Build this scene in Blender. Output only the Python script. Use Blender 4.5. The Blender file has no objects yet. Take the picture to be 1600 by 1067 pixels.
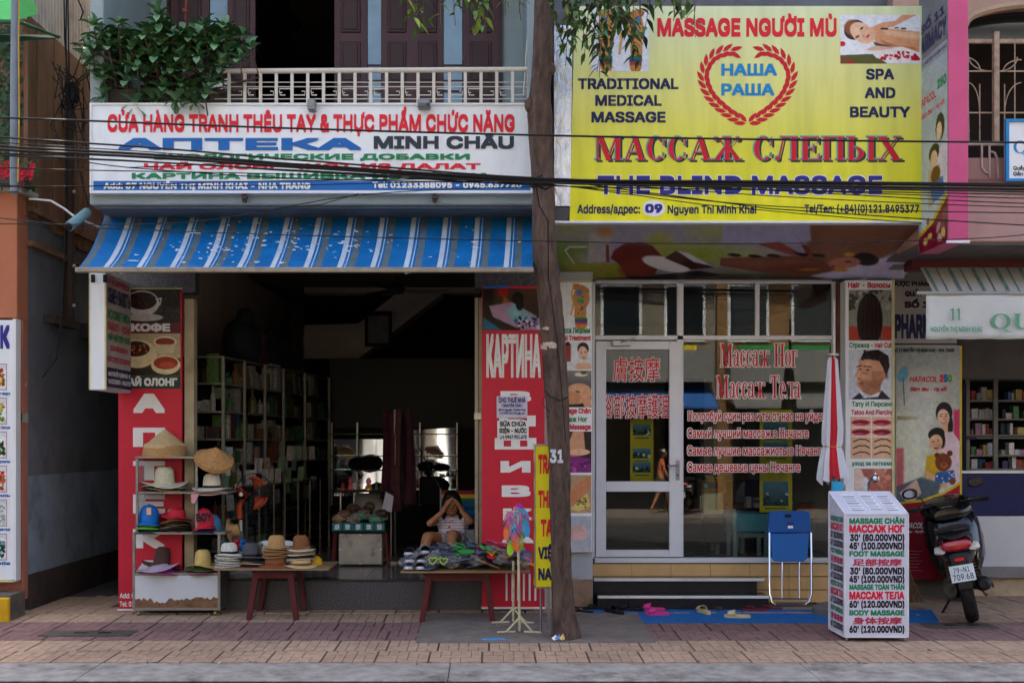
import bpy, math, random, os
import numpy as np
import mathutils
from mathutils import Vector, Matrix
R = math.radians
random.seed(7)
rng = np.random.default_rng(11)
SC = bpy.context.scene
COL = SC.collection
# ------------------------------------------------------------------ camera
# the lens looks straight at the row of shops (+Y); F, D, CX, CY, H are its focal length, distance and aim
F, D, CX, CY, H = 1753.0, 10.5, 770.0, 692.0, 1.56
cam = bpy.data.cameras.new('camera'); cam_o = bpy.data.objects.new('camera', cam); COL.objects.link(cam_o)
cam_o.location = (0, -D, H); cam_o.rotation_euler = (R(90), 0, 0)
cam.sensor_width = 36; cam.lens = F/1600*36
cam.shift_x = (800-CX)/1600; cam.shift_y = (CY-533.5)/1600
cam.clip_start = .05; cam.clip_end = 600
SC.camera = cam_o
# ------------------------------------------------------------------ daylight: sun high behind the shops, street in open shade
SUN_EL, SUN_AZ = R(57), R(-12)       # azimuth measured from +Y towards +X
wd = bpy.data.worlds.new('World'); SC.world = wd; wd.use_nodes = True
nt = wd.node_tree; bg = nt.nodes['Background']
sky = nt.nodes.new('ShaderNodeTexSky'); sky.sky_type = 'NISHITA'; sky.sun_disc = False
sky.sun_elevation = SUN_EL; sky.sun_rotation = SUN_AZ; sky.dust_density = 7.0; sky.air_density = .8
sky.ozone_density = .5
nt.links.new(sky.outputs[0], bg.inputs[0]); bg.inputs[1].default_value = .15
sl = bpy.data.lights.new('sun', 'SUN'); sl.energy = 3.6; sl.angle = R(.5); sl.color = (1, .95, .86)
so = bpy.data.objects.new('sun', sl); COL.objects.link(so)
sd = Vector((math.sin(SUN_AZ)*math.cos(SUN_EL), math.cos(SUN_AZ)*math.cos(SUN_EL), math.sin(SUN_EL)))
so.rotation_euler = sd.to_track_quat('Z', 'Y').to_euler(); so.location = (0, 10, 25)
vs = SC.view_settings; vs.view_transform = 'Standard'; vs.look = 'None'; vs.exposure = 2.42; vs.gamma = 1
try: vs.use_curve_mapping = False
except Exception: pass
SC.render.engine = 'CYCLES'
cy = SC.cycles; cy.use_denoising = True; cy.max_bounces = 8; cy.diffuse_bounces = 4; cy.glossy_bounces = 4
cy.transmission_bounces = 6; cy.transparent_max_bounces = 12; cy.caustics_reflective = False; cy.caustics_refractive = False
cy.sample_clamp_indirect = 6
SC.render.film_transparent = False

# ------------------------------------------------------------------ helpers
def sc(y): return F/(y+D)
def PX(px, y): return (px-CX)*(y+D)/F
def PZ(py, y): return H-(py-CY)*(y+D)/F
def P(px, py, y): return Vector((PX(px, y), y, PZ(py, y)))
def GZ(y):                                     # the pavement falls towards the kerb
    return .028*min(0, max(y, -2.2)) if y > -2.9 else -.19
MATS = {}
def srgb(c):
    if isinstance(c, str):
        c = c.lstrip('#'); c = [int(c[i:i+2], 16)/255 for i in (0, 2, 4)]
    return tuple(((v/12.92) if v <= .04045 else ((v+.055)/1.055)**2.4) for v in c)
def M(name, col, rough=.6, metal=0, var=.15, scale=6, bump=0, bscale=60, spec=.28, dirt=0, dirtcol='#3a332b', dscale=1.6,
      alpha=1, trans=0, emit=None, coat=0, rnd=0, stretch=None, sub=0):
    if name in MATS: return MATS[name]
    m = bpy.data.materials.new(name); m.use_nodes = True; MATS[name] = m
    t = m.node_tree; N = t.nodes; L = t.links; b = N['Principled BSDF']
    c = srgb(col)
    b.inputs['Roughness'].default_value = rough; b.inputs['Metallic'].default_value = metal
    b.inputs['Specular IOR Level'].default_value = spec; b.inputs['Coat Weight'].default_value = coat
    b.inputs['Transmission Weight'].default_value = trans; b.inputs['Alpha'].default_value = alpha
    b.inputs['Subsurface Weight'].default_value = sub
    tc = N.new('ShaderNodeNewGeometry'); mp = N.new('ShaderNodeMapping'); L.new(tc.outputs['Position'], mp.inputs[0])
    if stretch: mp.inputs['Scale'].default_value = stretch
    def noise(s, d=4, r=.6):
        n = N.new('ShaderNodeTexNoise'); n.inputs['Scale'].default_value = s; n.inputs['Detail'].default_value = d
        n.inputs['Roughness'].default_value = r; L.new(mp.outputs[0], n.inputs['Vector']); return n
    out = None
    base = N.new('ShaderNodeRGB'); base.outputs[0].default_value = (*c, 1); out = base.outputs[0]
    if var:
        n = noise(scale); mr = N.new('ShaderNodeMapRange'); mr.inputs['From Min'].default_value = .3; mr.inputs['From Max'].default_value = .7
        mr.inputs['To Min'].default_value = 1-var; mr.inputs['To Max'].default_value = 1+var; L.new(n.outputs[0], mr.inputs[0])
        h = N.new('ShaderNodeHueSaturation'); L.new(out, h.inputs['Color']); L.new(mr.outputs[0], h.inputs['Value']); out = h.outputs[0]
    if rnd:
        oi = N.new('ShaderNodeObjectInfo'); mr = N.new('ShaderNodeMapRange'); mr.inputs['To Min'].default_value = 1-rnd; mr.inputs['To Max'].default_value = 1+rnd
        L.new(oi.outputs['Random'], mr.inputs[0]); h = N.new('ShaderNodeHueSaturation'); L.new(out, h.inputs['Color']); L.new(mr.outputs[0], h.inputs['Value']); out = h.outputs[0]
    if dirt:
        n = noise(dscale, 7, .68); mr = N.new('ShaderNodeMapRange'); mr.inputs['From Min'].default_value = .52; mr.inputs['From Max'].default_value = .72
        mr.inputs['To Max'].default_value = dirt; L.new(n.outputs[0], mr.inputs[0])
        mx = N.new('ShaderNodeMix'); mx.data_type = 'RGBA'; L.new(mr.outputs[0], mx.inputs[0]); L.new(out, mx.inputs[6]); mx.inputs[7].default_value = (*srgb(dirtcol), 1); out = mx.outputs[2]
    L.new(out, b.inputs['Base Color'])
    if bump:
        n = noise(bscale, 5); bp = N.new('ShaderNodeBump'); bp.inputs['Strength'].default_value = bump; bp.inputs['Distance'].default_value = .02
        L.new(n.outputs[0], bp.inputs['Height']); L.new(bp.outputs[0], b.inputs['Normal'])
    if emit:
        b.inputs['Emission Color'].default_value = (*srgb(emit[0]), 1); b.inputs['Emission Strength'].default_value = emit[1]
    return m
def PRINT(rough=.35):                           # printed sheets: colour comes from the print itself
    nm = 'print_%d' % int(rough*100)
    if nm in MATS: return MATS[nm]
    m = bpy.data.materials.new(nm); m.use_nodes = True; MATS[nm] = m
    t = m.node_tree; b = t.nodes['Principled BSDF']; a = t.nodes.new('ShaderNodeAttribute'); a.attribute_name = 'ink'
    t.links.new(a.outputs['Color'], b.inputs['Base Color']); b.inputs['Specular IOR Level'].default_value = .22; b.inputs['Roughness'].default_value = rough
    return m
def wpos(o):
    v = Vector((0, 0, 0))
    while o is not None: v += o.location; o = o.parent
    return v
def thing(name, label, cat, loc=(0, 0, 0), group=None):
    o = bpy.data.objects.new(name, None); COL.objects.link(o); o.location = loc; o.empty_display_size = .1
    o['label'] = label; o['category'] = cat
    if group: o['group'] = group
    return o
def tag(o, label=None, cat=None, group=None, kind=None):
    if label: o['label'] = label
    if cat: o['category'] = cat
    if group: o['group'] = group
    if kind: o['kind'] = kind
    return o
def copy_tree(o, parent=None):
    c = o.copy(); COL.objects.link(c)
    if parent is not None: c.parent = parent
    for ch in list(o.children): copy_tree(ch, c)
    return c
def place_copy(o, loc, rz=None, label=None, scale=None):
    c = copy_tree(o); c.location = loc
    if rz is not None: c.rotation_euler.z = rz
    if label: c['label'] = label
    if scale: c.scale = (scale,)*3 if not hasattr(scale, '__len__') else scale
    return c
class MB:
    def __init__(s): s.v = []; s.f = []; s.m = []; s.cm = 0; s.X = None
    def add(s, vs, fs, mi=None):
        b = len(s.v)
        if s.X is not None: vs = [s.X @ Vector(v) for v in vs]
        s.v += [tuple(v) for v in vs]; s.f += [tuple(b+i for i in f) for f in fs]; s.m += [s.cm if mi is None else mi]*len(fs); return s
    def box(s, x0, x1, y0, y1, z0, z1, mi=None):
        if x0 > x1: x0, x1 = x1, x0
        if y0 > y1: y0, y1 = y1, y0
        if z0 > z1: z0, z1 = z1, z0
        return s.add([(x0,y0,z0),(x1,y0,z0),(x1,y1,z0),(x0,y1,z0),(x0,y0,z1),(x1,y0,z1),(x1,y1,z1),(x0,y1,z1)],
                     [(0,3,2,1),(4,5,6,7),(0,1,5,4),(1,2,6,5),(2,3,7,6),(3,0,4,7)], mi)
    def hexa(s, p, mi=None):   # 8 points: bottom ring, top ring
        return s.add(p, [(0,3,2,1),(4,5,6,7),(0,1,5,4),(1,2,6,5),(2,3,7,6),(3,0,4,7)], mi)
    def quad(s, a, b, c, d, mi=None): return s.add([a, b, c, d], [(0,1,2,3)], mi)
    def slab(s, pts, n, mi=None):   # polygon thickened along vector n (from front)
        k = len(pts); n = Vector(n); a = [Vector(p) for p in pts]; b = [p+n for p in a]
        return s.add(a+b, [tuple(range(k)), tuple(range(2*k-1, k-1, -1))]+[(i, k+i, k+(i+1) % k, (i+1) % k) for i in range(k)], mi)
    def tube(s, pts, r, n=8, mi=None, cap=True):
        pts = [Vector(p) for p in pts]; k = len(pts); rr = r if hasattr(r, '__len__') else [r]*k
        vs = []; up = None
        for i, p in enumerate(pts):
            t = (pts[min(i+1, k-1)]-pts[max(i-1, 0)]).normalized()
            if up is None: up = t.orthogonal().normalized()
            up = (up-t*up.dot(t))
            up = up.normalized() if up.length > 1e-5 else t.orthogonal().normalized()
            w = t.cross(up)
            for j in range(n):
                a = 2*math.pi*j/n; vs.append(p+(up*math.cos(a)+w*math.sin(a))*rr[i])
        fs = []
        for i in range(k-1):
            for j in range(n):
                j2 = (j+1) % n; fs.append((i*n+j, i*n+j2, (i+1)*n+j2, (i+1)*n+j))
        if cap: fs += [tuple(range(n-1, -1, -1)), tuple((k-1)*n+j for j in range(n))]
        return s.add(vs, fs, mi)
    def lathe(s, prof, c=(0,0,0), n=20, ax=None, mi=None, ox=1, oy=1, wob=None):
        vs = []; c = Vector(c); k = len(prof)
        for i, (r, z) in enumerate(prof):
            for j in range(n):
                a = 2*math.pi*j/n; dz = wob(a, r) if wob else 0
                vs.append(Vector((r*math.cos(a)*ox, r*math.sin(a)*oy, z+dz)))
        if ax is not None:
            q = Vector((0,0,1)).rotation_difference(Vector(ax).normalized()); vs = [q @ v for v in vs]
        vs = [v+c for v in vs]
        fs = [(i*n+j, i*n+(j+1) % n, (i+1)*n+(j+1) % n, (i+1)*n+j) for i in range(k-1) for j in range(n)]
        fs += [tuple(range(n-1, -1, -1)), tuple((k-1)*n+j for j in range(n))]
        return s.add(vs, fs, mi)
    def ball(s, c, r, n=12, m=8, mi=None, rot=None):
        r = r if hasattr(r, '__len__') else (r, r, r); c = Vector(c); vs = []
        for i in range(m+1):
            t = math.pi*i/m
            for j in range(n):
                a = 2*math.pi*j/n; p = Vector((math.sin(t)*math.cos(a)*r[0], math.sin(t)*math.sin(a)*r[1], math.cos(t)*r[2]))
                vs.append((rot @ p if rot else p)+c)
        return s.add(vs, [(i*n+j, (i+1)*n+j, (i+1)*n+(j+1) % n, i*n+(j+1) % n) for i in range(m) for j in range(n)], mi)
    def build(s, name, mats, parent=None, smooth=False, bevel=0, kind=None, label=None, cat=None, group=None, origin=None, seg=1):
        me = bpy.data.meshes.new(name)
        o = bpy.data.objects.new(name, me)
        org = Vector((0,0,0))
        if parent is not None: o.parent = parent; org = wpos(parent)
        elif origin is not None: org = Vector(origin); o.location = org
        me.from_pydata([(v[0]-org.x, v[1]-org.y, v[2]-org.z) for v in s.v], [], s.f)
        mats = mats if isinstance(mats, (list, tuple)) else [mats]
        for m in mats: me.materials.append(m)
        if len(mats) > 1: me.polygons.foreach_set('material_index', s.m)
        me.validate(); me.update()
        if smooth:
            me.polygons.foreach_set('use_smooth', [True]*len(me.polygons))
            try: me.set_sharp_from_angle(angle=R(40))
            except Exception: pass
        COL.objects.link(o)
        if bevel:
            b = o.modifiers.new('bevel', 'BEVEL'); b.width = bevel; b.segments = seg; b.limit_method = 'ANGLE'; b.angle_limit = R(40)
        tag(o, label, cat, group, kind)
        return o
def BOX(name, m, x0, x1, y0, y1, z0, z1, parent=None, **k): return MB().box(x0, x1, y0, y1, z0, z1).build(name, m, parent, **k)
# pixel box: front face spans px0..px1 / py0..py1 of the picture at depth y, dy thick
def PB(name, m, px0, px1, py0, py1, y, dy, parent=None, **k):
    return MB().box(PX(px0, y), PX(px1, y), y, y+dy, PZ(py1, y), PZ(py0, y)).build(name, m, parent, **k)
def mirror_scale(o, s): o.scale = s

# ------------------------------------------------------------------ lettering (flat glyph meshes)
_fd = os.path.join(bpy.utils.resource_path('LOCAL'), 'datafiles', 'fonts')
def _font(n):
    try: return bpy.data.fonts.load(os.path.join(_fd, n))
    except Exception: return None
FONT = _font('Inter.woff2'); CJK = _font('Noto Sans CJK Regular.woff2')
_tc = {}
def glyphs(s, font='i', res=2, space=1.0):
    k = (s, font, space)
    if k in _tc: return _tc[k]
    c = bpy.data.curves.new('t', 'FONT'); c.body = s; c.size = 1; c.resolution_u = res; c.space_character = space
    f = CJK if font == 'c' else FONT
    if f: c.font = f
    c.fill_mode = 'NONE'
    o = bpy.data.objects.new('t', c); me = bpy.data.meshes.new_from_object(o)
    v = np.empty(len(me.vertices)*3); me.vertices.foreach_get('co', v); v = v.reshape(-1, 3)[:, :2].copy()
    ed = [tuple(e.vertices) for e in me.edges]
    bpy.data.objects.remove(o); bpy.data.curves.remove(c); bpy.data.meshes.remove(me)
    # loops in stored order, then a constrained triangulation kept where the winding number is not zero
    nxt = {}
    for p, q in ed:
        if q == p+1: nxt[p] = q
        elif p == q+1: nxt[q] = p
        else: nxt[max(p, q)] = min(p, q)
    E0 = np.array(list(nxt.keys())); E1 = np.array(list(nxt.values()))
    # split into glyph clusters along x to keep each triangulation small
    lab = {}; loops = []; seen = set()
    for p in nxt:
        if p in seen: continue
        lp = []; q = p
        while q not in seen and q in nxt: seen.add(q); lp.append(q); q = nxt[q]
        loops.append(lp)
    loops.sort(key=lambda l: v[l, 0].min()); groups = []; cur = []; xm = -1e9
    for l in loops:
        if v[l, 0].min() > xm and cur: groups.append(cur); cur = []
        cur.append(l); xm = max(xm, v[l, 0].max()) if cur[1:] else v[l, 0].max()
    if cur: groups.append(cur)
    V = []; FS = []
    for g in groups:
        ids = [i for l in g for i in l]; ix = {i: n for n, i in enumerate(ids)}
        es = [(ix[i], ix[nxt[i]]) for i in ids if nxt.get(i) in ix and i != nxt[i]]
        r = mathutils.geometry.delaunay_2d_cdt([Vector((float(v[i, 0]), float(v[i, 1]))) for i in ids], es, [], 0, 1e-6)
        rv = np.array([(p.x, p.y) for p in r[0]]); tri = [t for t in r[2] if len(t) == 3]
        if not tri: continue
        ta = np.array(tri); cen = rv[ta].mean(1)
        A = v[[ids[a] for a, b in es]]; B = v[[ids[b] for a, b in es]]
        px, py = cen[:, 0:1], cen[:, 1:2]
        up = (A[None, :, 1] <= py) & (B[None, :, 1] > py); dn = (A[None, :, 1] > py) & (B[None, :, 1] <= py)
        isl = (B[None, :, 0]-A[None, :, 0])*(py-A[None, :, 1])-(px-A[None, :, 0])*(B[None, :, 1]-A[None, :, 1])
        wn = (up & (isl > 0)).sum(1)-(dn & (isl < 0)).sum(1)
        b0 = len(V); V += [tuple(p) for p in rv]
        for t, w in zip(tri, wn):
            if w:
                a_, b_, c_ = rv[t[0]], rv[t[1]], rv[t[2]]
                if (b_[0]-a_[0])*(c_[1]-a_[1])-(b_[1]-a_[1])*(c_[0]-a_[0]) < 0: t = (t[0], t[2], t[1])
                FS.append(tuple(b0+i for i in t))
    v = np.array(V) if V else np.zeros((0, 2)); fs = FS
    _tc[k] = (v, fs); return v, fs
_h = glyphs('H')[0]; CAP = float(_h[:, 1].max())
_h = glyphs('口', 'c')[0]; CCAP = float(_h[:, 1].max()-_h[:, 1].min()) if len(_h) else .8
def text_mesh(name, layers, mp, parent, mats):
    """layers: list of (v2d, faces, shifts, depth, material index); mp maps (u, v, depth) to space"""
    mb = MB()
    for v, fs, shifts, dep, mi in layers:
        for k, (dx, dy) in enumerate(shifts):
            mb.add([mp(a+dx, b+dy, dep+.00018*k) for a, b in v], fs, mi)
    return mb.build(name, mats, parent)
def flat_map(y):
    def mp(u, v, d): return Vector((PX(u, y), y-.0015-d, PZ(v, y)))
    return mp
def quad_map(A, B, C, Dd, u0, u1, v0, v1):
    """A top-left, B top-right, C bottom-right, Dd bottom-left in space; (u,v) runs over u0..u1, v0..v1"""
    A, B, C, Dd = map(Vector, (A, B, C, Dd)); n = (Dd-A).cross(B-A).normalized()
    if n.y > 0 and abs(n.y) > .3: n = -n
    def mp(u, v, d):
        s = (u-u0)/(u1-u0); t = (v-v0)/(v1-v0)
        return (A*(1-s)+B*s)*(1-t)+(Dd*(1-s)+C*s)*t+n*(.0015+d)
    mp.n = n
    return mp
def T(parent, s, x0, x1, base, cap, mat, y=None, bold=.022, mp=None, font='i', outline=None, skew=0, name='lettering', vert=1, align=None, bx=None):
    """text between u x0..x1, baseline v=base, capital height cap (all in picture units)"""
    v, fs = glyphs(s, font)
    if not len(v): return None
    mp = mp or flat_map(y); bold = min(bold, .04); bx = None if bx is None else min(bx, .038)
    v = v.copy(); a, b = v[:, 0].min(), v[:, 0].max()
    ch = CAP if font == 'i' else CCAP*1.12
    ky = cap/ch
    r = bold*ky
    if x1 is None: kx = ky; x1 = x0+(b-a)*kx
    rx = (bx if bx is not None else bold)*(x1-x0)/(b-a)
    kx = (x1-x0-2*rx)/(b-a)
    v[:, 0] = x0+rx+(v[:, 0]-a)*kx+skew*v[:, 1]*ky
    r = min(r, cap*.12); v[:, 1] = base-r-v[:, 1]*(ky*(1-2*r/cap))
    lay = []; mats = [mat]
    def ring(rx, ry, n):
        if rx <= 0: return [(0, 0)]
        o = [(rx*i, ry*j) for i in (-1, 1) for j in (-1, 1)]
        if max(rx, ry) > .03*ky: o += [(0, -ry), (0, ry), (-rx, 0), (rx, 0)]
        if rx > .09*ky: o += [(sx*rx*.5, sy*ry) for sx in (-1, 1) for sy in (-1, 1)]
        return o
    if outline:
        om, ow = outline; mats.append(om); lay.append((v, fs, ring(rx+ow, r+ow, 8), 0, 1)); lay.append((v, fs, ring(rx, r, 4), .0028, 0))
    else: lay.append((v, fs, ring(rx, r, 4 if bold < .05 else 6), 0, 0))
    return text_mesh(name, lay, mp, parent, mats)
# heavy roman letters drawn from stems, hairlines, slabs and bowls
def _st(x, w, y0=0, y1=1, serif=3, sw=.07, sh=.05):
    p = [[(x, y0), (x+w, y0), (x+w, y1), (x, y1)]]
    if serif & 1: p.append([(x-sw, y0), (x+w+sw, y0), (x+w+sw, y0+sh), (x-sw, y0+sh)])
    if serif & 2: p.append([(x-sw, y1-sh), (x+w+sw, y1-sh), (x+w+sw, y1), (x-sw, y1)])
    return p
def _dg(x0, y0, x1, y1, w): return [[(x0, y0), (x0+w, y0), (x1+w, y1), (x1, y1)]]
def _bar(x0, x1, y, h=.055): return [[(x0, y), (x1, y), (x1, y+h), (x0, y+h)]]
def _bw(cx, cy_, rx, ry, tx, ty, a0=0, a1=360, n=18):
    out = []
    for i in range(n):
        a = R(a0+(a1-a0)*i/n); b = R(a0+(a1-a0)*(i+1)/n)
        o = lambda t: (cx+rx*math.cos(t), cy_+ry*math.sin(t)); q = lambda t: (cx+(rx-tx)*math.cos(t), cy_+(ry-ty)*math.sin(t))
        out.append([q(a), o(a), o(b), q(b)])
    return out
def _C(h=1, w=.75, t=.2):
    ry = h/2+.01
    return _bw(w/2+.02, h/2, w/2, ry, t, .055, 48, 312)+[[(w-.07, h*.62), (w-.01, h*.62), (w-.01, h*.98), (w-.07, h*.86)], [(w-.1, h*.12), (w-.04, h*.2), (w-.02, h*.3), (w-.07, h*.3)]]
def _zh(h=1, w=1.25):
    c = w/2
    p = _st(c-.1, .2, 0, h, 3)
    for s in (-1, 1):
        p += [[(c+s*.05, h*.5), (c+s*.1, h*.56), (c+s*.42, h*.98), (c+s*.36, h*.98)], [(c+s*.05, h*.52), (c+s*.14, h*.56), (c+s*.54, 0), (c+s*.33, 0)]]
        p += _bw(c+s*.44, h*.9, .09, .09, .09, .09, 0, 360, 8)+_bar(min(c+s*.26, c+s*.62), max(c+s*.26, c+s*.62), 0, .05)
    return p
def _A(): return _dg(.06, 0, .42, 1, .06)+_dg(.62, 0, .34, 1, .2)+_bar(.2, .66, .3)+_bar(-.02, .24, 0)+_bar(.52, .9, 0)
def _a(h=.7):
    return _st(.36, .16, .04, h*.8, 0)+_bw(.3, h*.76, .22, h*.24, .14, .05, 0, 165, 10)+_bw(.22, h*.3, .2, h*.3, .13, .05, 60, 330, 14)+_bar(.2, .4, h*.52, .045)+_bar(.44, .62, 0, .05)
def _el(h=1, w=.95):
    return _st(w-.32, .2, 0, h, 3)+_dg(.12, .04, .3, h, .06)+_bar(.22, w-.1, h-.055)+_bw(.09, .08, .09, .09, .09, .09, 0, 360, 8)
def _H(h=1): return _st(.07, .2, 0, h)+_st(.62, .2, 0, h)+_bar(.2, .7, h*.48)
def _e(h=.7): return _bw(.28, h/2, .27, h/2+.01, .15, .05, 0, 320)+_bar(.06, .54, h*.5, .045)
SER = {
 'М': (1.2, _st(.12, .07, 0, 1)+_dg(.5, 0, .14, 1, .2)+_dg(.52, 0, .86, 1, .07)+_st(.86, .2, 0, 1)),
 'А': (.92, _A()), 'С': (.86, _C()), 'Ж': (1.32, _zh()), 'Л': (1.0, _el()),
 'Е': (.84, _st(.08, .2)+_bar(.1, .72, .945)+_bar(.1, .76, 0)+_bar(.2, .54, .48)+[[(.67, .72), (.72, .72), (.72, .98), (.67, .98)], [(.7, .02), (.76, .02), (.76, .3), (.7, .2)], [(.5, .36), (.55, .36), (.55, .66), (.5, .66)]]),
 'П': (.97, _st(.08, .2)+_st(.62, .2)+_bar(.1, .8, .945)),
 'Ы': (1.2, _st(.08, .2)+_bw(.3, .28, .38, .29, .2, .055, -90, 90, 12)+_bar(.2, .32, .515)+_bar(.2, .32, 0)+_st(.86, .2)),
 'Х': (1.0, _dg(.66, 0, .06, 1, .24)+_dg(.1, 0, .78, 1, .06)+_bar(0, .3, 0)+_bar(.56, 1.0, 0)+_bar(0, .4, .945)+_bar(.66, .96, .945)),
 'Н': (.95, _H()), 'Т': (.9, _st(.34, .2)+_bar(.04, .84, .945)+[[(.04, .7), (.09, .72), (.12, .98), (.04, .98)], [(.84, .7), (.79, .72), (.76, .98), (.84, .98)]]),
 'а': (.64, _a()), 'с': (.56, _C(.7, .5, .16)), 'о': (.62, _bw(.3, .35, .28, .36, .15, .05)), 'г': (.56, _st(.08, .17, 0, .7)+_bar(.1, .5, .645)+[[(.44, .46), (.5, .46), (.5, .69), (.44, .69)]]),
 'ж': (1.0, [[(x*.8, y*.7) for x, y in q] for q in _zh()]), 'е': (.6, _e()), 'л': (.74, [[(x*.76, y*.7) for x, y in q] for q in _el()]), ' ': (.42, []),
 'Q': (.95, _bw(.44, .5, .42, .51, .17, .06)+[[(.4, .1), (.55, .02), (.95, -.22), (.7, -.18)]]), 'U': (.95, _st(.1, .18, .25, 1, 2)+_st(.7, .06, .25, 1, 2)+_bw(.43, .3, .33, .32, .17, .07, 180, 360)),
 '1': (.5, _st(.18, .15, 0, 1, 1)+[[(.03, .8), (.2, .84), (.2, 1), (.12, .93)]]),
}
def serif_text(parent, s, x0, x1, base, cap, mats, y=None, mp=None, grow=(0,), shifts=((0, 0),), deps=(0,), name='lettering'):
    """mats/grow/shifts/deps: one entry per layer, back to front"""
    mp = mp or flat_map(y); tot = sum(SER[c][0] for c in s); k = (x1-x0)/tot; mb = MB()
    for li, (g, (sx, sy), dep) in enumerate(zip(grow, shifts, deps)):
        x = x0
        for c in s:
            w, polys = SER[c]
            for pi, q in enumerate(polys):
                pts = [(x+a*k+sx, base-b*cap+sy) for a, b in q]
                if g:
                    cx_ = sum(p[0] for p in pts)/4; cy_ = sum(p[1] for p in pts)/4
                    pts = [(a+g*(1 if a > cx_ else -1), b+g*(1 if b > cy_ else -1)) for a, b in pts]
                mb.add([mp(a, b, dep+.00006*(pi % 20)) for a, b in pts], [(0, 1, 2, 3)], li)
            x += w*k
    return mb.build(name, mats, parent)

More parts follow.
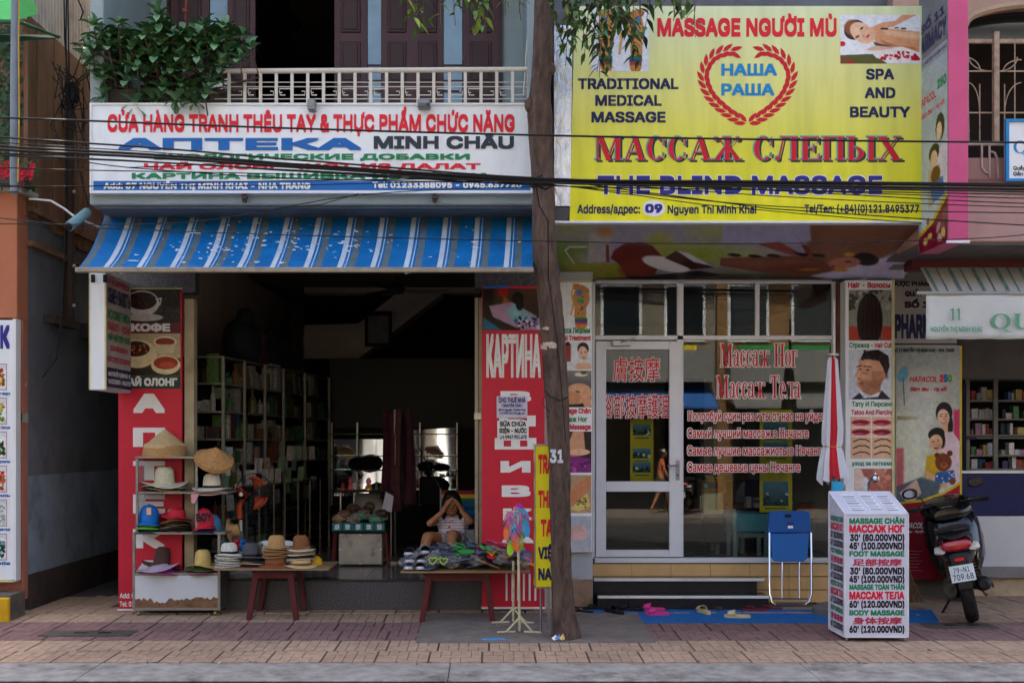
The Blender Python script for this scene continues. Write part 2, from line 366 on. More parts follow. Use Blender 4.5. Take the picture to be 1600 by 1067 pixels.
# ------------------------------------------------------------------ prints: a fine grid whose vertices carry the ink
class Pic:
    """canvas in picture units; painted with soft shapes"""
    def __init__(s, u0, v0, u1, v1, bg='#ffffff', step=1.0):
        s.u0, s.v0, s.u1, s.v1 = u0, v0, u1, v1
        s.w = max(2, int((u1-u0)/step)+1); s.h = max(2, int((v1-v0)/step)+1)
        s.U, s.V = np.meshgrid(np.linspace(u0, u1, s.w), np.linspace(v0, v1, s.h))
        s.c = np.empty((s.h, s.w, 3)); s.c[:] = s.col(bg)
        s.seed = int(abs(u0*7+v0*13)) % 1000
    def col(s, c):
        if isinstance(c, str): c = c.lstrip('#'); return np.array([int(c[i:i+2], 16)/255 for i in (0, 2, 4)])
        return np.array(c)
    def mix(s, a, c): s.c += (s.col(c)-s.c)*np.clip(a, 0, 1)[..., None]; return s
    def grad(s, c0, c1, ax='v', a=1, box=None):
        t = (s.V-s.v0)/(s.v1-s.v0) if ax == 'v' else (s.U-s.u0)/(s.u1-s.u0)
        cc = s.col(c0)*(1-t[..., None])+s.col(c1)*t[..., None]; s.c += (cc-s.c)*a; return s
    def ell(s, cx, cy, rx, ry, c, rot=0, soft=.7, a=1):
        ca, sa = math.cos(R(rot)), math.sin(R(rot)); x = s.U-cx; y = s.V-cy
        X = (x*ca+y*sa)/rx; Y = (-x*sa+y*ca)/ry; d = (np.sqrt(X*X+Y*Y)-1)*min(rx, ry)
        return s.mix((.5-d/max(soft, .01)/1.0)*a if soft < .1 else np.clip(.5-d/soft, 0, 1)*a, c)
    def poly(s, pts, c, soft=.7, a=1):
        pts = [(float(x), float(y)) for x, y in pts]; n = len(pts)
        ins = np.zeros(s.U.shape, bool); dist = np.full(s.U.shape, 1e9)
        for i in range(n):
            x0, y0 = pts[i]; x1, y1 = pts[(i+1) % n]
            if y0 != y1:
                cr = ((y0 > s.V) != (y1 > s.V)) & (s.U < (x1-x0)*(s.V-y0)/(y1-y0)+x0); ins ^= cr
            dx, dy = x1-x0, y1-y0; L = dx*dx+dy*dy+1e-9; t = np.clip(((s.U-x0)*dx+(s.V-y0)*dy)/L, 0, 1)
            dist = np.minimum(dist, np.hypot(s.U-x0-t*dx, s.V-y0-t*dy))
        d = np.where(ins, -dist, dist); return s.mix(np.clip(.5-d/soft, 0, 1)*a, c)
    def rect(s, a0, b0, a1, b1, c, soft=.5, a=1): return s.poly([(a0, b0), (a1, b0), (a1, b1), (a0, b1)], c, soft, a)
    def line(s, pts, w, c, soft=.7, a=1):
        dist = np.full(s.U.shape, 1e9)
        for (x0, y0), (x1, y1) in zip(pts[:-1], pts[1:]):
            dx, dy = x1-x0, y1-y0; L = dx*dx+dy*dy+1e-9; t = np.clip(((s.U-x0)*dx+(s.V-y0)*dy)/L, 0, 1)
            dist = np.minimum(dist, np.hypot(s.U-x0-t*dx, s.V-y0-t*dy))
        return s.mix(np.clip(.5-(dist-w/2)/soft, 0, 1)*a, c)
    def spots(s, a0, b0, a1, b1, n, cols, r0, r1, soft=.7, asp=1):
        rg = np.random.default_rng(s.seed+n)
        for i in range(n):
            s.ell(rg.uniform(a0, a1), rg.uniform(b0, b1), rg.uniform(r0, r1), rg.uniform(r0, r1)*asp, cols[rg.integers(len(cols))], rg.uniform(0, 180), soft)
        return s
    def fine(s, amt=.02):
        rg = np.random.default_rng(s.seed); s.c *= 1+rg.normal(0, amt, (s.h, s.w, 1)); return s
    def put(s, name, parent, mp, dep=0, rough=.35, dim=1.0):
        n, m = s.h, s.w; me = bpy.data.meshes.new(name)
        flat = [mp(u, v, dep) for u, v in zip(s.U.ravel(), s.V.ravel())]
        org = wpos(parent) if parent is not None else Vector((0, 0, 0))
        co = np.array([(p[0], p[1], p[2]) for p in flat])-np.array(org)
        i = np.arange(n*m).reshape(n, m)
        q = np.stack([i[:-1, :-1], i[1:, :-1], i[1:, 1:], i[:-1, 1:]], -1).reshape(-1, 4)
        me.vertices.add(n*m); me.vertices.foreach_set('co', co.ravel())
        me.loops.add(q.size); me.loops.foreach_set('vertex_index', q.ravel().astype(np.int32))
        me.polygons.add(len(q)); me.polygons.foreach_set('loop_start', np.arange(0, q.size, 4, dtype=np.int32))
        me.update(calc_edges=True); me.validate()
        rg = np.random.default_rng(s.seed+3); lo = rg.normal(0, 1, (n//6+3, m//6+3)); yi = np.linspace(0, lo.shape[0]-1.001, n); xi = np.linspace(0, lo.shape[1]-1.001, m); y0 = yi.astype(int); x0 = xi.astype(int); fy_ = (yi-y0)[:, None]; fx_ = (xi-x0)[None, :]
        nz = (lo[y0][:, x0]*(1-fx_)+lo[y0][:, x0+1]*fx_)*(1-fy_)+(lo[y0+1][:, x0]*(1-fx_)+lo[y0+1][:, x0+1]*fx_)*fy_
        s.c = np.clip(s.c, 0, 1); s.c = s.c*(1+.03*nz[..., None]+rg.normal(0, .03, (n, m, 1))); s.c = s.c+(s.c-.5)*.12
        c = np.clip(s.c*dim, 0, 1).reshape(-1, 3); lin = np.where(c <= .04045, c/12.92, ((c+.055)/1.055)**2.4)
        at = me.color_attributes.new('ink', 'FLOAT_COLOR', 'POINT'); at.data.foreach_set('color', np.c_[lin*.86, np.ones(n*m)].ravel().astype(np.float32))
        me.materials.append(PRINT(rough)); o = bpy.data.objects.new(name, me); COL.objects.link(o)
        if parent is not None: o.parent = parent
        return o
# ================================================================== materials of the setting
m_cream_tile = M('cream_pavement_tile', '#a38a74', .8, var=.2, scale=14, dirt=.5, dscale=1.3, dirtcol='#6a584a', bump=.35, bscale=70, rnd=.07)
m_purple_tile = M('purple_pavement_tile', '#7c605c', .8, var=.2, scale=14, dirt=.6, dscale=1.3, dirtcol='#52443c', bump=.35, bscale=70, rnd=.07)
m_joint = M('tile_joint_dirt', '#5a4c42', .95, var=.3, scale=20)
m_kerb = M('kerb_concrete', '#8e8a84', .85, var=.28, scale=9, dirt=.85, dscale=3.2, dirtcol='#46413b', bump=.5, bscale=45, rnd=.05)
m_asphalt = M('asphalt', '#3d3c3d', .85, var=.2, scale=30, dirt=.4, dscale=.8, bump=.7, bscale=110)
m_patch = M('patch_concrete', '#756c64', .9, var=.25, scale=8, dirt=.7, dscale=2, dirtcol='#4c453d', bump=.6, bscale=40)
m_iron = M('cast_iron_cover', '#4d4640', .7, var=.3, scale=15, bump=.5, bscale=70, dirt=.5)
m_bluepl = M('blue_grey_plaster', '#8e9ea0', .8, var=.07, scale=3, dirt=.3, dscale=1.2, dirtcol='#6c7878')
m_granite = M('dark_granite', '#4c4c52', .35, var=.85, scale=75, spec=.5)
m_shopwall = M('shop_wall_plaster', '#c2bab0', .9, var=.1, scale=2, dirt=.3, dscale=1)
m_floor = M('polished_floor_tile', '#6f6a64', .16, var=.12, scale=2, rnd=.06)
m_black = M('black_surface', '#0c0b0c', .7, var=.2)
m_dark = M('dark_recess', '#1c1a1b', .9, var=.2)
m_white = M('white_lacquer', '#dfe2e2', .4, var=.03, dirt=.15, dscale=2, dirtcol='#a6a39a')
m_alu = M('white_aluminium', '#d3d5da', .35, var=.03, scale=3, dirt=.18, dscale=3, dirtcol='#8f8c86', spec=.6)
m_steel = M('brushed_metal', '#9a9a98', .35, metal=.9, var=.1)
m_chrome = M('chrome', '#d0d0d0', .12, metal=1, var=0)
m_timber = M('weathered_timber', '#806048', .85, var=.35, scale=5, stretch=(1, 1, .25), dirt=.6, dscale=1.4, dirtcol='#2c2019', bump=.4, bscale=40)
m_corr = M('corrugated_metal', '#c2bab0', .55, metal=.3, var=.15, scale=4, dirt=.6, dscale=1.5, dirtcol='#5b4a3a')
m_grayw = M('grey_plaster', '#6c7076', .9, var=.15, scale=3, dirt=.7, dscale=1.1, dirtcol='#40403e', bump=.3, bscale=20)
m_bluew = M('pale_blue_wall_paint', '#8795a0', .85, var=.15, scale=3, dirt=.7, dscale=2, dirtcol='#4e4e4c', bump=.2)
m_soot = M('sooty_plaster', '#453c36', .95, var=.25, scale=3, dirt=.7, dscale=1.4, dirtcol='#1f1a17')
m_orange = M('orange_plaster', '#b87454', .85, var=.08, scale=3, dirt=.45, dscale=1.3, dirtcol='#9a6a52', bump=.2, bscale=25)
m_orange2 = M('faded_orange_plaster', '#b0705a', .9, var=.15, scale=4, dirt=.6, dscale=1.6, dirtcol='#8d8078')
m_brown = M('dark_brown_door', '#4a3034', .45, var=.15, scale=5, stretch=(1, 1, .15))
m_brown2 = M('door_moulding_brown', '#38201f', .4, var=.15)
m_glass = bpy.data.materials.new('window_glass'); m_glass.use_nodes = True; _t = m_glass.node_tree; _t.nodes.clear()
_o = _t.nodes.new('ShaderNodeOutputMaterial'); _mx = _t.nodes.new('ShaderNodeMixShader'); _tr = _t.nodes.new('ShaderNodeBsdfTransparent'); _tr.inputs[0].default_value = (.86, .9, .9, 1)
_gl = _t.nodes.new('ShaderNodeBsdfGlossy'); _gl.inputs['Roughness'].default_value = .01; _fr = _t.nodes.new('ShaderNodeFresnel'); _fr.inputs[0].default_value = 1.5
_t.links.new(_fr.outputs[0], _mx.inputs[0]); _t.links.new(_tr.outputs[0], _mx.inputs[1]); _t.links.new(_gl.outputs[0], _mx.inputs[2]); _t.links.new(_mx.outputs[0], _o.inputs[0])
m_dglass = M('dark_glass', '#1b2327', .05, var=0, spec=.9)
m_ytile = M('yellow_wall_tile', '#cda873', .35, var=.1, scale=4, dirt=.3, dscale=2.5, dirtcol='#8a6a48', rnd=.06)
m_nosing = M('white_step_edge', '#d8d8d2', .5, var=.05, dirt=.3)
m_blkgran = M('black_granite_step', '#2a2828', .16, var=.5, scale=90)
m_pinkw = M('salmon_wall', '#987a72', .85, var=.08, dirt=.35, dscale=1.4, dirtcol='#8a7068')
m_beige = M('beige_wall', '#a68e7c', .85, var=.08, dirt=.35, dscale=1.2, dirtcol='#8f7a68')
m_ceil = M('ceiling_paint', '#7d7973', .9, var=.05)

def struct(o, k='structure'): o['kind'] = k; return o
# ------------------------------------------------------------------ ground, road, pavement
struct(BOX('road', m_asphalt, -30, 30, -12.6, -2.75, -.32, -.165))
g = struct(BOX('ground', m_patch, -250, 250, -250, 250, -.6, -.33))
pv = struct(MB().hexa([(-9, -2.2, -.3), (9, -2.2, -.3), (9, .9, -.3), (-9, .9, -.3), (-9, -2.2, GZ(-2.2)-.006), (9, -2.2, GZ(-2.2)-.006), (9, .9, -.006), (-9, .9, -.006)]).build('pavement', m_joint))
struct(BOX('alley_floor', M('alley_floor_concrete', '#4a4440', .85, var=.3, scale=4, dirt=.6), -5.2, -3.45, .9, 8, -.3, .0))
# pavement tiles: raised blocks with a broken groove pattern, on a bed of dark joints
TS = .4
def tile_mesh(seed):
    rg = random.Random(seed); mb = MB(); n = 5; c = (TS-.012)/n; used = set(); gz = .0026
    for j in range(n):
        for i in range(n):
            if (i, j) in used: continue
            w, h = rg.choice([(1, 2), (2, 1), (1, 3), (3, 1), (2, 1), (1, 2)])
            w = min(w, n-i); h = min(h, n-j)
            while any((i+a, j) in used for a in range(w)): w -= 1
            for a in range(w):
                for b in range(h):
                    if (i+a, j+b) in used: h = b; break
            h = max(h, 1)
            for a in range(w):
                for b in range(h): used.add((i+a, j+b))
            dz = rg.uniform(-.0015, .0015)
            x0, x1, y0, y1 = .006+i*c+gz/2, .006+(i+w)*c-gz/2, .006+j*c+gz*.3, .006+(j+h)*c-gz*.3
            x0 -= TS/2; x1 -= TS/2; y0 -= TS/2; y1 -= TS/2; e = .0015
            mb.add([(x0, y0, -.012), (x1, y0, -.012), (x1, y1, -.012), (x0, y1, -.012), (x0+e, y0+e, dz), (x1-e, y0+e, dz), (x1-e, y1-e, dz), (x0+e, y1-e, dz)],
                   [(4,5,6,7), (0,1,5,4), (1,2,6,5), (2,3,7,6), (3,0,4,7)])
    return mb
tmesh = {}
for mi, mm in (('c', m_cream_tile), ('p', m_purple_tile)):
    for k in range(4):
        me = bpy.data.meshes.new('pavement_tile'); mb = tile_mesh(k+1); me.from_pydata(mb.v, [], mb.f); me.materials.append(mm); tmesh[mi, k] = me
rows = [(-2.0, 'c'), (-1.6, 'c'), (-1.2, 'p'), (-.8, 'p'), (-.4, 'c'), (0, 'c'), (.4, 'c'), (.8, 'c')]
slope = math.atan(.028)
cover = [(PX(84, -.9), PX(222, -.9), -1.25, -.98), (PX(1450, -.9), PX(1562, -.9), -.9, -.66)]
for y, band in rows:
    for i in range(-17, 18):
        x = i*TS+.07*math.sin(y*3)+.1
        if y > .1 and (-3.55 < x < 3.35): continue
        if -.42 < x < 1.12 and -1.3 < y < -.3: continue
        o = bpy.data.objects.new('pavement_tile', tmesh[band, random.randrange(4)]); COL.objects.link(o); o.parent = pv
        yy = y; z = .028*min(0, yy); o.location = (x, yy, z); o.rotation_euler = (slope if yy < -.1 else 0, 0, random.choice([0, 1, 2, 3])*math.pi/2 if yy > -.1 else random.choice([0, 2])*math.pi/2)
        if o.rotation_euler.z: o.rotation_euler.x *= math.cos(o.rotation_euler.z)
MB().hexa([(-.66, -1.5, -.3), (1.33, -1.5, -.3), (1.33, -.17, -.3), (-.66, -.17, -.3), (-.62, -1.5, -.037), (1.31, -1.5, -.037), (1.33, -.17, .0005), (-.62, -.17, .0005)]).build('concrete_patch', m_patch, pv)
MB().lathe([(.0, .0), (.11, .0), (.11, .003), (.0, .003)], (PX(772, -1.35), -1.38, -.0335), n=9, oy=.5, wob=None).build('blue_paint_stain', M('blue_paint', '#4f93c0', .7, var=.2, scale=20, dirt=.6, dscale=9), pv)
for k, (a, b, c, d) in enumerate(cover):
    cv = struct(BOX('manhole_cover', m_iron, a, b, c, d, -.2, .028*d+.002, bevel=.004))
    for j in range(2): BOX('handle', m_black, (a+b)/2-.12+j*.2, (a+b)/2-.02+j*.2, (c+d)/2-.02, (c+d)/2+.02, .028*d+.002, .028*d+.006, cv)
kb = struct(BOX('kerb', m_joint, -9, 9, -2.75, -2.2, -.3, -.09))
for i in range(7):
    x0 = -9+i*2.58+.95; x1 = x0+2.575
    MB().hexa([(x0, -2.75, -.3), (x1, -2.75, -.3), (x1, -2.205, -.3), (x0, -2.205, -.3), (x0, -2.75, -.078), (x1, -2.75, -.078), (x1, -2.205, -.064), (x0, -2.205, -.064)]).build('kerb_stone', m_kerb, kb, bevel=.006, seg=2)
lt = MB(); rg_ = random.Random(77)
for k in range(70):
    x_, y_ = rg_.uniform(-5, 5.5), rg_.choice([rg_.uniform(-2.6, -.1), rg_.uniform(-2.3, -2.15), rg_.uniform(-.3, 0)]); z_ = GZ(y_)+.005 if y_ > -2.2 else -.06; a = rg_.uniform(0, 6.3); L_ = rg_.uniform(.008, .03); d_ = Vector((math.cos(a), math.sin(a), 0))*L_; s_ = Vector((-math.sin(a), math.cos(a), 0))*L_*.4
    c_ = Vector((x_, y_, z_)); lt.add([c_-d_, c_-s_, c_+d_+Vector((0, 0, .006)), c_+s_], [(0, 1, 2, 3)], rg_.randrange(3))
tag(lt.build('fallen_leaves', [M('dry_leaf', '#5a3e22', .8), M('paper_bit', '#c8c4bc', .8), M('dark_leaf', '#3a3226', .8)]), 'dry leaves and paper bits scattered on the pavement', None, kind='stuff')
struct(BOX('gutter', M('gutter_shadow', '#262423', .8, var=.3, scale=8, dirt=.5), -9, 9, -2.87, -2.75, -.3, -.155))  # dark colour stands for the shadow below the kerb, with mottled grime
# ------------------------------------------------------------------ building of the left shop
lb = thing('shop_house', 'blue grey plastered shop house with brown folding doors behind its balcony', 'building', (-1.4, 0, 0))
XL, XR = -3.5, .5
yS = -1.0
# side walls, back, unseen upper storeys raised to shade the street
MB().box(-3.5, -3.32, .02, 8, 0, 12).build('wall', m_shopwall, lb)
MB().box(.38, .56, .1, 8, 0, 12).build('wall', m_shopwall, lb)
BOX('wall', m_shopwall, -3.32, .38, 7.9, 8, 0, 12, lb)
BOX('ceiling', m_ceil, -3.32, .38, -.5, 7.9, 3.82, 3.88, lb)
BOX('roof', m_grayw, -3.5, .56, -1.0, 8, 12, 12.2, lb)
BOX('upper_wall', m_bluepl, -3.5, .56, .32, .5, 6.4, 12, lb)
BOX('slab', m_bluepl, -3.5, .56, -.95, .5, 6.9, 7.1, lb)
# floor with tiles, granite riser
fl = BOX('floor', m_joint, -3.32, .38, .02, 7.9, -.1, .272, lb)
for j in range(8):
    for i in range(7):
        x0 = -3.32+i*.53; y0 = .06+j*.6
        MB().box(x0+.002, min(x0+.527, .38), y0, y0+.597, .27, .285).build('floor_tile', m_floor, fl)
BOX('plinth', m_granite, -3.0, .36, 0, .055, -.2, .27, lb)
MB().box(-3.0, .36, -.02, .06, .27, .287).build('step_edge', M('polished_granite', '#3c3b3e', .2, var=.4, scale=120), lb, bevel=.004)
# fascia beam that carries the sign, and the balcony
fb = MB().box(PX(140, yS), PX(840, yS), yS, .3, PZ(320, yS), PZ(163, yS)).build('fascia', m_bluepl, lb, bevel=.01)
BOX('lintel', m_granite, PX(160, -.1), PX(303, -.1), -.06, .1, PZ(456, -.1), PZ(330, -.1), lb); BOX('lintel', m_granite, PX(742, -.1), PX(875, -.1), -.06, .1, PZ(450, -.1), PZ(330, -.1), lb); BOX('lintel', m_granite, PX(303, -.1), PX(742, -.1), -.06, .1, PZ(395, -.1), PZ(330, -.1), lb)
BOX('soffit', m_grayw, PX(145, yS), PX(838, yS), -.95, .1, PZ(320, yS)-.02, PZ(320, yS)-.003, lb)
BOX('column', m_bluepl, PX(140, yS), PX(161, yS), yS+.01, .32, PZ(163, yS), 7, lb, bevel=.008)
BOX('column', m_bluepl, PX(824, yS), PX(845, yS), yS+.01, .32, PZ(163, yS), 7, lb, bevel=.008)
yB = .32
BOX('balcony_wall', m_bluepl, PX(150, yB), PX(265, yB), yB, yB+.15, 4.0, 6.6, lb)
BOX('balcony_wall', m_bluepl, PX(781, yB), PX(845, yB), yB, yB+.15, 4.0, 6.6, lb)
BOX('balcony_wall', m_bluepl, PX(265, yB), PX(781, yB), yB, yB+.15, 6.02, 6.6, lb)
# vent block with round holes
vb = MB(); m_vent = M('vent_block_white', '#cfd2cf', .8, var=.08, dirt=.3)
vbx0, vbx1, vz0, vz1 = PX(178, yB-.06), PX(211, yB-.06), PZ(44, yB-.06), PZ(-60, yB-.06)
vp = MB().box(vbx0, vbx1, yB-.05, yB-.002, vz0, vz1).build('vent_block', m_vent, lb)
hm = MB()
for r_ in range(6):
    for c_ in range(2):
        hm.lathe([(0, 0), (.042, 0), (.042, .012), (0, .012)], (vbx0+.055+c_*.1, yB-.062, vz0+.07+r_*.1), n=14, ax=(0, 1, 0), oy=1.0)
tag(hm.build('hole', m_dark, vp), kind='stuff')
# folding doors
def leaf(px0, px1, dark=False):
    d = BOX('door', m_brown, PX(px0, yB), PX(px1, yB), yB+.02, yB+.06, 3.98, 6.0, lb)
    w = px1-px0; z0 = 4.05
    cols = 2 if w > 75 else 1; cw = w/cols
    for c_ in range(cols):
        for k in range(4):
            a = px0+c_*cw+cw*.2; b = px0+(c_+1)*cw-cw*.2; zz = z0+k*.49
            MB().box(PX(a, yB), PX(b, yB), yB+.004, yB+.021, zz, zz+.4).box(PX(a, yB)+.025, PX(b, yB)-.025, yB-.004, yB+.005, zz+.025, zz+.375).build('door_panel', m_brown2, d, bevel=.006)
    return d
leaf(266, 326); leaf(355, 398); leaf(522, 573); leaf(596, 692); leaf(723, 779)
for a, b in ((327, 354), (574, 595), (693, 722)):
    g_ = BOX('door_glass', M('pale_door_glass', '#6f8d98', .08, var=.25, scale=3, spec=.9), PX(a, yB), PX(b, yB), yB+.035, yB+.045, 3.98, 6.0, lb)
    tag(MB().box(PX(a, yB), PX(b, yB), yB+.02, yB+.034, 4.95, 4.965).box(PX(a, yB), PX(b, yB), yB+.02, yB+.034, 5.05, 5.065).box(PX(a, yB), PX(b, yB), yB+.02, yB+.034, 5.2, 5.215).build('glazing_bar', m_brown2, g_), kind='stuff')
BOX('door_frame', m_brown2, PX(262, yB), PX(266, yB), yB-.03, yB+.1, 3.98, 6.02, lb)
BOX('door_frame', m_brown2, PX(779, yB), PX(785, yB), yB-.03, yB+.1, 3.98, 6.02, lb)
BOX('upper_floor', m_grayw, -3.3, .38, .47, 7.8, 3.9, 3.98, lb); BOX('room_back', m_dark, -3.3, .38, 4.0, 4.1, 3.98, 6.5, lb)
MB().ball((PX(457, 3.5), 3.4, PZ(42, 3.5)), (.14, .14, .11)).build('ceiling_lamp', M('red_shade', '#35181a', .6), lb)
# balcony railing
m_rail = M('white_rail_paint', '#ccc6b8', .5, var=.05, dirt=.35, dscale=6, dirtcol='#8a7a66')
yr = yS+.06
rl = thing('balcony_railing', 'cream painted iron balcony railing with hooked scrolls above the white shop sign', 'railing', (PX(480, yr), yr, PZ(160, yr)))
MB().tube([(PX(330, yr), yr, PZ(112, yr)), (PX(825, yr), yr, PZ(109, yr))], .022, 10).build('top_rail', m_rail, rl, smooth=True)
for py in (129, 136, 155): MB().tube([(PX(335, yr), yr, PZ(py, yr)), (PX(825, yr), yr, PZ(py, yr))], .004, 6).build('rail_bar', m_rail, rl)
px = 358
bal = None; k = 0
while px < 826:
    MB().box(PX(px, yr)-.013, PX(px, yr)+.013, yr-.008, yr+.008, PZ(161, yr), PZ(112, yr)).build('baluster', m_rail, rl)
    if px < 810:
        a, b = px+5, px+19; mm = MB()
        top, bot = (138, 150)
        if k % 2: pts = [(px+24, 139), (a, 139), (a, 145), (a+4, 145)]
        else: pts = [(px, 149), (px+20, 149), (px+20, 143), (px+15, 143)]
        mm.tube([P(u, v, yr) for u, v in pts], .005, 6)
        if k % 2: mm.tube([P(px+14, 149, yr), P(px+6, 149, yr), P(px+6, 146, yr)], .005, 6)
        mm.build('scroll', m_rail, rl)
    px += 24.6; k += 1
MB().tube([P(829, 0, yr), P(822, 85, yr), P(818, 150, yr)], .006, 6).build('white_cable', m_rail, rl)
tag(MB().tube([P(292, -60, -.6), P(290, 30, -.6), P(289, 112, -.6)], .008, 8).lathe([(0,0),(.02,0),(.02,.03),(0,.03)], P(289, 20, -.6), 8).build('rusty_rod', M('red_rust', '#8a3d33', .7), None, origin=(0,0,0)), 'thin rust red rod hanging in front of the brown balcony doors', 'rod')
# ------------------------------------------------------------------ building of the massage shop
mbld = thing('massage_shop', 'massage parlour ground floor with white framed glass front', 'building', (2.1, .5, 0))
yG = .55
XM0, XM1 = .56, 3.62
BOX('wall', m_shopwall, .56, .66, yG+.1, 7, .3, 12, mbld); BOX('wall', m_shopwall, 3.5, 3.62, yG, 7, 0, 12, mbld)
BOX('wall', M('massage_back_wall', '#8a7c6c', .9, var=.1), .66, 3.5, 5.0, 5.1, .3, 12, mbld)
BOX('ceiling', m_ceil, .66, 3.5, yG+.06, 5, 3.16, 3.22, mbld)
BOX('upper_wall', m_grayw, .56, 3.62, -.2, 0, 3.5, 12, mbld); BOX('roof', m_grayw, .56, 3.62, -.2, 7, 12, 12.2, mbld)  # unseen storey wall and roof, built tall to shade the street
BOX('upper_slab', m_grayw, .56, 3.62, -.2, .7, 3.42, 3.5, mbld); BOX('head_wall', m_grayw, .56, 3.62, .5, .7, 3.17, 3.42, mbld)
fl2 = BOX('floor', m_joint, .56, 3.5, yG-.02, 5.0, -.2, .383, mbld)
for j in range(7):
    for i in range(5):
        x0 = .66+i*.6; MB().box(x0+.002, min(x0+.597, 3.5), yG+.06+j*.6, yG+.06+j*.6+.597, .383, .395).build('floor_tile', M('shop_floor_tile', '#85796c', .25, var=.1, rnd=.05), fl2)
# tiled wall under the windows
tw = BOX('tiled_plinth', m_joint, PX(925, yG), PX(1325, yG), yG-.045, yG-.02, -.2, .385, mbld)
for j, (z0, z1) in enumerate(((.255, .375), (.125, .25), (.0, .12))):
    x = PX(925, yG)
    while x < PX(1322, yG):
        x1 = min(x+.385, PX(1324, yG)); MB().box(x+.002, x1-.002, yG-.056, yG-.045, z0+.002, z1-.002).build('wall_tile', m_ytile, tw); x += .385
st = MB().box(PX(930, 0), PX(1194, .0), .28, yG-.06, -.2, .255).build('step', m_blkgran, mbld)
MB().box(PX(928, .28), PX(1194, .28), .262, .3, .235, .262).build('step_edge', m_nosing, st, bevel=.003)
MB().box(PX(928, .28), PX(1194, .28), .3, yG-.06, .255, .262).build('tread', m_blkgran, st)
st = MB().box(PX(934, 0), PX(1202, 0), .02, .28, -.2, .12).build('step', m_blkgran, mbld)
MB().box(PX(934, 0), PX(1202, 0), -.002, .035, .106, .13).build('step_edge', m_nosing, st, bevel=.003)
MB().box(PX(934, 0), PX(1202, 0), .035, .28, .12, .128).build('tread', m_blkgran, st)
# frames
fr = lambda n, a, b, c, d, dy=.05, par=None: PB(n, m_alu, a, b, c, d, yG-.02, dy, par or mbld, bevel=.004)
wf = fr('window_frame', 923, 930, 440, 880)
fr('window_frame', 1058, 1068, 440, 870); fr('window_frame', 1300, 1307, 440, 880)
fr('transom', 930, 1300, 524, 531, .06); fr('head_rail', 930, 1300, 436, 443); fr('sill', 923, 1307, 871, 881, .08)
fr('window_frame', 1180, 1187, 443, 524)
for a, b in ((930, 1058), (1068, 1180), (1187, 1300)):
    PB('window_pane', m_glass, a, b, 443, 524, yG+.005, .006, mbld)
PB('window_pane', m_glass, 1068, 1300, 531, 871, yG+.005, .006, mbld)
# door
dr = thing('door', None, None, (PX(930, yG), yG, .4)); dr.parent = None
del dr['label']; del dr['category']
dr.parent = mbld; dr.location = Vector((PX(930, yG), yG, .4))-mbld.location
def drp(n, a, b, c, d, m=m_alu, y=yG-.035, dy=.05, **k): return PB(n, m, a, b, c, d, y, dy, dr, bevel=.004, **k)
drp('door_stile', 931, 947, 533, 870); drp('door_stile', 1046, 1066, 533, 870)
drp('door_rail', 947, 1046, 533, 546); drp('door_rail', 947, 1046, 752, 768); drp('door_rail', 947, 1046, 859, 870)
PB('door_pane', m_glass, 947, 1046, 546, 752, yG, .006, dr); PB('door_pane', m_glass, 947, 1046, 768, 859, yG, .006, dr)
drp('door_closer', 957, 985, 532, 540, m_steel, yG-.09, .05)
MB().tube([P(970, 535, yG-.1), P(983, 531, yG-.1), P(992, 529, yG-.06)], .008, 6).build('closer_arm', m_steel, dr)
drp('lock_plate', 1056, 1062, 719, 750, M('handle_grey', '#9a9c9e', .3, metal=.5), yG-.045, .01)
MB().tube([P(1059, 727, yG-.05), P(1059, 727, yG-.1), P(1043, 728, yG-.1)], .009, 8).build('door_handle', m_steel, dr, smooth=True)
MB().lathe([(0,0),(.008,0),(.008,.006),(0,.006)], P(1059, 742, yG-.055), 10, ax=(0,-1,0)).build('keyhole', m_black, dr)
# pier between the two shops (painted brick seen below the poster strip)
pr = BOX('pier', M('pale_brick_paint', '#a9b0b4', .85, var=.1, dirt=.6, dscale=3, dirtcol='#8d6f58', bump=.3, bscale=30), PX(872, .2), PX(926, .2), .2, .6, -.2, 3.3, mbld)
BOX('pier_base', M('stained_plaster', '#8c735f', .95, var=.3, scale=8, dirt=.6, dscale=5, bump=.5, bscale=40), PX(872, .18), PX(925, .18), .14, .199, -.05, PZ(905, .18), mbld)
# ------------------------------------------------------------------ pharmacy on the right
ph = thing('pharmacy_building', 'salmon and beige fronted house with arched iron window above the pharmacy', 'building', (5.2, .6, 0))
yW = -.35
# arched upper window wall: beige frame with arch, built as wall pieces round the opening
x0, x1 = 3.62, 9.0; wx0, wx1 = PX(1507, yW), PX(1507, yW)+1.35; zs, zt = PZ(40, yW), PZ(8, yW)
BOX('wall', m_beige, x0, wx0, yW, yW+.2, 3.9, 12, ph); BOX('wall', m_beige, wx1, 9, yW, yW+.2, 3.9, 12, ph)
arch = [(wx0, zs)]+[(wx0+(wx1-wx0)*(.5-.5*math.cos(math.pi*i/16)), zs+(zt-zs)*math.sin(math.pi*i/16)) for i in range(1, 16)]+[(wx1, zs)]
for (a, za), (b, zb) in zip(arch[:-1], arch[1:]):
    pass
mb = MB()
for (a, za), (b, zb) in zip(arch[:-1], arch[1:]):
    mb.add([(a, yW, za), (b, yW, zb), (b, yW, 12), (a, yW, 12), (a, yW+.2, za), (b, yW+.2, zb)], [(0,1,2,3), (0,4,5,1)])
mb.build('arched_wall', m_beige, ph)
tag(MB().tube([(a, yW-.01, z) for a, z in arch], .035, 6).build('arch_moulding', M('arch_trim', '#a89078', .8, dirt=.4, dscale=3), ph), None)
BOX('window_recess', m_dark, wx0-.1, wx1+.1, yW+.9, yW+1, 3.9, 6.2, ph)
BOX('window_pane', m_dglass, wx0, wx1, yW+.16, yW+.17, PZ(55, yW), zt, ph)
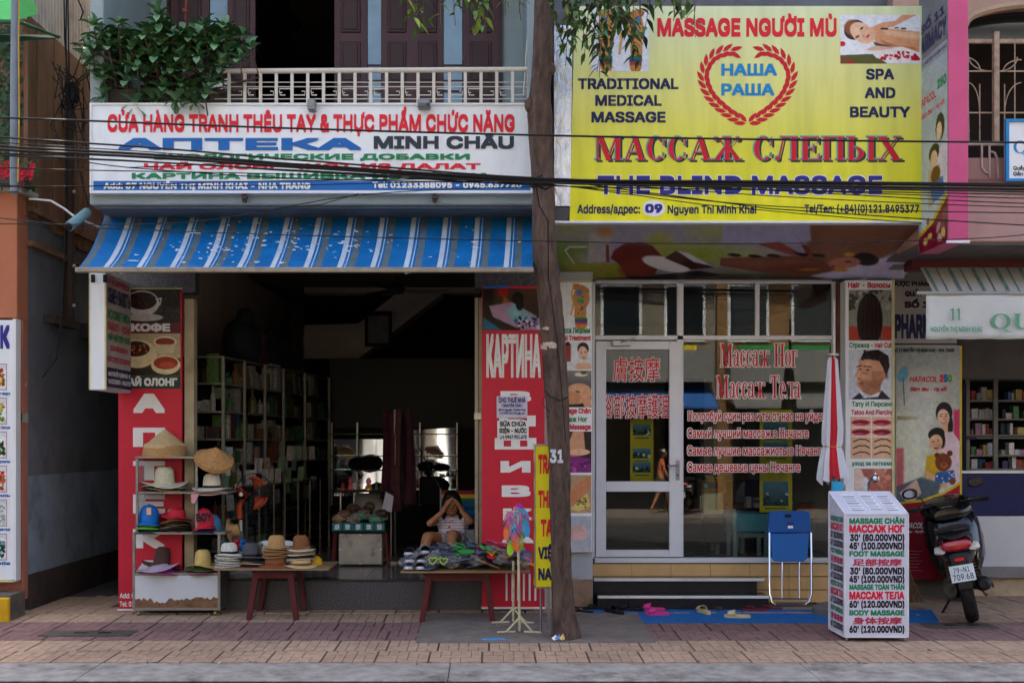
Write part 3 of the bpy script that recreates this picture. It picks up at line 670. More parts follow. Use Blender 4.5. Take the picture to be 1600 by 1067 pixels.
m_rustw = M('rusty_cream_iron', '#a3907a', .7, var=.2, scale=20, dirt=.8, dscale=14, dirtcol='#5a4234')
gz = lambda py: PZ(py, yW); gx = lambda px_: PX(px_, yW)
BOX('grille_bar', m_rustw, gx(1507), wx1, yW+.02, yW+.05, gz(66), gz(60), ph)
BOX('grille_post', m_rustw, gx(1553), gx(1561), yW-.01, yW+.04, gz(222), gz(50), ph)
for u in (1515, 1533, 1572, 1588, 1606, 1630):
    MB().tube([(gx(u), yW+.03, gz(66)), (gx(u), yW+.03, gz(222))] if u not in (1533, 1572, 1606) else [(gx(u), yW+.03, gz(130)), (gx(u), yW+.03, gz(222))], .006, 6).build('grille_bar', m_rustw, ph)
def curl(cx_, w_, z0_, z1_, s=1):
    pts = []
    for i in range(9):
        t = i/8; pts.append((gx(cx_+s*w_*math.sin(t*math.pi/2)), yW+.03, gz(z0_+(z1_-z0_)*(1-math.cos(t*math.pi/2))))) 
    MB().tube(pts, .006, 6).build('grille_scroll', m_rustw, ph)
curl(1508, 26, 88, 110); curl(1598, 28, 92, 110, -1); curl(1550, 34, 110, 88, -1); curl(1562, 30, 110, 88)
curl(1515, 18, 128, 175); curl(1598, 26, 128, 175, -1); curl(1508, 8, 100, 222)
MB().box(gx(1507), wx1, yW+.025, yW+.035, gz(176), gz(174)).build('grille_bar', m_rustw, ph)
MB().box(gx(1507), wx1, yW+.025, yW+.035, gz(111), gz(109)).build('grille_bar', m_rustw, ph)
yP = -1.0
MB().box(3.65, 9, yP, yW, PZ(378, yP), PZ(290, yP)).build('fascia', M('salmon_fascia', '#b3938a', .85, var=.06, dirt=.3, dscale=1.5, dirtcol='#8d756c'), ph, bevel=.01)
MB().box(3.65, 9, yP-.03, yW, PZ(290, yP), PZ(281, yP)).build('ledge', M('brown_ledge', '#7a5a50', .8, dirt=.4), ph)
MB().box(3.65, 9, yP+.02, yP+.1, PZ(281, yP), PZ(246, yP)).build('parapet', m_pinkw, ph)
m_railp = M('weathered_rail', '#b5a99a', .6, dirt=.6, dscale=10, dirtcol='#6b5040')
BOX('balcony_rail', m_railp, PX(1512, yP), PX(1575, yP), yP+.0, yP+.04, PZ(226, yP), PZ(222, yP), ph)
for pts in ([(1534, 226), (1534, 262), (1540, 270), (1546, 272)], [(1546, 226), (1546, 278)], [(1548, 237), (1554, 239), (1558, 248), (1559, 278)]):
    MB().tube([P(u, v, yP+.015) for u, v in pts], .010, 8).build('rail_bar', m_railp, ph, smooth=True)
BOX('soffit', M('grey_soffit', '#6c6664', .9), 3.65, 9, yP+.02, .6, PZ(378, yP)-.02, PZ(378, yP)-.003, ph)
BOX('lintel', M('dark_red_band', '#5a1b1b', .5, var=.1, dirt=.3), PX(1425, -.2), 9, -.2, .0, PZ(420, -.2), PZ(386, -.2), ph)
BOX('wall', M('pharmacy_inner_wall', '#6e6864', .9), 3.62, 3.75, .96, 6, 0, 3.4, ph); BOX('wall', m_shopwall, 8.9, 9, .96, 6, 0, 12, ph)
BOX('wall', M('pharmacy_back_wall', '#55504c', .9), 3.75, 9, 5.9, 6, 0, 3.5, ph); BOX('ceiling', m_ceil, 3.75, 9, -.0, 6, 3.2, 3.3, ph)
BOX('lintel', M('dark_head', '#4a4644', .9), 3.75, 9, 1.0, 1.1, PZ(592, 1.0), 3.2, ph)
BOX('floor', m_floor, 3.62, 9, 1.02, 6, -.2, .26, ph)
BOX('roof', m_grayw, 3.62, 9, -.35, 6, 12, 12.2, ph)  # unseen roof, set high so the house shades the street
BOX('base', M('flowered_marble', '#b9a488', .3, var=.2, scale=3, dirt=.95, dscale=4.5, dirtcol='#6e3327'), PX(1500, .97), 9, .97, 1.02, -.05, PZ(903, .97), ph)
MB().box(PX(1500, .9), 9, .9, 1.2, PZ(903, .9), PZ(887, .9)).build('base_ledge', M('grey_ledge', '#7d7a78', .5, var=.15), ph, bevel=.005)
# ------------------------------------------------------------------ alley and orange building on the left
al = thing('alley_wall', 'grey plastered alley wall with brown timber cladding and pale metal sheets above', 'wall', (-4.4, 2, 0))
XA = -4.35
BOX('plaster', m_grayw, XA-.1, XA, .0, 8, 1.25, 4.1, al)
BOX('paint', m_bluew, XA-.1, XA+.002, .0, 8, .33, 1.252, al)
BOX('plinth', m_soot, XA-.1, XA+.02, .0, 8, -.1, .33, al)
# timber boards above, hung from the wall
y = -.05; k = 0
while y < 4.2:
    w = random.uniform(.16, .22); zb = 3.62+random.uniform(-.03, .03)+max(0, (.9-y))*.05
    MB().box(XA-.02, XA+.02+random.uniform(0, .012), y, y+w-.008, zb, 5.55).build('timber_board', m_timber, al); y += w
for k, (z0_, z1_) in enumerate(((3.4, 3.6), (3.62, 3.7))): BOX('timber_rail', m_timber, XA, XA+.06, -.04, 4.2, z0_+.1*k, z0_+.1*k+.05, al)
cs = MB(); y = -.2
while y < 4: cs.add([(XA-.02, y, 5.5), (XA+.02, y+.03, 5.5), (XA+.02, y+.05, 5.5), (XA-.02, y+.08, 5.5), (XA-.02, y, 9), (XA+.02, y+.03, 9), (XA+.02, y+.05, 9), (XA-.02, y+.08, 9)], [(0,1,5,4), (1,2,6,5), (2,3,7,6)]); y += .08
tag(cs.build('corrugated_sheet', m_corr, al), kind='stuff')
tag(BOX('passage_ceiling', m_soot, XA, -3.5, 1.3, 8, 2.66, 2.82, None), 'sooty concrete slab over the dark alley passage', 'slab', kind='structure')
BOX('ledge', m_soot, XA-.0, XA+.12, .35, 1.0, 2.72, 2.8, al)
MB().tube([(XA+.05, .9, 2.8), (XA+.05, .9, 5.0)], .05, 8).build('drain_pipe', M('brown_pipe', '#4a3b33', .8, dirt=.4), al, smooth=True)
for z in (2.95, 3.35, 3.75, 4.1): MB().ball((XA+.11, .86, z), .018, 8, 6).build('insulator', M('porcelain', '#c0bcb4', .4), al)
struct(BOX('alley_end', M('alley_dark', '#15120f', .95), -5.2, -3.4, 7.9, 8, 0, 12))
ob = thing('orange_house', 'orange plastered house corner with a flower ledge at the left edge', 'building', (-5.2, 0, 0))
yo = -.24
BOX('pillar', m_orange, -4.82, XA, yo, .0, PZ(497, yo), PZ(300, yo), ob, bevel=.006)
BOX('pillar_base', m_orange2, -4.83, XA+.002, yo+.12, .0, PZ(940, yo), PZ(497, yo), ob, bevel=.006)
BOX('wall', m_orange2, -9, -4.82, -.1, .0, -.1, PZ(300, yo), ob)
BOX('upper_wall', m_timber, -9, XA-.11, .6, .7, 3.8, 12, ob)
BOX('window_opening', m_black, -4.95, -4.81, yo+.02, yo+.05, PZ(420, yo), PZ(300, yo), ob)
MB().box(-9, XA+.06, yo-.05, .1, PZ(301, yo), PZ(291, yo)).build('ledge', M('cream_ledge', '#b3aca0', .8, dirt=.4), ob, bevel=.004)
BOX('plinth', m_patch, -9, -4.37, yo, -.1, -.1, PZ(925, yo), ob)
BOX('roof', m_grayw, -9, -4.4, -.1, 8, 12, 12.2, ob)  # unseen roof at the height that keeps the street shaded
struct(BOX('house_step', M('yellow_marked_step', '#6d665e', .9, var=.2, dirt=.6), -9, PX(24, -.45), -.55, yo, -.1, PZ(928, -.5)))
tag(BOX('yellow_kerb_block', M('yellow_paint_chipped', '#d9a818', .7, var=.15, dirt=.7, dscale=9, dirtcol='#6a5a3a'), -5.1, PX(16, -.56), -.6, -.55, -.05, PZ(934, -.6), None, bevel=.01), 'yellow painted concrete block at the foot of the orange house', 'block')
# ================================================================== signs
i_red = M('ink_red', '#d81c30', .45, var=.04); i_red2 = M('ink_crimson', '#c4102a', .45, var=.04); i_blue = M('ink_blue', '#0e62ac', .45, var=.04)
i_navy = M('ink_navy', '#1b2350', .5, var=.04); i_indigo = M('ink_indigo', '#2b2a86', .5, var=.04); i_green = M('ink_green', '#12804f', .45, var=.04)
i_black = M('ink_black', '#15161c', .5, var=.04); i_white = M('ink_white', '#e4e4e0', .5, var=.04); i_char = M('ink_charcoal', '#2a3440', .5, var=.04)
i_cyan = M('ink_cyan', '#35a7b0', .5, var=.04); i_sky = M('ink_sky_blue', '#1686c2', .5, var=.04); i_dgreen = M('ink_dark_green', '#123c36', .5, var=.04)
i_pink = M('ink_pink', '#b4364f', .5, var=.04); i_palegreen = M('ink_faded_green', '#5f9a76', .6, var=.12)
m_signw = M('sign_white_vinyl', '#e4e9ea', .4, var=.03, scale=2, dirt=.35, dscale=3, dirtcol='#b4b6b0', stretch=(1, 1, .22), bump=.12, bscale=3)
# ---- white shop sign
yS = -1.0
s1 = thing('shop_sign', 'wide white sign with red, blue and green lettering on the left shop balcony', 'sign', (PX(485, yS), yS, PZ(300, yS)))
PB('panel', m_signw, 142, 830, 163, 300, yS-.06, .055, s1)
fy = yS-.062
def u_(px): return px
for a, b, c, d in ((140, 832, 161, 164), (140, 832, 299, 302), (140, 143, 164, 299), (829, 832, 164, 299)):
    PB('frame', m_white, a, b, c, d, yS-.075, .07, s1)
PB('blue_band', i_blue, 146, 829, 283, 297.5, fy-.001, .003, s1)
f1 = fy-.001; f2 = fy-.003
T(s1, 'CỬA HÀNG TRANH THÊU TAY & THỰC PHẨM CHỨC NĂNG', 168, 804, 207, 28, i_red, f1, bold=.04, bx=.02)
T(s1, 'АПТЕКА', 184, 565, 235, 19, i_blue, f1, bold=.05, bx=.032)
T(s1, 'MINH CHÂU', 584, 803, 233, 20, i_char, f1, bold=.05, bx=.03)
T(s1, 'БИОЛОГИЧЕСКИЕ ДОБАВКИ', 241, 734, 250, 9.5, i_green, f1, bold=.04, bx=.028)
T(s1, 'ЧАЙ ОЛОНГ ЧИСТ ИЗ ДАЛАТ', 225, 751, 265, 9.5, i_red, f1, bold=.04, bx=.028)
T(s1, 'КАРТИНА ВЫШИВКА ИЗ ШЁЛКА', 206, 768, 280, 9.5, i_green, f1, bold=.04, bx=.028)
T(s1, 'Add: 07 NGUYỄN THỊ MINH KHAI - NHA TRANG', 162, 485, 295.5, 9.5, i_white, f2, bold=.04, bx=.03)
T(s1, 'Tel: 01233388095 - 0945.637720', 582, 815, 294, 9.5, i_white, f2, bold=.04, bx=.03)
# flood lamps and little brackets on the sign
for px, w in ((662, 20), (486, 12)):
    l = thing('flood_lamp', 'small square grey flood lamp clamped on the sign top' if w > 15 else 'small round grey lamp clamped on the sign top left of the square one', 'lamp', P(px, 160, yS-.1))
    PB('lamp_body', M('lamp_grey', '#7d8486', .4, metal=.4, var=.1), px-w/2, px+w/2, 154, 168 if w > 15 else 172, yS-.16, .09, l, bevel=.01)
    PB('lamp_glass', m_dglass, px-w/2+2, px+w/2-2, 161, 166, yS-.163, .004, l)
for px in (679, 381):
    b = thing('sign_bracket', 'dark steel bracket under the middle right of the white sign' if px > 500 else 'pale bracket under the left half of the white sign', 'bracket', P(px, 300, yS-.08))
    PB('bracket_arm', M('bracket_brown', '#4b3a36', .6), px-3, px+3, 296, 315, yS-.05, .045, b, bevel=.003)
    PB('bracket_foot', M('bracket_brown', '#4b3a36', .6), px-4, px+5, 306, 310, yS-.07, .03, b)
# ---- yellow sign
s2 = thing('massage_sign', 'big yellow massage sign with red laurel wreath and red Cyrillic letters', 'sign', (PX(1165, yS), yS, PZ(345, yS)))
ys2 = yS-.08
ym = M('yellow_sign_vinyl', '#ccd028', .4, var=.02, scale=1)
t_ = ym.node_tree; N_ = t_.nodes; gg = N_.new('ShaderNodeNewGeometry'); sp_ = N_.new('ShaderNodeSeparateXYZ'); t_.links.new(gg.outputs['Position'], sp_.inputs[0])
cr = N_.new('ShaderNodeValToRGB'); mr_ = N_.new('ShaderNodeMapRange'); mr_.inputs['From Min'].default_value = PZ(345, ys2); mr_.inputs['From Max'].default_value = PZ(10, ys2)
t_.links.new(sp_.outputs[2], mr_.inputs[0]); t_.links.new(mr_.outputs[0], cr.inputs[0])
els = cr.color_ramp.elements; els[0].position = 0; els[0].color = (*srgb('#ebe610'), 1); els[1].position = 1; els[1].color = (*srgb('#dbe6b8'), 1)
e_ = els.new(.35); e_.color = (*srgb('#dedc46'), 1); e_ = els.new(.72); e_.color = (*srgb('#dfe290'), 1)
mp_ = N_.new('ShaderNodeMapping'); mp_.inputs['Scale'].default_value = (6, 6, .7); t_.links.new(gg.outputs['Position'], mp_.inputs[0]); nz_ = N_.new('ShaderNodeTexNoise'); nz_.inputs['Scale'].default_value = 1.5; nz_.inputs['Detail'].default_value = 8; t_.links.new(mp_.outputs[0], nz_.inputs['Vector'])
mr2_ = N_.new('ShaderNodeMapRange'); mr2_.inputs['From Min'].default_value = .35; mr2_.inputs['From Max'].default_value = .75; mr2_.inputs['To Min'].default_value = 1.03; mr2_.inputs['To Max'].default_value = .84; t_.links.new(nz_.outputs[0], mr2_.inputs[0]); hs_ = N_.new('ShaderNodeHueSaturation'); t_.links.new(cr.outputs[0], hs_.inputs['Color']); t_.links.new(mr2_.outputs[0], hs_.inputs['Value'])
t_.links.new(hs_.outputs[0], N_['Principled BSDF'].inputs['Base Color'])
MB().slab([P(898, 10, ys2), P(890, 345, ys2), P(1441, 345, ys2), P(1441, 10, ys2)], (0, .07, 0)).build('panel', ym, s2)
PB('frame', m_white, 866, 1441, 345, 348.5, ys2-.01, .1, s2); PB('frame', m_white, 1441, 1443, 10, 345, ys2-.01, .1, s2)
PB('box_back', m_grayw, 866, 1441, 12, 344, ys2+.075, .9, s2)
fo = M('crinkled_foil', '#c4c7c9', .22, metal=1, var=.15, scale=9, bump=1.0, bscale=22, stretch=(1, 1, .5))
MB().slab([P(866, 40, ys2), P(866, 322, ys2), P(891, 322, ys2), P(895, 40, ys2)], (0, .065, 0)).build('foil_strip', fo, s2)
MB().slab([P(866, 324, ys2), P(866, 344, ys2), P(888, 344, ys2), P(891, 324, ys2)], (0, .065, 0)).build('dark_flashing', M('dark_flashing', '#4d4a48', .6), s2)
g1 = ys2-.0005; g2 = ys2-.004
T(s2, 'MASSAGE NGƯỜI MÙ', 1027, 1307, 58, 29, i_red, g1, bold=.045, bx=.025)
T(s2, 'TRADITIONAL', 903, 1060, 140, 17, i_navy, g1, bold=.03); T(s2, 'MEDICAL', 930, 1034, 166, 17, i_navy, g1, bold=.03); T(s2, 'MASSAGE', 924, 1040, 192, 17, i_navy, g1, bold=.03)
T(s2, 'SPA', 1353, 1397, 125, 17, i_navy, g1, bold=.03); T(s2, 'AND', 1351, 1399, 154, 17, i_navy, g1, bold=.03); T(s2, 'BEAUTY', 1328, 1422, 184, 17, i_navy, g1, bold=.03)
T(s2, 'НАША', 1127, 1214, 119, 19, i_sky, g1, bold=.03); T(s2, 'РАША', 1127, 1210, 150, 19, i_sky, g1, bold=.03)
serif_text(s2, 'МАССАЖ', 928, 1163, 251, 37, [i_dgreen, i_cyan, i_red2], g1, grow=(.6, 1.0, 0), shifts=((3, 2.2), (-.8, -.8), (0, 0)), deps=(0, .002, .0036))
serif_text(s2, 'СЛЕПЫХ', 1177, 1410, 251, 37, [i_dgreen, i_cyan, i_red2], g1, grow=(.6, 1.0, 0), shifts=((3, 2.2), (-.8, -.8), (0, 0)), deps=(0, .002, .0036))
T(s2, 'THE BLIND MASSAGE', 934, 1378, 304, 29, i_indigo, g1, bold=.035, bx=.016, outline=(i_white, 1.3))
T(s2, 'Address/адрес:', 902, 1000, 334, 14, i_navy, g1, bold=.025); T(s2, 'Nguyen Thi Minh Khai', 1043, 1182, 334, 13, i_navy, g1, bold=.025)
T(s2, 'Tel/Тел: (+84)(0)121.8495377', 1257, 1436, 333, 13, i_navy, g1, bold=.025)
mb = MB(); c0 = (1021.5, 326)
mb.add([P(c0[0]+18*math.cos(a*math.pi/16), c0[1]+13*math.sin(a*math.pi/16), ys2-.002) for a in range(32)], [tuple(range(31, -1, -1))]).build('white_oval', i_white, s2)
T(s2, '09', 1008, 1035, 333, 14, i_indigo, ys2-.003, bold=.04)
# laurel wreath
wm = MB(); cxw, cyw = 1168, 130
_wl = []
def wreath_at(t):
    if not _wl:
        q = [wreath_pt(i/80) for i in range(81)]; s = [0]
        for a, b in zip(q[:-1], q[1:]): s.append(s[-1]+(b-a).length)
        _wl.append((q, s))
    q, s = _wl[0]; d = min(max(t, 0), 1)*s[-1]
    for i in range(80):
        if s[i+1] >= d: return q[i].lerp(q[i+1], (d-s[i])/(s[i+1]-s[i]+1e-9))
    return q[-1]
def wreath_pt(t):   # left half of the heart-shaped wreath: bottom tip to top centre
    pts = [(1168, 193), (1140, 178), (1112, 152), (1100, 122), (1107, 98), (1122, 85), (1143, 80), (1163, 88)]
    f = t*(len(pts)-1); i = min(int(f), len(pts)-2); q = f-i
    def g(k): return Vector(pts[max(0, min(len(pts)-1, k))])
    a, b, c, d = g(i-1), g(i), g(i+1), g(i+2)
    return .5*((2*b)+(c-a)*q+(2*a-5*b+4*c-d)*q*q+(3*b-a-3*c+d)*q**3)
for s in (-1, 1):
    for k in range(15):
        t = .01+k*.062; p = wreath_at(t); q = wreath_at(min(1, t+.03)); d = (q-p).normalized()
        for side in (-1, 1):
            an = side*.42; dd = Vector((d.x*math.cos(an)-d.y*math.sin(an), d.x*math.sin(an)+d.y*math.cos(an))); nn = Vector((-dd.y, dd.x))
            L_ = 20; W_ = 3.4; o_ = p+Vector((-d.y, d.x))*side*1.0
            sh = [o_, o_+dd*L_*.3+nn*W_, o_+dd*L_*.65+nn*W_*.9, o_+dd*L_, o_+dd*L_*.65-nn*W_*.9, o_+dd*L_*.3-nn*W_]
            pp = [P(cxw+(v.x-cxw)*(1 if s < 0 else -1), v.y, ys2-.0015-.0001*k-.00005*side) for v in sh]
            wm.add(pp, [tuple(range(6)) if s > 0 else tuple(range(5, -1, -1))])
wm.build('laurel_wreath', i_red2, s2)
# spa picture
def sx(X): return 1310+X*135/1600
def sy(Y): return 15+Y*90/1067
pc = Pic(1313, 24, 1438, 100, '#dfe4ee', .8)
S = lambda pts: [(sx(a), sy(b)) for a, b in pts]
pc.poly(S([(20,850),(640,830),(900,1000),(900,1020),(20,1020)]), '#5d5f34'); pc.poly(S([(0,560),(640,600),(650,720),(450,830),(0,850)]), '#e8eef8')
pc.poly(S([(620,330),(1000,360),(1500,420),(1500,800),(1180,700),(900,690),(700,640),(650,480)]), '#d8a078', 2).poly(S([(800,380),(1480,440),(1480,560),(900,480)]), '#e9c4a0', 4, .8).poly(S([(760,560),(1100,680),(1400,700),(1480,790),(1180,700),(900,700)]), '#b06a44', 3, .7)
pc.poly(S([(640,600),(760,640),(980,690),(700,690)]), '#473f50', 2)
pc.ell(sx(300), sy(380), 17, 15, '#4a3128', -30).ell(sx(250), sy(340), 12, 12, '#8a5a3a', -20, 3); pc.ell(sx(440), sy(440), 21, 14.5, '#e8c0a4', 35, 1.5).ell(sx(560), sy(470), 11, 12, '#e3b595', 20, 2)
pc.ell(sx(430), sy(355), 3.2, 1.6, '#5a3428', -40).ell(sx(350), sy(510), 3.2, 1.6, '#6a4030', -30).ell(sx(545), sy(500), 3.4, 1.7, '#a83c44', -45).ell(sx(470), sy(500), 1.5, 1.2, '#b07860')
pc.poly(S([(1450,90),(1200,90),(1050,220),(820,240),(640,320),(760,370),(1000,330),(1200,230),(1440,110)]), '#d8a080', 1.5); pc.rect(sx(780), sy(345), sx(920), sy(380), '#3a3438').rect(sx(1040), sy(335), sx(1115), sy(355), '#3a3438').rect(sx(1160), sy(345), sx(1255), sy(372), '#3a3438')
pc.poly(S([(480,760),(700,670),(900,700),(1150,700),(1000,760)]), '#dfb294', 1.5); pc.poly(S([(600,800),(1170,690),(1500,800),(1500,980),(1000,1000),(700,900)]), '#ece6e4', 1.5)
pc.spots(sx(800), sy(850), sx(1480), sy(930), 40, ['#c01430', '#a80f2c', '#d83048'], 1, 3).spots(sx(1000), sy(790), sx(1300), sy(850), 12, ['#c01430', '#a80f2c'], 1, 2); pc.ell(sx(70), sy(640), 5, 4, '#c8203c').ell(sx(210), sy(970), 7, 2.5, '#b82030').ell(sx(60), sy(930), 5, 2.5, '#a83020')
pc.put('picture', s2, flat_map(ys2), .0)
# foot chart
def soles(pc, cx0, cy0, w, h, flip=1, full=True):
    pc.ell(cx0, cy0-h*.18, w*.5, h*.3, '#c08a50', 4*flip, 1); pc.ell(cx0-flip*w*.05, cy0+h*.16, w*.36, h*.36, '#c48c52', 0, 1); pc.ell(cx0, cy0+h*.4, w*.37, h*.16, '#c08448', 0, 1)
    for i in range(5): pc.ell(cx0+flip*(-w*.38+i*w*.19), cy0-h*.46+abs(i-.6)*h*.035, w*(.15-.012*i), h*.07, '#b87c48', 0, .8)
    pc.ell(cx0-flip*w*.12, cy0-h*.3, w*.2, h*.08, '#5878a8').ell(cx0-flip*w*.02, cy0-h*.12, w*.22, h*.06, '#3f9a68'); pc.spots(cx0-w*.3, cy0-h*.3, cx0+w*.35, cy0+h*.2, 14, ['#8a4a2c', '#a5593a', '#5a7a9a', '#7a8a4a'], .8, w*.08)
    pc.rect(cx0-w*.38, cy0+h*.27, cx0+w*.38, cy0+h*.32, '#2c7a4a', .6).rect(cx0-w*.38, cy0+h*.32, cx0+w*.38, cy0+h*.37, '#2f4a8c', .6).rect(cx0-w*.36, cy0+h*.37, cx0+w*.36, cy0+h*.42, '#a8403c', .6)
pc = Pic(924, 15, 1014, 112, '#d9dfe6', .8); soles(pc, 947, 62, 26, 96, 1); soles(pc, 993, 62, 26, 96, -1); pc.line([(970, 22), (967, 40), (971, 60), (968, 84)], 4, '#d0a060')
pc.mix(((abs(pc.V-112) < 200) & False).astype(float), '#ffffff'); pc.put('picture', s2, flat_map(ys2), .0)
# ---- slanted soffit poster
so_ = thing('soffit_poster', 'long dim poster of cut coconuts and a back massage slanting under the yellow sign', 'poster', P(1150, 437, .35))
yf, yb = -.98, .42
A, B, C, Dd = P(867, 349, yf), P(1436, 349, yf), P(1416, 437, yb), P(874, 437, yb)
mp = quad_map(A, B, C, Dd, 0, 570, 0, 88)
MB().slab([A, B, C, Dd], -mp.n*.05).build('panel', m_grayw, so_)
pc = Pic(0, 0, 570, 88, '#8f90a4', 1.3)
K = lambda pts: [((a)*290/1600-7, (b)*290/1600-8) for a, b in pts]
K2 = lambda pts: [((a)*315/1600+263, (b)*315/1600-8) for a, b in pts]
e = lambda a, b, rx, ry, c, **k: pc.ell(a*290/1600-7, b*290/1600-8, rx*290/1600, ry*290/1600, c, **k)
for (a, b, rx, ry, c) in ((150, 60, 200, 50, '#8f9a50'), (90, 300, 110, 110, '#66882e'), (150, 440, 180, 90, '#7f8f3c'), (940, 190, 90, 60, '#97a032'), (1100, 300, 300, 80, '#8a9a4a'), (1400, 100, 160, 60, '#9aa468'), (1350, 300, 300, 70, '#90a040'), (1700, 350, 250, 90, '#98a070'), (260, 240, 90, 50, '#5f7f30'), (1700, 480, 500, 60, '#6d7268')):
    e(a, b, rx, ry, c, soft=22)
pc.rect(0, 78, 570, 90, '#4c4a38', 6)
pc.poly(K([(120,400),(300,370),(640,370),(700,430),(640,500),(300,530),(120,500)]), '#8a8c3c', 3); pc.poly(K([(330,120),(520,110),(500,350),(300,370)]), '#a6a8a8', 4, .8); pc.line(K([(180,370),(110,260),(150,230),(300,230)]), 2.2, '#b9bcc0'); pc.rect(*K([(470,210)])[0], *K([(500,360)])[0], '#7a4030', 2); e(470, 110, 70, 35, '#a87848', soft=6)
pc.poly(K([(510,330),(540,260),(640,200),(770,188),(880,220),(980,320),(900,480),(700,500),(560,360)]), '#6a2c26', 2); e(720, 430, 130, 80, '#7a3a30', soft=8)
pc.poly(K([(640,480),(800,500),(1300,440),(1500,480),(1200,520),(700,530)]), '#2c2226', 3)
pc.ell(*K([(1000, 380)])[0], 39, 11, '#d0d0da', 13, 1.5).ell(*K([(1000, 378)])[0], 34, 8.5, '#dcdce4', 13, 2); pc.poly(K([(990,325),(1090,262),(1440,410),(1240,430)]), '#4a1f20', 1.5).poly(K([(1100,265),(1180,275),(1440,405),(1250,360)]), '#bfc2cc', 1.5)
pc.rect(400, -2, 575, 60, '#7e5a46', 6); 
for i in range(7): pc.line([(425+i*24, 0), (405+i*24, 55)], .8, '#8a5a3c', 1.5)
pc.poly(K2([(1320,300),(1560,180),(1540,480),(900,480),(700,440)]), '#b4b4d0', 4); pc.poly(K2([(0,300),(700,280),(850,330),(980,400),(700,460),(400,430),(0,360)]), '#74493c', 3).poly(K2([(0,320),(600,310),(800,340),(300,380),(0,350)]), '#8a5c4a', 6, .7)
pc.poly(K2([(340,40),(680,40),(720,160),(600,190),(450,180),(340,200),(0,180),(0,40)]), '#9a9cba', 4); pc.poly(K2([(290,190),(460,170),(640,260),(600,280),(480,250)]), '#8a4a40', 1.5).poly(K2([(640,190),(700,200),(760,280),(700,270)]), '#7a4038', 1.5)
for a, b in ((110,275),(280,285),(430,280),(660,270),(800,280)): pc.ell(*K2([(a, b)])[0], 11, 2.5, '#241c24', 5, 1)
pc.ell(*K2([(1190, 310)])[0], 21, 10, '#1a1014', 8, 2); pc.ell(*K2([(1020, 340)])[0], 26, 9, '#a8705c', -4, 2); pc.ell(*K2([(1050, 330)])[0], 5, 1.6, '#3a2020', 0, 1).ell(*K2([(930, 370)])[0], 4, 2, '#8a3038', 0, 1); pc.ell(*K2([(1050, 270)])[0], 9, 3, '#c08a28', 0, 2).ell(*K2([(1000, 400)])[0], 12, 3, '#b88028', 0, 2).ell(*K2([(740, 395)])[0], 16, 2, '#b08030', 0, 2)
pc.put('picture', so_, mp, .001, rough=.4, dim=1.15)  # print colours carry part of the shade under the sign
PB('frame_rail', m_white, 866, 1437, 347, 351, yf-.015, .02, so_)
# ---- left light box (edge-on) with its right face lettered
lbx = thing('projecting_sign_box', 'white projecting sign box with faded Cyrillic price words hanging beside the blue awning', 'sign', P(150, 610, -.75))
yb0, yb1 = -.78, -.12
xa, xb = PX(140, yb0), PX(165, yb0)
zt_, zb_ = PZ(426, yb0), PZ(609, yb0)
MB().box(xa, xb, yb0, yb1, zb_, zt_).build('box', m_signw, lbx, bevel=.004)
MB().box(xb-.008, xb+.006, yb0-.006, yb0+.01, zb_, zt_).box(xa-.004, xa+.003, yb0-.006, yb0+.01, zb_, zt_).build('edge_trim', M('cream_trim', '#c9c08f', .5), lbx)
for u in (142, 161): PB('hook', m_black, u, u+5, 429, 441, yb0-.02, .02, lbx)
mp = quad_map((xb+.002, yb0+.01, zt_), (xb+.002, yb1, zt_), (xb+.002, yb1, zb_), (xb+.002, yb0+.01, zb_), 0, 100, 0, 183)
MB().slab([mp(0, 0, 0), mp(100, 0, 0), mp(100, 183, 0), mp(0, 183, 0)], (.002, 0, 0)).build('face', M('faded_face', '#a59c98', .6, dirt=.3), lbx)
mp = quad_map((xb+.006, yb0+.01, zt_), (xb+.006, yb1, zt_), (xb+.006, yb1, zb_), (xb+.006, yb0+.01, zb_), 0, 100, 0, 183)
if mp.n.x < 0: 
    _m = mp; mp = lambda u, v, d: _m(u, v, -d)+Vector((.004, 0, 0))
for s, v, c_, m_, a, b in (('РАЗРЕШ', 16, 10, i_pink, 5, 90), ('ОБМЕН ВАЛЮТЫ', 45, 24, i_navy, 4, 96), ('КОСМЕТИКА', 70, 15, i_green, 4, 96), ('КАКАО - НОНИ', 88, 13, i_pink, 4, 96), ('ЧАЙ-ЧАЙ ПУЕР-КОФЕ', 104, 11, i_green, 4, 96), ('КОНИ ЖЕНЬШЕНЬ И', 120, 9, i_pink, 14, 86), ('МНОГО ДРУГОЕ ДЛЯ ЗДОРОВЬЯ', 138, 9, i_pink, 4, 96)):
    T(lbx, s, a, b, v, c_, m_, mp=mp, bold=.03)
MB().slab([mp(0, 147, 0), mp(100, 147, 0), mp(100, 178, 0), mp(0, 178, 0)], (.001, 0, 0)).build('blue_band', i_navy, lbx)
T(lbx, 'Add: 07 NGUYỄN THỊ MINH KHAI - NT', 4, 96, 160, 7, i_white, mp=lambda u, v, d: mp(u, v, d)+Vector((.003, 0, 0))); T(lbx, 'Tel: 01233388095 - 0945637720', 4, 96, 172, 7, i_white, mp=lambda u, v, d: mp(u, v, d)+Vector((.003, 0, 0)))
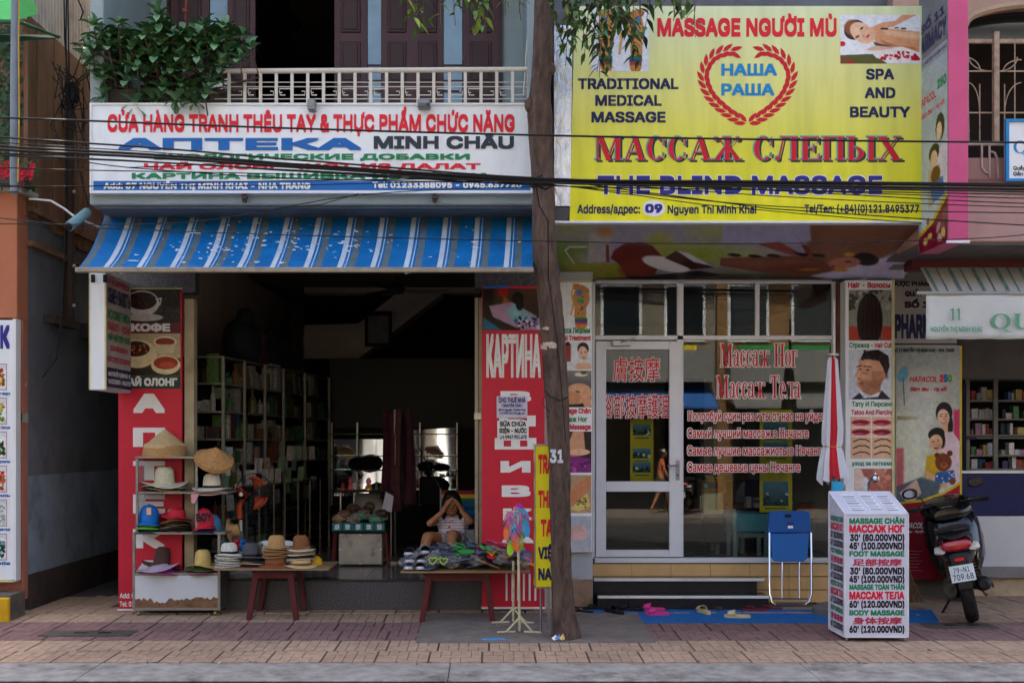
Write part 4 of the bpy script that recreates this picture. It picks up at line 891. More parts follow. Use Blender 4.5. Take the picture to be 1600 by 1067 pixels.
# ---- red pharmacy banner, left of the shop opening
yr_ = -.06
rb = thing('pharmacy_banner', 'tall red vertical banner with coffee and tea pictures behind the hat rack', 'banner', P(235, 952, yr_))
m_redv = M('red_banner_vinyl', '#c42338', .45, var=.05, scale=2, dirt=.15, dscale=1.5, dirtcol='#8a2030')
PB('panel', m_redv, 185, 284, 452, 951, yr_, .05, rb); PB('trim', M('yellow_trim', '#b9a870', .5), 183, 285, 450, 452, yr_-.01, .06, rb); PB('trim', m_white, 183, 285, 951, 953.5, yr_-.01, .06, rb)
pc = Pic(186, 453, 282, 504, '#2a2220', .8); pc.spots(186, 453, 282, 504, 260, ['#4a382e', '#1c1614', '#5a463a', '#332822'], .8, 1.8)
pc.ell(222, 474, 27, 20, '#c9c2be').ell(222, 470, 23, 14, '#3a2a24').spots(204, 460, 240, 480, 60, ['#5a4034', '#2a1d18'], .8, 1.8); pc.line([(244, 468), (252, 466), (250, 475), (243, 482)], 2, '#cfc8c4'); pc.ell(225, 496, 30, 6, '#bdb6b2')
pc.put('coffee_picture', rb, flat_map(yr_), 0)
PB('brown_band', M('ink_maroon', '#5c2024', .5), 186, 282, 504, 521, yr_-.003, .003, rb); T(rb, 'КОФЕ', 205, 266, 518, 12.5, i_white, yr_-.004, bold=.04)
pc = Pic(186, 521, 282, 588, '#b9a688', .8); pc.rect(186, 560, 282, 588, '#3c3228', 3).ell(215, 553, 30, 22, '#d8c8a0').ell(212, 545, 22, 12, '#3a2418').spots(196, 538, 230, 552, 40, ['#8a3020', '#c08040', '#5a2a1a'], .8, 2.2)
pc.ell(258, 534, 18, 9, '#e0d6b4').ell(258, 534, 15, 6, '#8a2c20').poly([(242, 538), (275, 538), (270, 552), (246, 552)], '#c9bd98', 2); pc.ell(259, 570, 23, 15, '#ddd0a8').ell(259, 567, 19, 10, '#a03824').ell(262, 570, 12, 5, '#c05a38', 0, 3)
pc.put('tea_picture', rb, flat_map(yr_), 0)
PB('green_band', M('ink_deep_green', '#143c34', .5), 186, 282, 588, 607, yr_-.003, .003, rb); T(rb, 'ЧАЙ ОЛОНГ', 191, 277, 603, 12.5, i_white, yr_-.004, bold=.04)
for ch, v in zip('АПТЕКА', (645, 698, 750, 802, 856, 905)): T(rb, ch, 208, 258, v, 30, i_white, yr_-.001, bold=.06, bx=.035)
T(rb, 'Add: 07 NGUYEN', 187, 250, 934, 8, i_white, yr_-.001); T(rb, 'Tel: 01233388095', 187, 250, 947, 8, i_white, yr_-.001)
# shutter guides either side of the opening
tag(PB('shutter_guide', M('cream_guide', '#a99d80', .6, dirt=.4, dscale=4), 288, 303, 467, 900, -.03, .12, None, bevel=.004), 'cream steel shutter guide beside the red pharmacy banner', 'shutter guide')
sg = thing('shutter_guide', 'rusty steel shutter guide beside the red embroidery banner', 'shutter guide', P(747, 900, -.03))
PB('channel', M('steel_guide', '#8f8474', .45, metal=.4, dirt=.5, dscale=6), 742, 747, 465, 900, -.06, .05, sg); PB('channel', M('steel_guide', '', ) if False else MATS['steel_guide'], 748, 753, 465, 900, -.04, .05, sg)
PB('lock', m_steel, 741, 752, 645, 655, -.08, .03, sg)
# ---- red embroidery banner
ke = thing('embroidery_banner', 'tall red banner with white vertical Cyrillic letters between the open shop and the tree', 'banner', P(800, 948, -.06))
yk = -.08
PB('panel', MATS['red_banner_vinyl'], 753, 851, 447, 948, yk, .05, ke); PB('trim', m_white, 752, 852, 948, 951, yk-.01, .07, ke)
PB('blue_strip', i_blue, 755, 795, 446, 450, yk-.015, .01, ke)
pc = Pic(754, 451, 848, 516, '#4a352c', .8); pc.grad('#5a4032', '#1c1418', a=.8); pc.rect(754, 451, 772, 516, '#1a1212', 6, .8); pc.ell(786, 457, 8, 7, '#a8221c'); pc.poly([(788, 462), (800, 475), (784, 477)], '#b87a3c', 4, .7)
pc.poly([(764, 478), (800, 472), (846, 498), (848, 516), (815, 516), (770, 495)], '#a88aa4', 2).poly([(790, 482), (815, 480), (835, 498), (800, 505)], '#7aaab8', 3, .8); pc.poly([(795, 485), (803, 474), (816, 478), (812, 492), (800, 496)], '#7fb6bc', 1.5); pc.ell(809, 466, 9, 10, '#120c10', 0, 1).ell(812, 476, 6, 9, '#120c10', 0, 2)
pc.spots(805, 495, 842, 512, 30, ['#182230', '#3a6a80', '#24344a', '#c8c8d8'], 1.2, 3.5); pc.poly([(754, 495), (785, 516), (754, 516)], '#2a6a84', 3)
pc.put('picture', ke, flat_map(yk), 0)
T(ke, 'КАРТИНА', 760, 845, 590, 68, i_white, yk-.001, bold=.03, bx=.045)
for ch, v, a, b, c_ in (('В', 628, 782, 830, 17), ('Ы', 666, 780, 837, 17), ('Ш', 702, 773, 838, 18), ('И', 738, 782, 829, 18), ('В', 776, 784, 829, 18), ('К', 812, 786, 832, 18), ('А', 848, 784, 834, 18)):
    T(ke, ch, a, b, v, c_, i_white, yk-.001, bold=.05, bx=.03)
for k in range(6): PB('white_stripe', i_white, 790+k*9, 793+k*9, 896, 938, yk-.003, .003, ke)
n1 = tag(PB('paper_notice', M('paper_pinkish', '#cfcbd6', .8, var=.05, dirt=.3), 776, 824, 619, 653, yk-.012, .002, None), 'upper worn paper notice pasted on the red embroidery banner', 'notice')
n1.location = (0, 0, 0)

for s, v, c_, a, b in (('CHO THUÊ NHÀ', 629, 8, 779, 821), ('( NGUYÊN CĂN )', 636, 5, 784, 816), ('Số 07 Nguyễn Thị Minh Khai', 642, 3.5, 779, 821), ('LH: 0905 123 456 gặp chủ', 647, 3.5, 781, 820)): T(n1, s, a, b, v, c_, i_indigo, yk-.013, bold=.03)
n2 = tag(PB('paper_notice', M('paper_white', '#e2e2e0', .7, var=.03), 777, 826, 657, 688, yk-.012, .002, None), 'lower white paper notice about electric repairs pasted on the red banner', 'notice')
for s, v, c_, a, b in (('SỮA CHỬA', 666, 7.5, 781, 822), ('ĐIỆN - NƯỚC', 676.5, 7.5, 780, 823), ('LH: 0947.951.675', 685.5, 6, 781, 823)): T(n2, s, a, b, v, c_, i_black, yk-.013, bold=.03)
# ---- massage poster strip left of the door
yp = .14
ps = thing('foot_massage_poster', 'narrow white strip poster with foot chart and treatment photos behind the tree', 'poster', P(903, 862, yp))
PB('panel', m_signw, 872, 925, 441, 862, yp, .05, ps); PB('trim', M('cream_trim', '#c9c08f'), 871, 926, 439, 441.5, yp-.006, .06, ps)
pc = Pic(884, 442, 925, 515, '#dde2e6', .8); soles(pc, 908, 478, 26, 68, 1); pc.line([(896, 446), (893, 460), (896, 475), (892, 492)], 2.5, '#d0a050'); pc.put('picture', ps, flat_map(yp), 0)
T(ps, 'Масса Лицомм', 872, 922, 520.5, 9, i_green, yp-.001, bold=.03); T(ps, 'Facial Treatment', 868, 923, 532, 8, i_red2, yp-.001, bold=.03)
pc = Pic(880, 534, 924, 577, '#dfe6ea', .8); pc.ell(911, 545, 9, 10, '#3a2620').ell(911, 552, 7.5, 11, '#e3bda0', -8, 1).ell(912, 573, 14, 7, '#dfb798'); pc.ell(908, 551, 1.6, .8, '#4a2c24').ell(914.5, 550, 1.6, .8, '#4a2c24').ell(912, 559, 2.2, .9, '#b8404a').rect(882, 537, 892, 565, '#a0463c', 1).rect(884, 534, 890, 540, '#2a1a1a'); pc.put('picture', ps, flat_map(yp), 0)
pc = Pic(880, 579, 924, 636, '#2c2a2c', .8); pc.grad('#d6d2c8', '#262426', box=None, a=.6).ell(903, 615, 22, 16, '#d8a884', -8, 2).ell(893, 622, 14, 10, '#c8946c').ell(908, 585, 10, 3, '#e8dcc8').ell(912, 582, 5, 3, '#486a30').ell(903, 612, 3.5, 1.2, '#5a342a', 10).ell(918, 628, 7, 9, '#d8a080'); pc.put('picture', ps, flat_map(yp), 0)
T(ps, 'Massage Chân', 868, 923, 646, 8.5, i_red2, yp-.001, bold=.03); T(ps, 'Массаж Ног', 868, 918, 659, 8.5, i_green, yp-.001, bold=.03); T(ps, 'Foot Massage', 872, 923, 671, 8.5, i_red2, yp-.001, bold=.03)
pc = Pic(880, 674, 924, 738, '#3a3430', .8); pc.poly([(895, 674), (912, 674), (915, 710), (890, 715), (884, 705)], '#d0a080', 1.5).poly([(880, 710), (922, 716), (924, 738), (880, 738)], '#8a3a80', 3).ell(905, 706, 17, 5, '#e4b898').spots(885, 718, 924, 736, 12, ['#b060b0', '#6a2a6a'], 1.5, 4); pc.put('picture', ps, flat_map(yp), 0)
pc = Pic(880, 742, 924, 801, '#b89a7c', .8); pc.poly([(924, 742), (924, 758), (900, 790), (885, 785), (895, 760)], '#c88a64', 2).poly([(890, 795), (918, 770), (922, 790), (905, 799)], '#d8c878', 1.5).spots(900, 778, 916, 792, 14, ['#b01c2c', '#4a8a3a'], 1, 2.5); pc.put('picture', ps, flat_map(yp), 0)
pc = Pic(880, 806, 924, 861, '#b3b8c0', .8); pc.ell(900, 828, 16, 6, '#d0a8a0', -12, 1.5).ell(905, 838, 14, 6, '#d8b4ac', -8, 1.5); 
for k in range(5): pc.ell(912+k*1.2, 824+k*3.2, 2.2, 1.2, '#dcb8b0')
pc.put('picture', ps, flat_map(yp), 0)
# ---- lettering stuck on the glass
gs = yG-.001
gl = thing('door_lettering', 'red Chinese characters outlined in white on the glass door', 'lettering', P(998, 655, gs))
T(gl, '膚按摩', 958, 1031, 593, 37, i_red2, gs, bold=.002, font='c', outline=(i_white, .9), name='characters'); T(gl, '腳部按摩護理', 942, 1046, 650, 36, i_red2, gs, bold=.002, font='c', outline=(i_white, .9), name='characters')
gl2 = thing('window_lettering', 'red Cyrillic lettering outlined in white across the big shop window', 'lettering', P(1180, 740, gs))
serif_text(gl2, 'Массаж Ног', 1125, 1246, 573, 36, [i_white, i_red2], gs, grow=(1.2, 0), shifts=((0, 0), (0, 0)), deps=(0, .002))
serif_text(gl2, 'Массаж Тела', 1119, 1251, 622, 35, [i_white, i_red2], gs, grow=(1.2, 0), shifts=((0, 0), (0, 0)), deps=(0, .002))
for s, x0_, x1_, v in (('Попробуй один раз и ты от нас не уйдешь', 1075, 1299, 657), ('Самый лучший массаж в Нячанге', 1074, 1263, 684), ('Самые лучшие массажисты в Нячанге', 1074, 1289, 711), ('Самые дешевые цены Нячанге', 1074, 1250, 737)):
    T(gl2, s, x0_, x1_, v, 15, i_red2, gs, bold=.014, outline=(i_white, .95))
# ---- hair panel
yh = .3
hp = thing('hair_salon_poster', 'tall white boxed poster with braids, a short-haired man and brow photos beside the closed umbrella', 'poster', P(1360, 790, yh))
PB('panel', m_signw, 1321, 1396, 438, 845, yh, .22, hp, bevel=.003); PB('trim', MATS['cream_trim'], 1394, 1398, 437, 846, yh-.01, .235, hp)
serif_like = dict(bold=.03)
T(hp, 'Hair - Волосы', 1325, 1391, 450, 9, i_red2, yh-.001, **serif_like)
pc = Pic(1326, 453, 1393, 532, '#8f9288', .8); pc.spots(1326, 453, 1393, 480, 30, ['#6a6a60', '#a8a89c', '#4a4a44'], 2, 6).rect(1326, 510, 1345, 532, '#b04a3c', 3).rect(1378, 510, 1393, 532, '#b04a3c', 3); pc.ell(1359, 500, 20, 42, '#1c1614', 0, 1.5)
for k in range(11): pc.line([(1342+k*3.2+1, 462+abs(k-5)*1.5), (1340+k*3.7, 500), (1342+k*3.4, 532)], 1.3, '#6a3a30' if k % 2 else '#463634', 1, .8)
pc.put('picture', hp, flat_map(yh), 0)
T(hp, 'Стрижка', 1327, 1358, 543.5, 8.5, i_green, yh-.001); T(hp, '- Hair Cut', 1361, 1393, 543.5, 8.5, i_red2, yh-.001)
pc = Pic(1326, 546, 1393, 624, '#c9d0da', .7); pc.poly([(1330, 624), (1345, 612), (1378, 610), (1392, 624)], '#2a3044', 1.5).poly([(1342, 612), (1362, 606), (1378, 608), (1372, 620), (1350, 622)], '#dfe2e8', 1.5)
pc.poly([(1346, 590), (1376, 585), (1376, 612), (1360, 618), (1347, 612)], '#b07c60', 1.5); pc.poly([(1342, 562), (1380, 558), (1384, 575), (1380, 595), (1362, 608), (1346, 610), (1338, 600), (1340, 590), (1335, 588), (1341, 575)], '#d09a7a', 1.5)
pc.poly([(1362, 580), (1380, 580), (1378, 598), (1360, 609), (1350, 610), (1362, 600)], '#a8745a', 3, .7); pc.poly([(1344, 562), (1350, 549), (1372, 546), (1388, 556), (1390, 572), (1384, 590), (1380, 575), (1374, 564), (1358, 561)], '#241c1c', 1.5); pc.ell(1380, 588, 4, 7, '#c08a6c', 10, 1)
pc.line([(1339, 573), (1346, 571)], 1.6, '#2a1c18').line([(1350, 572), (1361, 573)], 1.8, '#2a1c18').ell(1344, 577, 2.2, 1.1, '#33241e').ell(1356, 578, 2.6, 1.2, '#33241e').ell(1346, 599, 4, 1.4, '#a05848').ell(1341, 590, 2, 1.4, '#8c5a44')
pc.ell(1352, 601, 9, 8, '#8a5c46', 10, 5, .55).ell(1366, 600, 9, 7, '#8a5c46', 0, 6, .5).ell(1350, 588, 4, 5, '#e0b090', 0, 4, .8).ell(1358, 568, 9, 4, '#e2b496', 0, 5, .7).ell(1352, 583, 5, 2.2, '#9a6a52', 0, 3, .6).ell(1342, 585, 1.6, 7, '#e6bc9c', 12, 2, .8).line([(1340, 592), (1345, 593)], 1.2, '#7a4c3a').line([(1382, 562), (1386, 590)], 3, '#3a2c28', 4, .6)
pc.spots(1348, 547, 1388, 562, 26, ['#3a2e2c', '#15100f', '#4a3c38'], .6, 2.2).line([(1346, 624), (1352, 614), (1360, 624)], 1.2, '#8a92a4').line([(1366, 606), (1376, 600), (1378, 590)], 2, '#94644c', 2, .7)
pc.put('picture', hp, flat_map(yh), 0)
T(hp, 'Тату И Пирсинг', 1331, 1395, 635, 8, i_green, yh-.001); T(hp, 'Tatoo And Piercing', 1330, 1396, 648, 8, i_red2, yh-.001)
pc = Pic(1329, 651, 1395, 716, '#d9b09a', .7)
for i, (a, b) in enumerate(((1345, 660), (1378, 660), (1345, 675), (1378, 675))):
    pc.rect(a-15, b-7, a+15, b+6, '#e0b4a0', .5).ell(a, b, 14, 4.6, '#a82848' if i < 2 else '#8c1c38', 0, 1).ell(a, b-.3, 12, .9, '#5a1224', 0, .8).ell(a-2, b+2, 6, 1.2, '#d86880', 0, 1.5)
for a in (1345, 1378):
    for b in (688, 698, 708): pc.rect(a-15, b-4.5, a+15, b+4.5, '#d9b494', .5).line([(a-12, b+2), (a-2, b-2), (a+8, b-1.6), (a+13, b+1.5)], 1.8, '#3a2a20', .8)
pc.line([(1329, 667.5), (1395, 667.5)], 1, '#f0f0f0').line([(1329, 682), (1395, 682)], 1, '#f0f0f0').line([(1361.5, 651), (1361.5, 716)], 1, '#f0f0f0')
pc.put('picture', hp, flat_map(yh), 0)
T(hp, 'уход за пятками', 1331, 1396, 727, 7, i_green, yh-.001)
pc = Pic(1335, 732, 1395, 800, '#a8685c', .8); pc.poly([(1335, 732), (1345, 732), (1365, 780), (1350, 800), (1335, 790)], '#e4c8bc', 2).ell(1375, 745, 9, 18, '#c88a74', -20, 3).ell(1352, 755, 6, 10, '#d8d8dc', 0, 1.5).spots(1366, 732, 1392, 760, 8, ['#d49880', '#b87060'], 2, 5); pc.put('picture', hp, flat_map(yh), 0)
PB('side_mural', M('dim_mural', '#6a4238', .8, var=.5, scale=6), 1308, 1320, 440, 880, yh+.16, .05, hp)
# ---- pharmacy poster cluster
ya = .9
pa = thing('pharmacy_wall_sign', 'grey pharmacy sign with black capitals partly covered by the cloth banner', 'sign', P(1425, 540, ya))
PB('panel', M('grey_sign_face', '#a7a4a2', .6, var=.04), 1397, 1495, 418, 545, ya, .05, pa); PB('black_line', i_black, 1397, 1495, 536.5, 538.5, ya-.003, .003, pa)
T(pa, 'DƯỢC PHẨM', 1394, 1452, 447, 7, i_black, ya-.001, bold=.03); T(pa, 'QUẦY THUỐC', 1414, 1480, 463, 8, i_black, ya-.001, bold=.04); T(pa, 'SỐ 11', 1413, 1462, 481, 10, i_black, ya-.001, bold=.04); T(pa, 'PHARMACY', 1398, 1490, 529, 38, i_navy, ya-.001, bold=.04)
hb = thing('medicine_poster', 'tall medicine advert with mother, boy and teddy bear above a red field behind the scooter', 'poster', P(1450, 935, ya))
PB('panel', M('poster_back', '#b8c0bc', .5), 1399, 1501, 540, 905, ya-.01, .05, hb, bevel=.003)
PB('yellow_edge', M('yellow_edge', '#c9b03a', .5), 1500, 1503, 540, 905, ya-.015, .06, hb)
pc = Pic(1400, 541, 1500, 790, '#c3cdc6', .8); pc.grad('#9aa2a0', '#d2d8c8', a=.8)
pc.ell(1420, 700, 30, 60, '#dfe4d2', 0, 25, .8).rect(1402, 650, 1434, 656, '#8f8350', 2).rect(1490, 640, 1500, 720, '#c83a6c', 4).ell(1440, 640, 30, 50, '#d9e0dc', 0, 25, .6)
pc.ell(1411, 585, 8, 12, '#6aa8c0', 20, 2).line([(1411, 590), (1413, 632)], 1.6, '#5a6a7a')
pc.ell(1475, 645, 13, 17, '#1c1818', 0, 1).ell(1481, 665, 8, 20, '#1c1818', 0, 1.5); pc.ell(1474, 652, 9.5, 13, '#e2bfa4', -5, 1).rect(1472, 660, 1481, 678, '#d8b090', 2)
pc.poly([(1462, 690), (1472, 676), (1488, 674), (1500, 690), (1500, 760), (1470, 750)], '#d9c6cf', 2); pc.ell(1470, 650, 1.8, .9, '#2a1c1a').ell(1478, 650, 1.8, .9, '#2a1c1a').ell(1473.5, 660, 3.2, 1.3, '#b03c44').ell(1473.5, 659.6, 2.4, .6, '#f0f0f0')
pc.ell(1463, 678, 13, 10, '#14110f', -15, 1).ell(1472, 688, 5, 12, '#14110f', 0, 1.5); pc.ell(1462, 692, 10.5, 13.5, '#dcb494', 10, 1).ell(1458, 690, 1.6, .8, '#241a16').ell(1466, 688, 1.6, .8, '#241a16').ell(1463, 699, 3.6, 2.6, '#7a2424').ell(1463, 697.6, 3, .9, '#f4f0ec')
pc.ell(1478, 657, 4, 6, '#c9977c', 0, 4, .6).ell(1466, 696, 5, 6, '#bd8a6c', 0, 4, .6).ell(1458, 684, 4, 3, '#f0cdb0', 0, 3, .7).ell(1471, 646, 4, 3, '#f2d6be', 0, 3, .7).line([(1470, 647), (1473, 646.4)], 1, '#2a1c1a').line([(1477, 646.4), (1481, 647)], 1, '#2a1c1a').ell(1474.5, 654.5, 1.1, 1.6, '#c09478', 0, 1)
pc.poly([(1448, 712), (1475, 706), (1478, 760), (1450, 770), (1444, 745)], '#cdaa2c', 1.5).poly([(1444, 735), (1452, 738), (1480, 755), (1478, 764), (1450, 758)], '#d8b090', 1.5)
pc.ell(1474, 722, 13, 14, '#7a3f24', 0, 1).ell(1464, 711, 4, 4, '#6a341c').ell(1484, 708, 4.5, 4.5, '#6a341c').ell(1475, 727, 6, 5, '#a0603c', 0, 1.5).ell(1471, 719, 1, 1, '#100c0c').ell(1479, 718, 1, 1, '#100c0c').ell(1475, 725, 1.6, 1.1, '#100c0c')
pc.poly([(1462, 738), (1490, 734), (1494, 752), (1460, 756)], '#3a68a8', 1).spots(1464, 738, 1490, 753, 20, ['#dfe6f0', '#2a4c8c'], .8, 1.6); pc.ell(1488, 752, 5, 5, '#7a3f24')
pc.poly([(1400, 760), (1440, 745), (1470, 755), (1465, 775), (1425, 790), (1400, 786)], '#5a6a74', 3).poly([(1405, 770), (1432, 748), (1440, 770), (1420, 790)], '#c9b0a0', 2).rect(1400, 700, 1412, 760, '#b83a4a', 4, .7)
pc.poly([(1400, 785), (1440, 780), (1475, 768), (1500, 752), (1500, 792), (1400, 792)], '#d0b42c', 1).poly([(1400, 788), (1440, 784), (1475, 772), (1500, 757), (1500, 792), (1400, 792)], '#a01c30', 1)
pc.put('picture', hb, flat_map(ya-.011), 0)
T(hb, 'ĐC: 11 NGUYỄN THỊ MINH KHAI - NHA TRANG', 1396, 1491, 550, 5.5, i_black, ya-.013, bold=.03)
T(hb, 'HAPACOL', 1421, 1464, 597, 9, i_red2, ya-.013, bold=.02, skew=.2)
for ch, a, m_ in (('2', 1468, i_red), ('5', 1474.5, i_blue), ('0', 1481, M('ink_leaf', '#4a9a3a'))): T(hb, ch, a, a+6.2, 597, 12, m_, ya-.013, bold=.06)
T(hb, 'Giảm đau - Hạ sốt', 1421, 1479, 611, 6.5, i_red2, ya-.013, skew=.2, bold=.03)
PB('red_field', M('crimson_print', '#8d1c30', .45, var=.06), 1400, 1500, 788, 905, ya-.014, .004, hb)
T(hb, 'HAPACOL', 1404, 1442, 825, 9, i_white, ya-.015, skew=.2, bold=.02); T(hb, 'Giảm đau - Hạ sốt', 1406, 1442, 832, 4, i_white, ya-.015, skew=.2)
pc = Pic(1444, 800, 1468, 845, '#b03848', .8); pc.rect(1446, 802, 1467, 812, '#8d1c30').ell(1458, 830, 9, 11, '#c9b03a').ell(1455, 833, 5, 6, '#3a8a4a'); pc.put('box_picture', hb, flat_map(ya-.016), 0)
T(hb, 'HAPA', 1447, 1466, 810, 6, i_white, ya-.018, skew=.2)
tag((lambda: (lambda mb: [mb.box(PX(1404, ya), PX(1440-3*(k % 3), ya), ya-.0165, ya-.0145, PZ(861+k*5, ya), PZ(860+k*5, ya)) for k in range(7)] and mb)(MB()).build('small_print', M('faint_print', '#b87a84'), hb))(), kind='stuff')
# ---- pink vertical box sign at the top right
pb = thing('projecting_pharmacy_sign', 'tall pink edged projecting sign box with medicine advert on its left face', 'sign', (3.62, -1.3, PZ(385, -1.6)))
yn, yf2 = -1.62, -1.02; xl = PX(1481, yn); xr = PX(1513, yn); zb2 = PZ(377, yn); zt2 = 6.6
MB().box(xl+.004, xr, yn, yf2, zb2, zt2).build('box', M('pink_sign_edge', '#c4507c', .5, var=.04, dirt=.15), pb, bevel=.004)
MB().box(xl, xl+.01, yn+.005, yf2, zb2, zt2).build('side_frame', m_grayw, pb)
MB().box(xl-.01, xr+.01, yn-.01, yn+.01, zb2-.015, zb2+.005).build('trim', m_white, pb)
U0, U1, V0, V1 = 0, 100, 0, 400     # v in the picture rows of the near edge
mpn = quad_map((xl-.001, yf2, PZ(0, yn)), (xl-.001, yn, PZ(0, yn)), (xl-.001, yn, zb2), (xl-.001, yf2, zb2), 0, 100, 0, 377)
nx = mpn.n.x
mp = (lambda u, v, d: mpn(u, v, d)) if nx < 0 else (lambda u, v, d: mpn(u, v, -d-.003))
pc = Pic(0, 60, 100, 377, '#a4acb4', 2.2); pc.grad('#9aa4b0', '#c0c8c4', a=.9)
pc.ell(75, 190, 15, 22, '#1c1818').ell(72, 196, 9, 15, '#dcb898').poly([(55, 230), (100, 215), (100, 290), (60, 290)], '#d0c4cc', 3).ell(55, 225, 18, 14, '#171310').ell(54, 236, 12, 15, '#dcb494').poly([(35, 250), (75, 248), (80, 300), (35, 310)], '#b0a080', 3).ell(60, 262, 16, 14, '#6a3420').poly([(40, 275), (85, 270), (90, 300), (50, 305)], '#3a68a8', 2)
pc.poly([(0, 345), (50, 330), (100, 295), (100, 380), (0, 380)], '#c8b030').poly([(0, 352), (50, 338), (100, 305), (100, 380), (0, 380)], '#7a1434'); pc.spots(20, 320, 95, 370, 10, ['#b89a8a', '#8a4a5a', '#c8b060'], 5, 10); pc.rect(0, 60, 100, 78, '#8c94a0', 1)
pc.put('picture', pb, mp, .0)
T(pb, 'SỐ 11', 4, 90, 16, 14, i_navy, mp=mp, bold=.03); T(pb, 'PHARMACY', -20, 96, 50, 28, i_navy, mp=mp, bold=.03)
T(pb, 'ĐC: 11 NGUYEN THI MINH KHAI', 3, 96, 72, 6, i_navy, mp=mp); T(pb, 'HAPACOL', 4, 62, 138, 14, i_red2, mp=mp, skew=-.2); T(pb, '250', 66, 96, 128, 16, i_green, mp=mp, bold=.05); T(pb, 'Giảm đau - Hạ sốt', 6, 90, 158, 9, i_red2, mp=mp)
# ---- small blue framed sign, top right
qs = thing('small_pharmacy_sign', 'blue framed white sign hung on the balcony at the right edge', 'sign', P(1590, 282, -1.05))
PB('panel', m_signw, 1573, 1680, 188, 282, -1.08, .05, qs); 
for a, b, c, d in ((1572, 1680, 186, 190), (1572, 1680, 279, 283), (1572, 1577, 190, 279)): PB('frame', i_sky, a, b, c, d, -1.1, .03, qs)
serif_text(qs, 'QU', 1583, 1632, 240, 20, [i_sky], -1.081); T(qs, 'Quầy thuốc', 1583, 1625, 266, 6, i_black, -1.081); T(qs, 'Gần nhà', 1583, 1615, 275, 6, i_black, -1.081)
# ---- right awning and banner
m_aw2 = M('faded_awning', '#c5c9c2', .8, var=.08, scale=3, dirt=.35, dscale=2.5, dirtcol='#8f9690')
aw2 = thing('faded_awning', 'faded white awning with thin green grey stripes over the pharmacy', 'awning', P(1500, 458, -.8))
A_, B_ = P(1438, 418, -.22), P(1437+300, 418, -.22); C_, D_ = P(1459+300, 457, -.75), P(1459, 457, -.75)
q = quad_map(A_, B_, C_, D_, 0, 300, 0, 40); sg_ = 1 if q.n.z > 0 else -1
MB().slab([A_, B_, C_, D_], (0, .0, -.006)).build('canopy', m_aw2, aw2)
for k in range(14):
    u = 4+k*18.6; w = 5 if k % 2 == 0 else 1.5
    MB().slab([q(u, 0, 0)+Vector((0, -.002, .004)), q(u+w, 0, 0)+Vector((0, -.002, .004)), q(u+w, 40, 0)+Vector((0, -.002, .004)), q(u, 40, 0)+Vector((0, -.002, .004))], (0, .0015, -.001)).build('stripe', M('awning_green_grey', '#6f8f90', .8, var=.3, scale=10) if k % 2 == 0 else M('awning_grey', '#56646a', .8, var=.2), aw2)
MB().tube([P(1432, 458, -.77), P(1437+320, 458, -.77)], .016, 8).build('front_bar', M('bar_grey', '#a8a49c', .4, metal=.3, dirt=.4), aw2, smooth=True)
bn = thing('cloth_banner', 'white cloth banner with faded green house number hanging under the pharmacy awning', 'banner', P(1500, 530, -.76))
cm = MB(); nn = 40
vs_ = []
for j in range(9):
    for i in range(nn+1):
        px_ = 1447+i*6; y_ = -.77+.012*math.sin(i*.9+j*.3)*(j/8)+.008*math.sin(i*.31); vs_.append(P(px_, 461+j*8.6+.5*math.sin(i*.7)*(j == 8), y_))
cm.add(vs_, [(j*(nn+1)+i, (j+1)*(nn+1)+i, (j+1)*(nn+1)+i+1, j*(nn+1)+i+1) for j in range(8) for i in range(nn)])
o = cm.build('cloth', M('cloth_white', '#c9cfcb', .85, var=.06, scale=4, dirt=.2, dscale=2), bn, smooth=True); mo = o.modifiers.new('thick', 'SOLIDIFY'); mo.thickness = .002; mo.offset = 1
serif_text(bn, '11', 1484, 1503, 500, 18, [i_palegreen], -.797); serif_text(bn, 'QU', 1547, 1618, 514, 24, [i_palegreen], -.797)
T(bn, 'NGUYỄN THỊ MINH KHAI', 1454, 1535, 518, 7.5, i_palegreen, -.797, bold=.02); T(bn, 'ẦY', 1620, 1665, 514, 24, i_palegreen, -.797, bold=.03)
# ---- menu board at the left edge
mbd = thing('menu_board', 'white framed restaurant menu board with food pictures at the left edge', 'sign', P(5, 900, -.35))
ym_ = -.36
PB('panel', m_signw, -80, 22, 500, 905, ym_, .08, mbd); PB('frame', m_white, 20, 25, 498, 907, ym_-.01, .1, mbd); PB('frame', MATS['cream_trim'], -80, 22, 905, 909, ym_-.01, .1, mbd)
T(mbd, 'ШАШЛЫК', -95, 15.5, 545, 37, i_indigo, ym_-.001, bold=.05, bx=.04)
foods = [(['#c08a3a', '#7a4a20', '#d8b060', '#6a8a3a', '#a83a2a'], 'ургер'), (['#c8a860', '#e0d0a0', '#c0503a', '#5a8a3a'], 'Паста Лапша'), (['#2a4a30', '#3a6a38', '#1a2a20', '#c0c0b0'], 'на Гриль'), (['#b02a24', '#c85a3a', '#5a8a4a', '#e0e0d8'], 'Гриль'), (['#c9cfc8', '#9aa8a0', '#3a6a4a'], 'Креветки'), (['#1f4a48', '#5a8a80', '#243a3a', '#8aa8a0'], 'Рыба')]
for k, (cl, nm) in enumerate(foods):
    v = 568+k*53; pc = Pic(-20, v, 11, v+42, '#cfd4d4', .9); pc.ell(-3, v+23, 18, 17, '#e4e6e4', 0, 1); pc.spots(-14, v+10, 6, v+36, 60, cl, 1.5, 3.5)
    pc.line([(-20, v+.5), (10.6, v+.5), (10.6, v+41.5), (-20, v+41.5)], 1, '#b04a5a'); pc.put('picture', mbd, flat_map(ym_), 0)
    T(mbd, nm, -14, 16, v+49, 5, i_blue, ym_-.001, bold=.03)
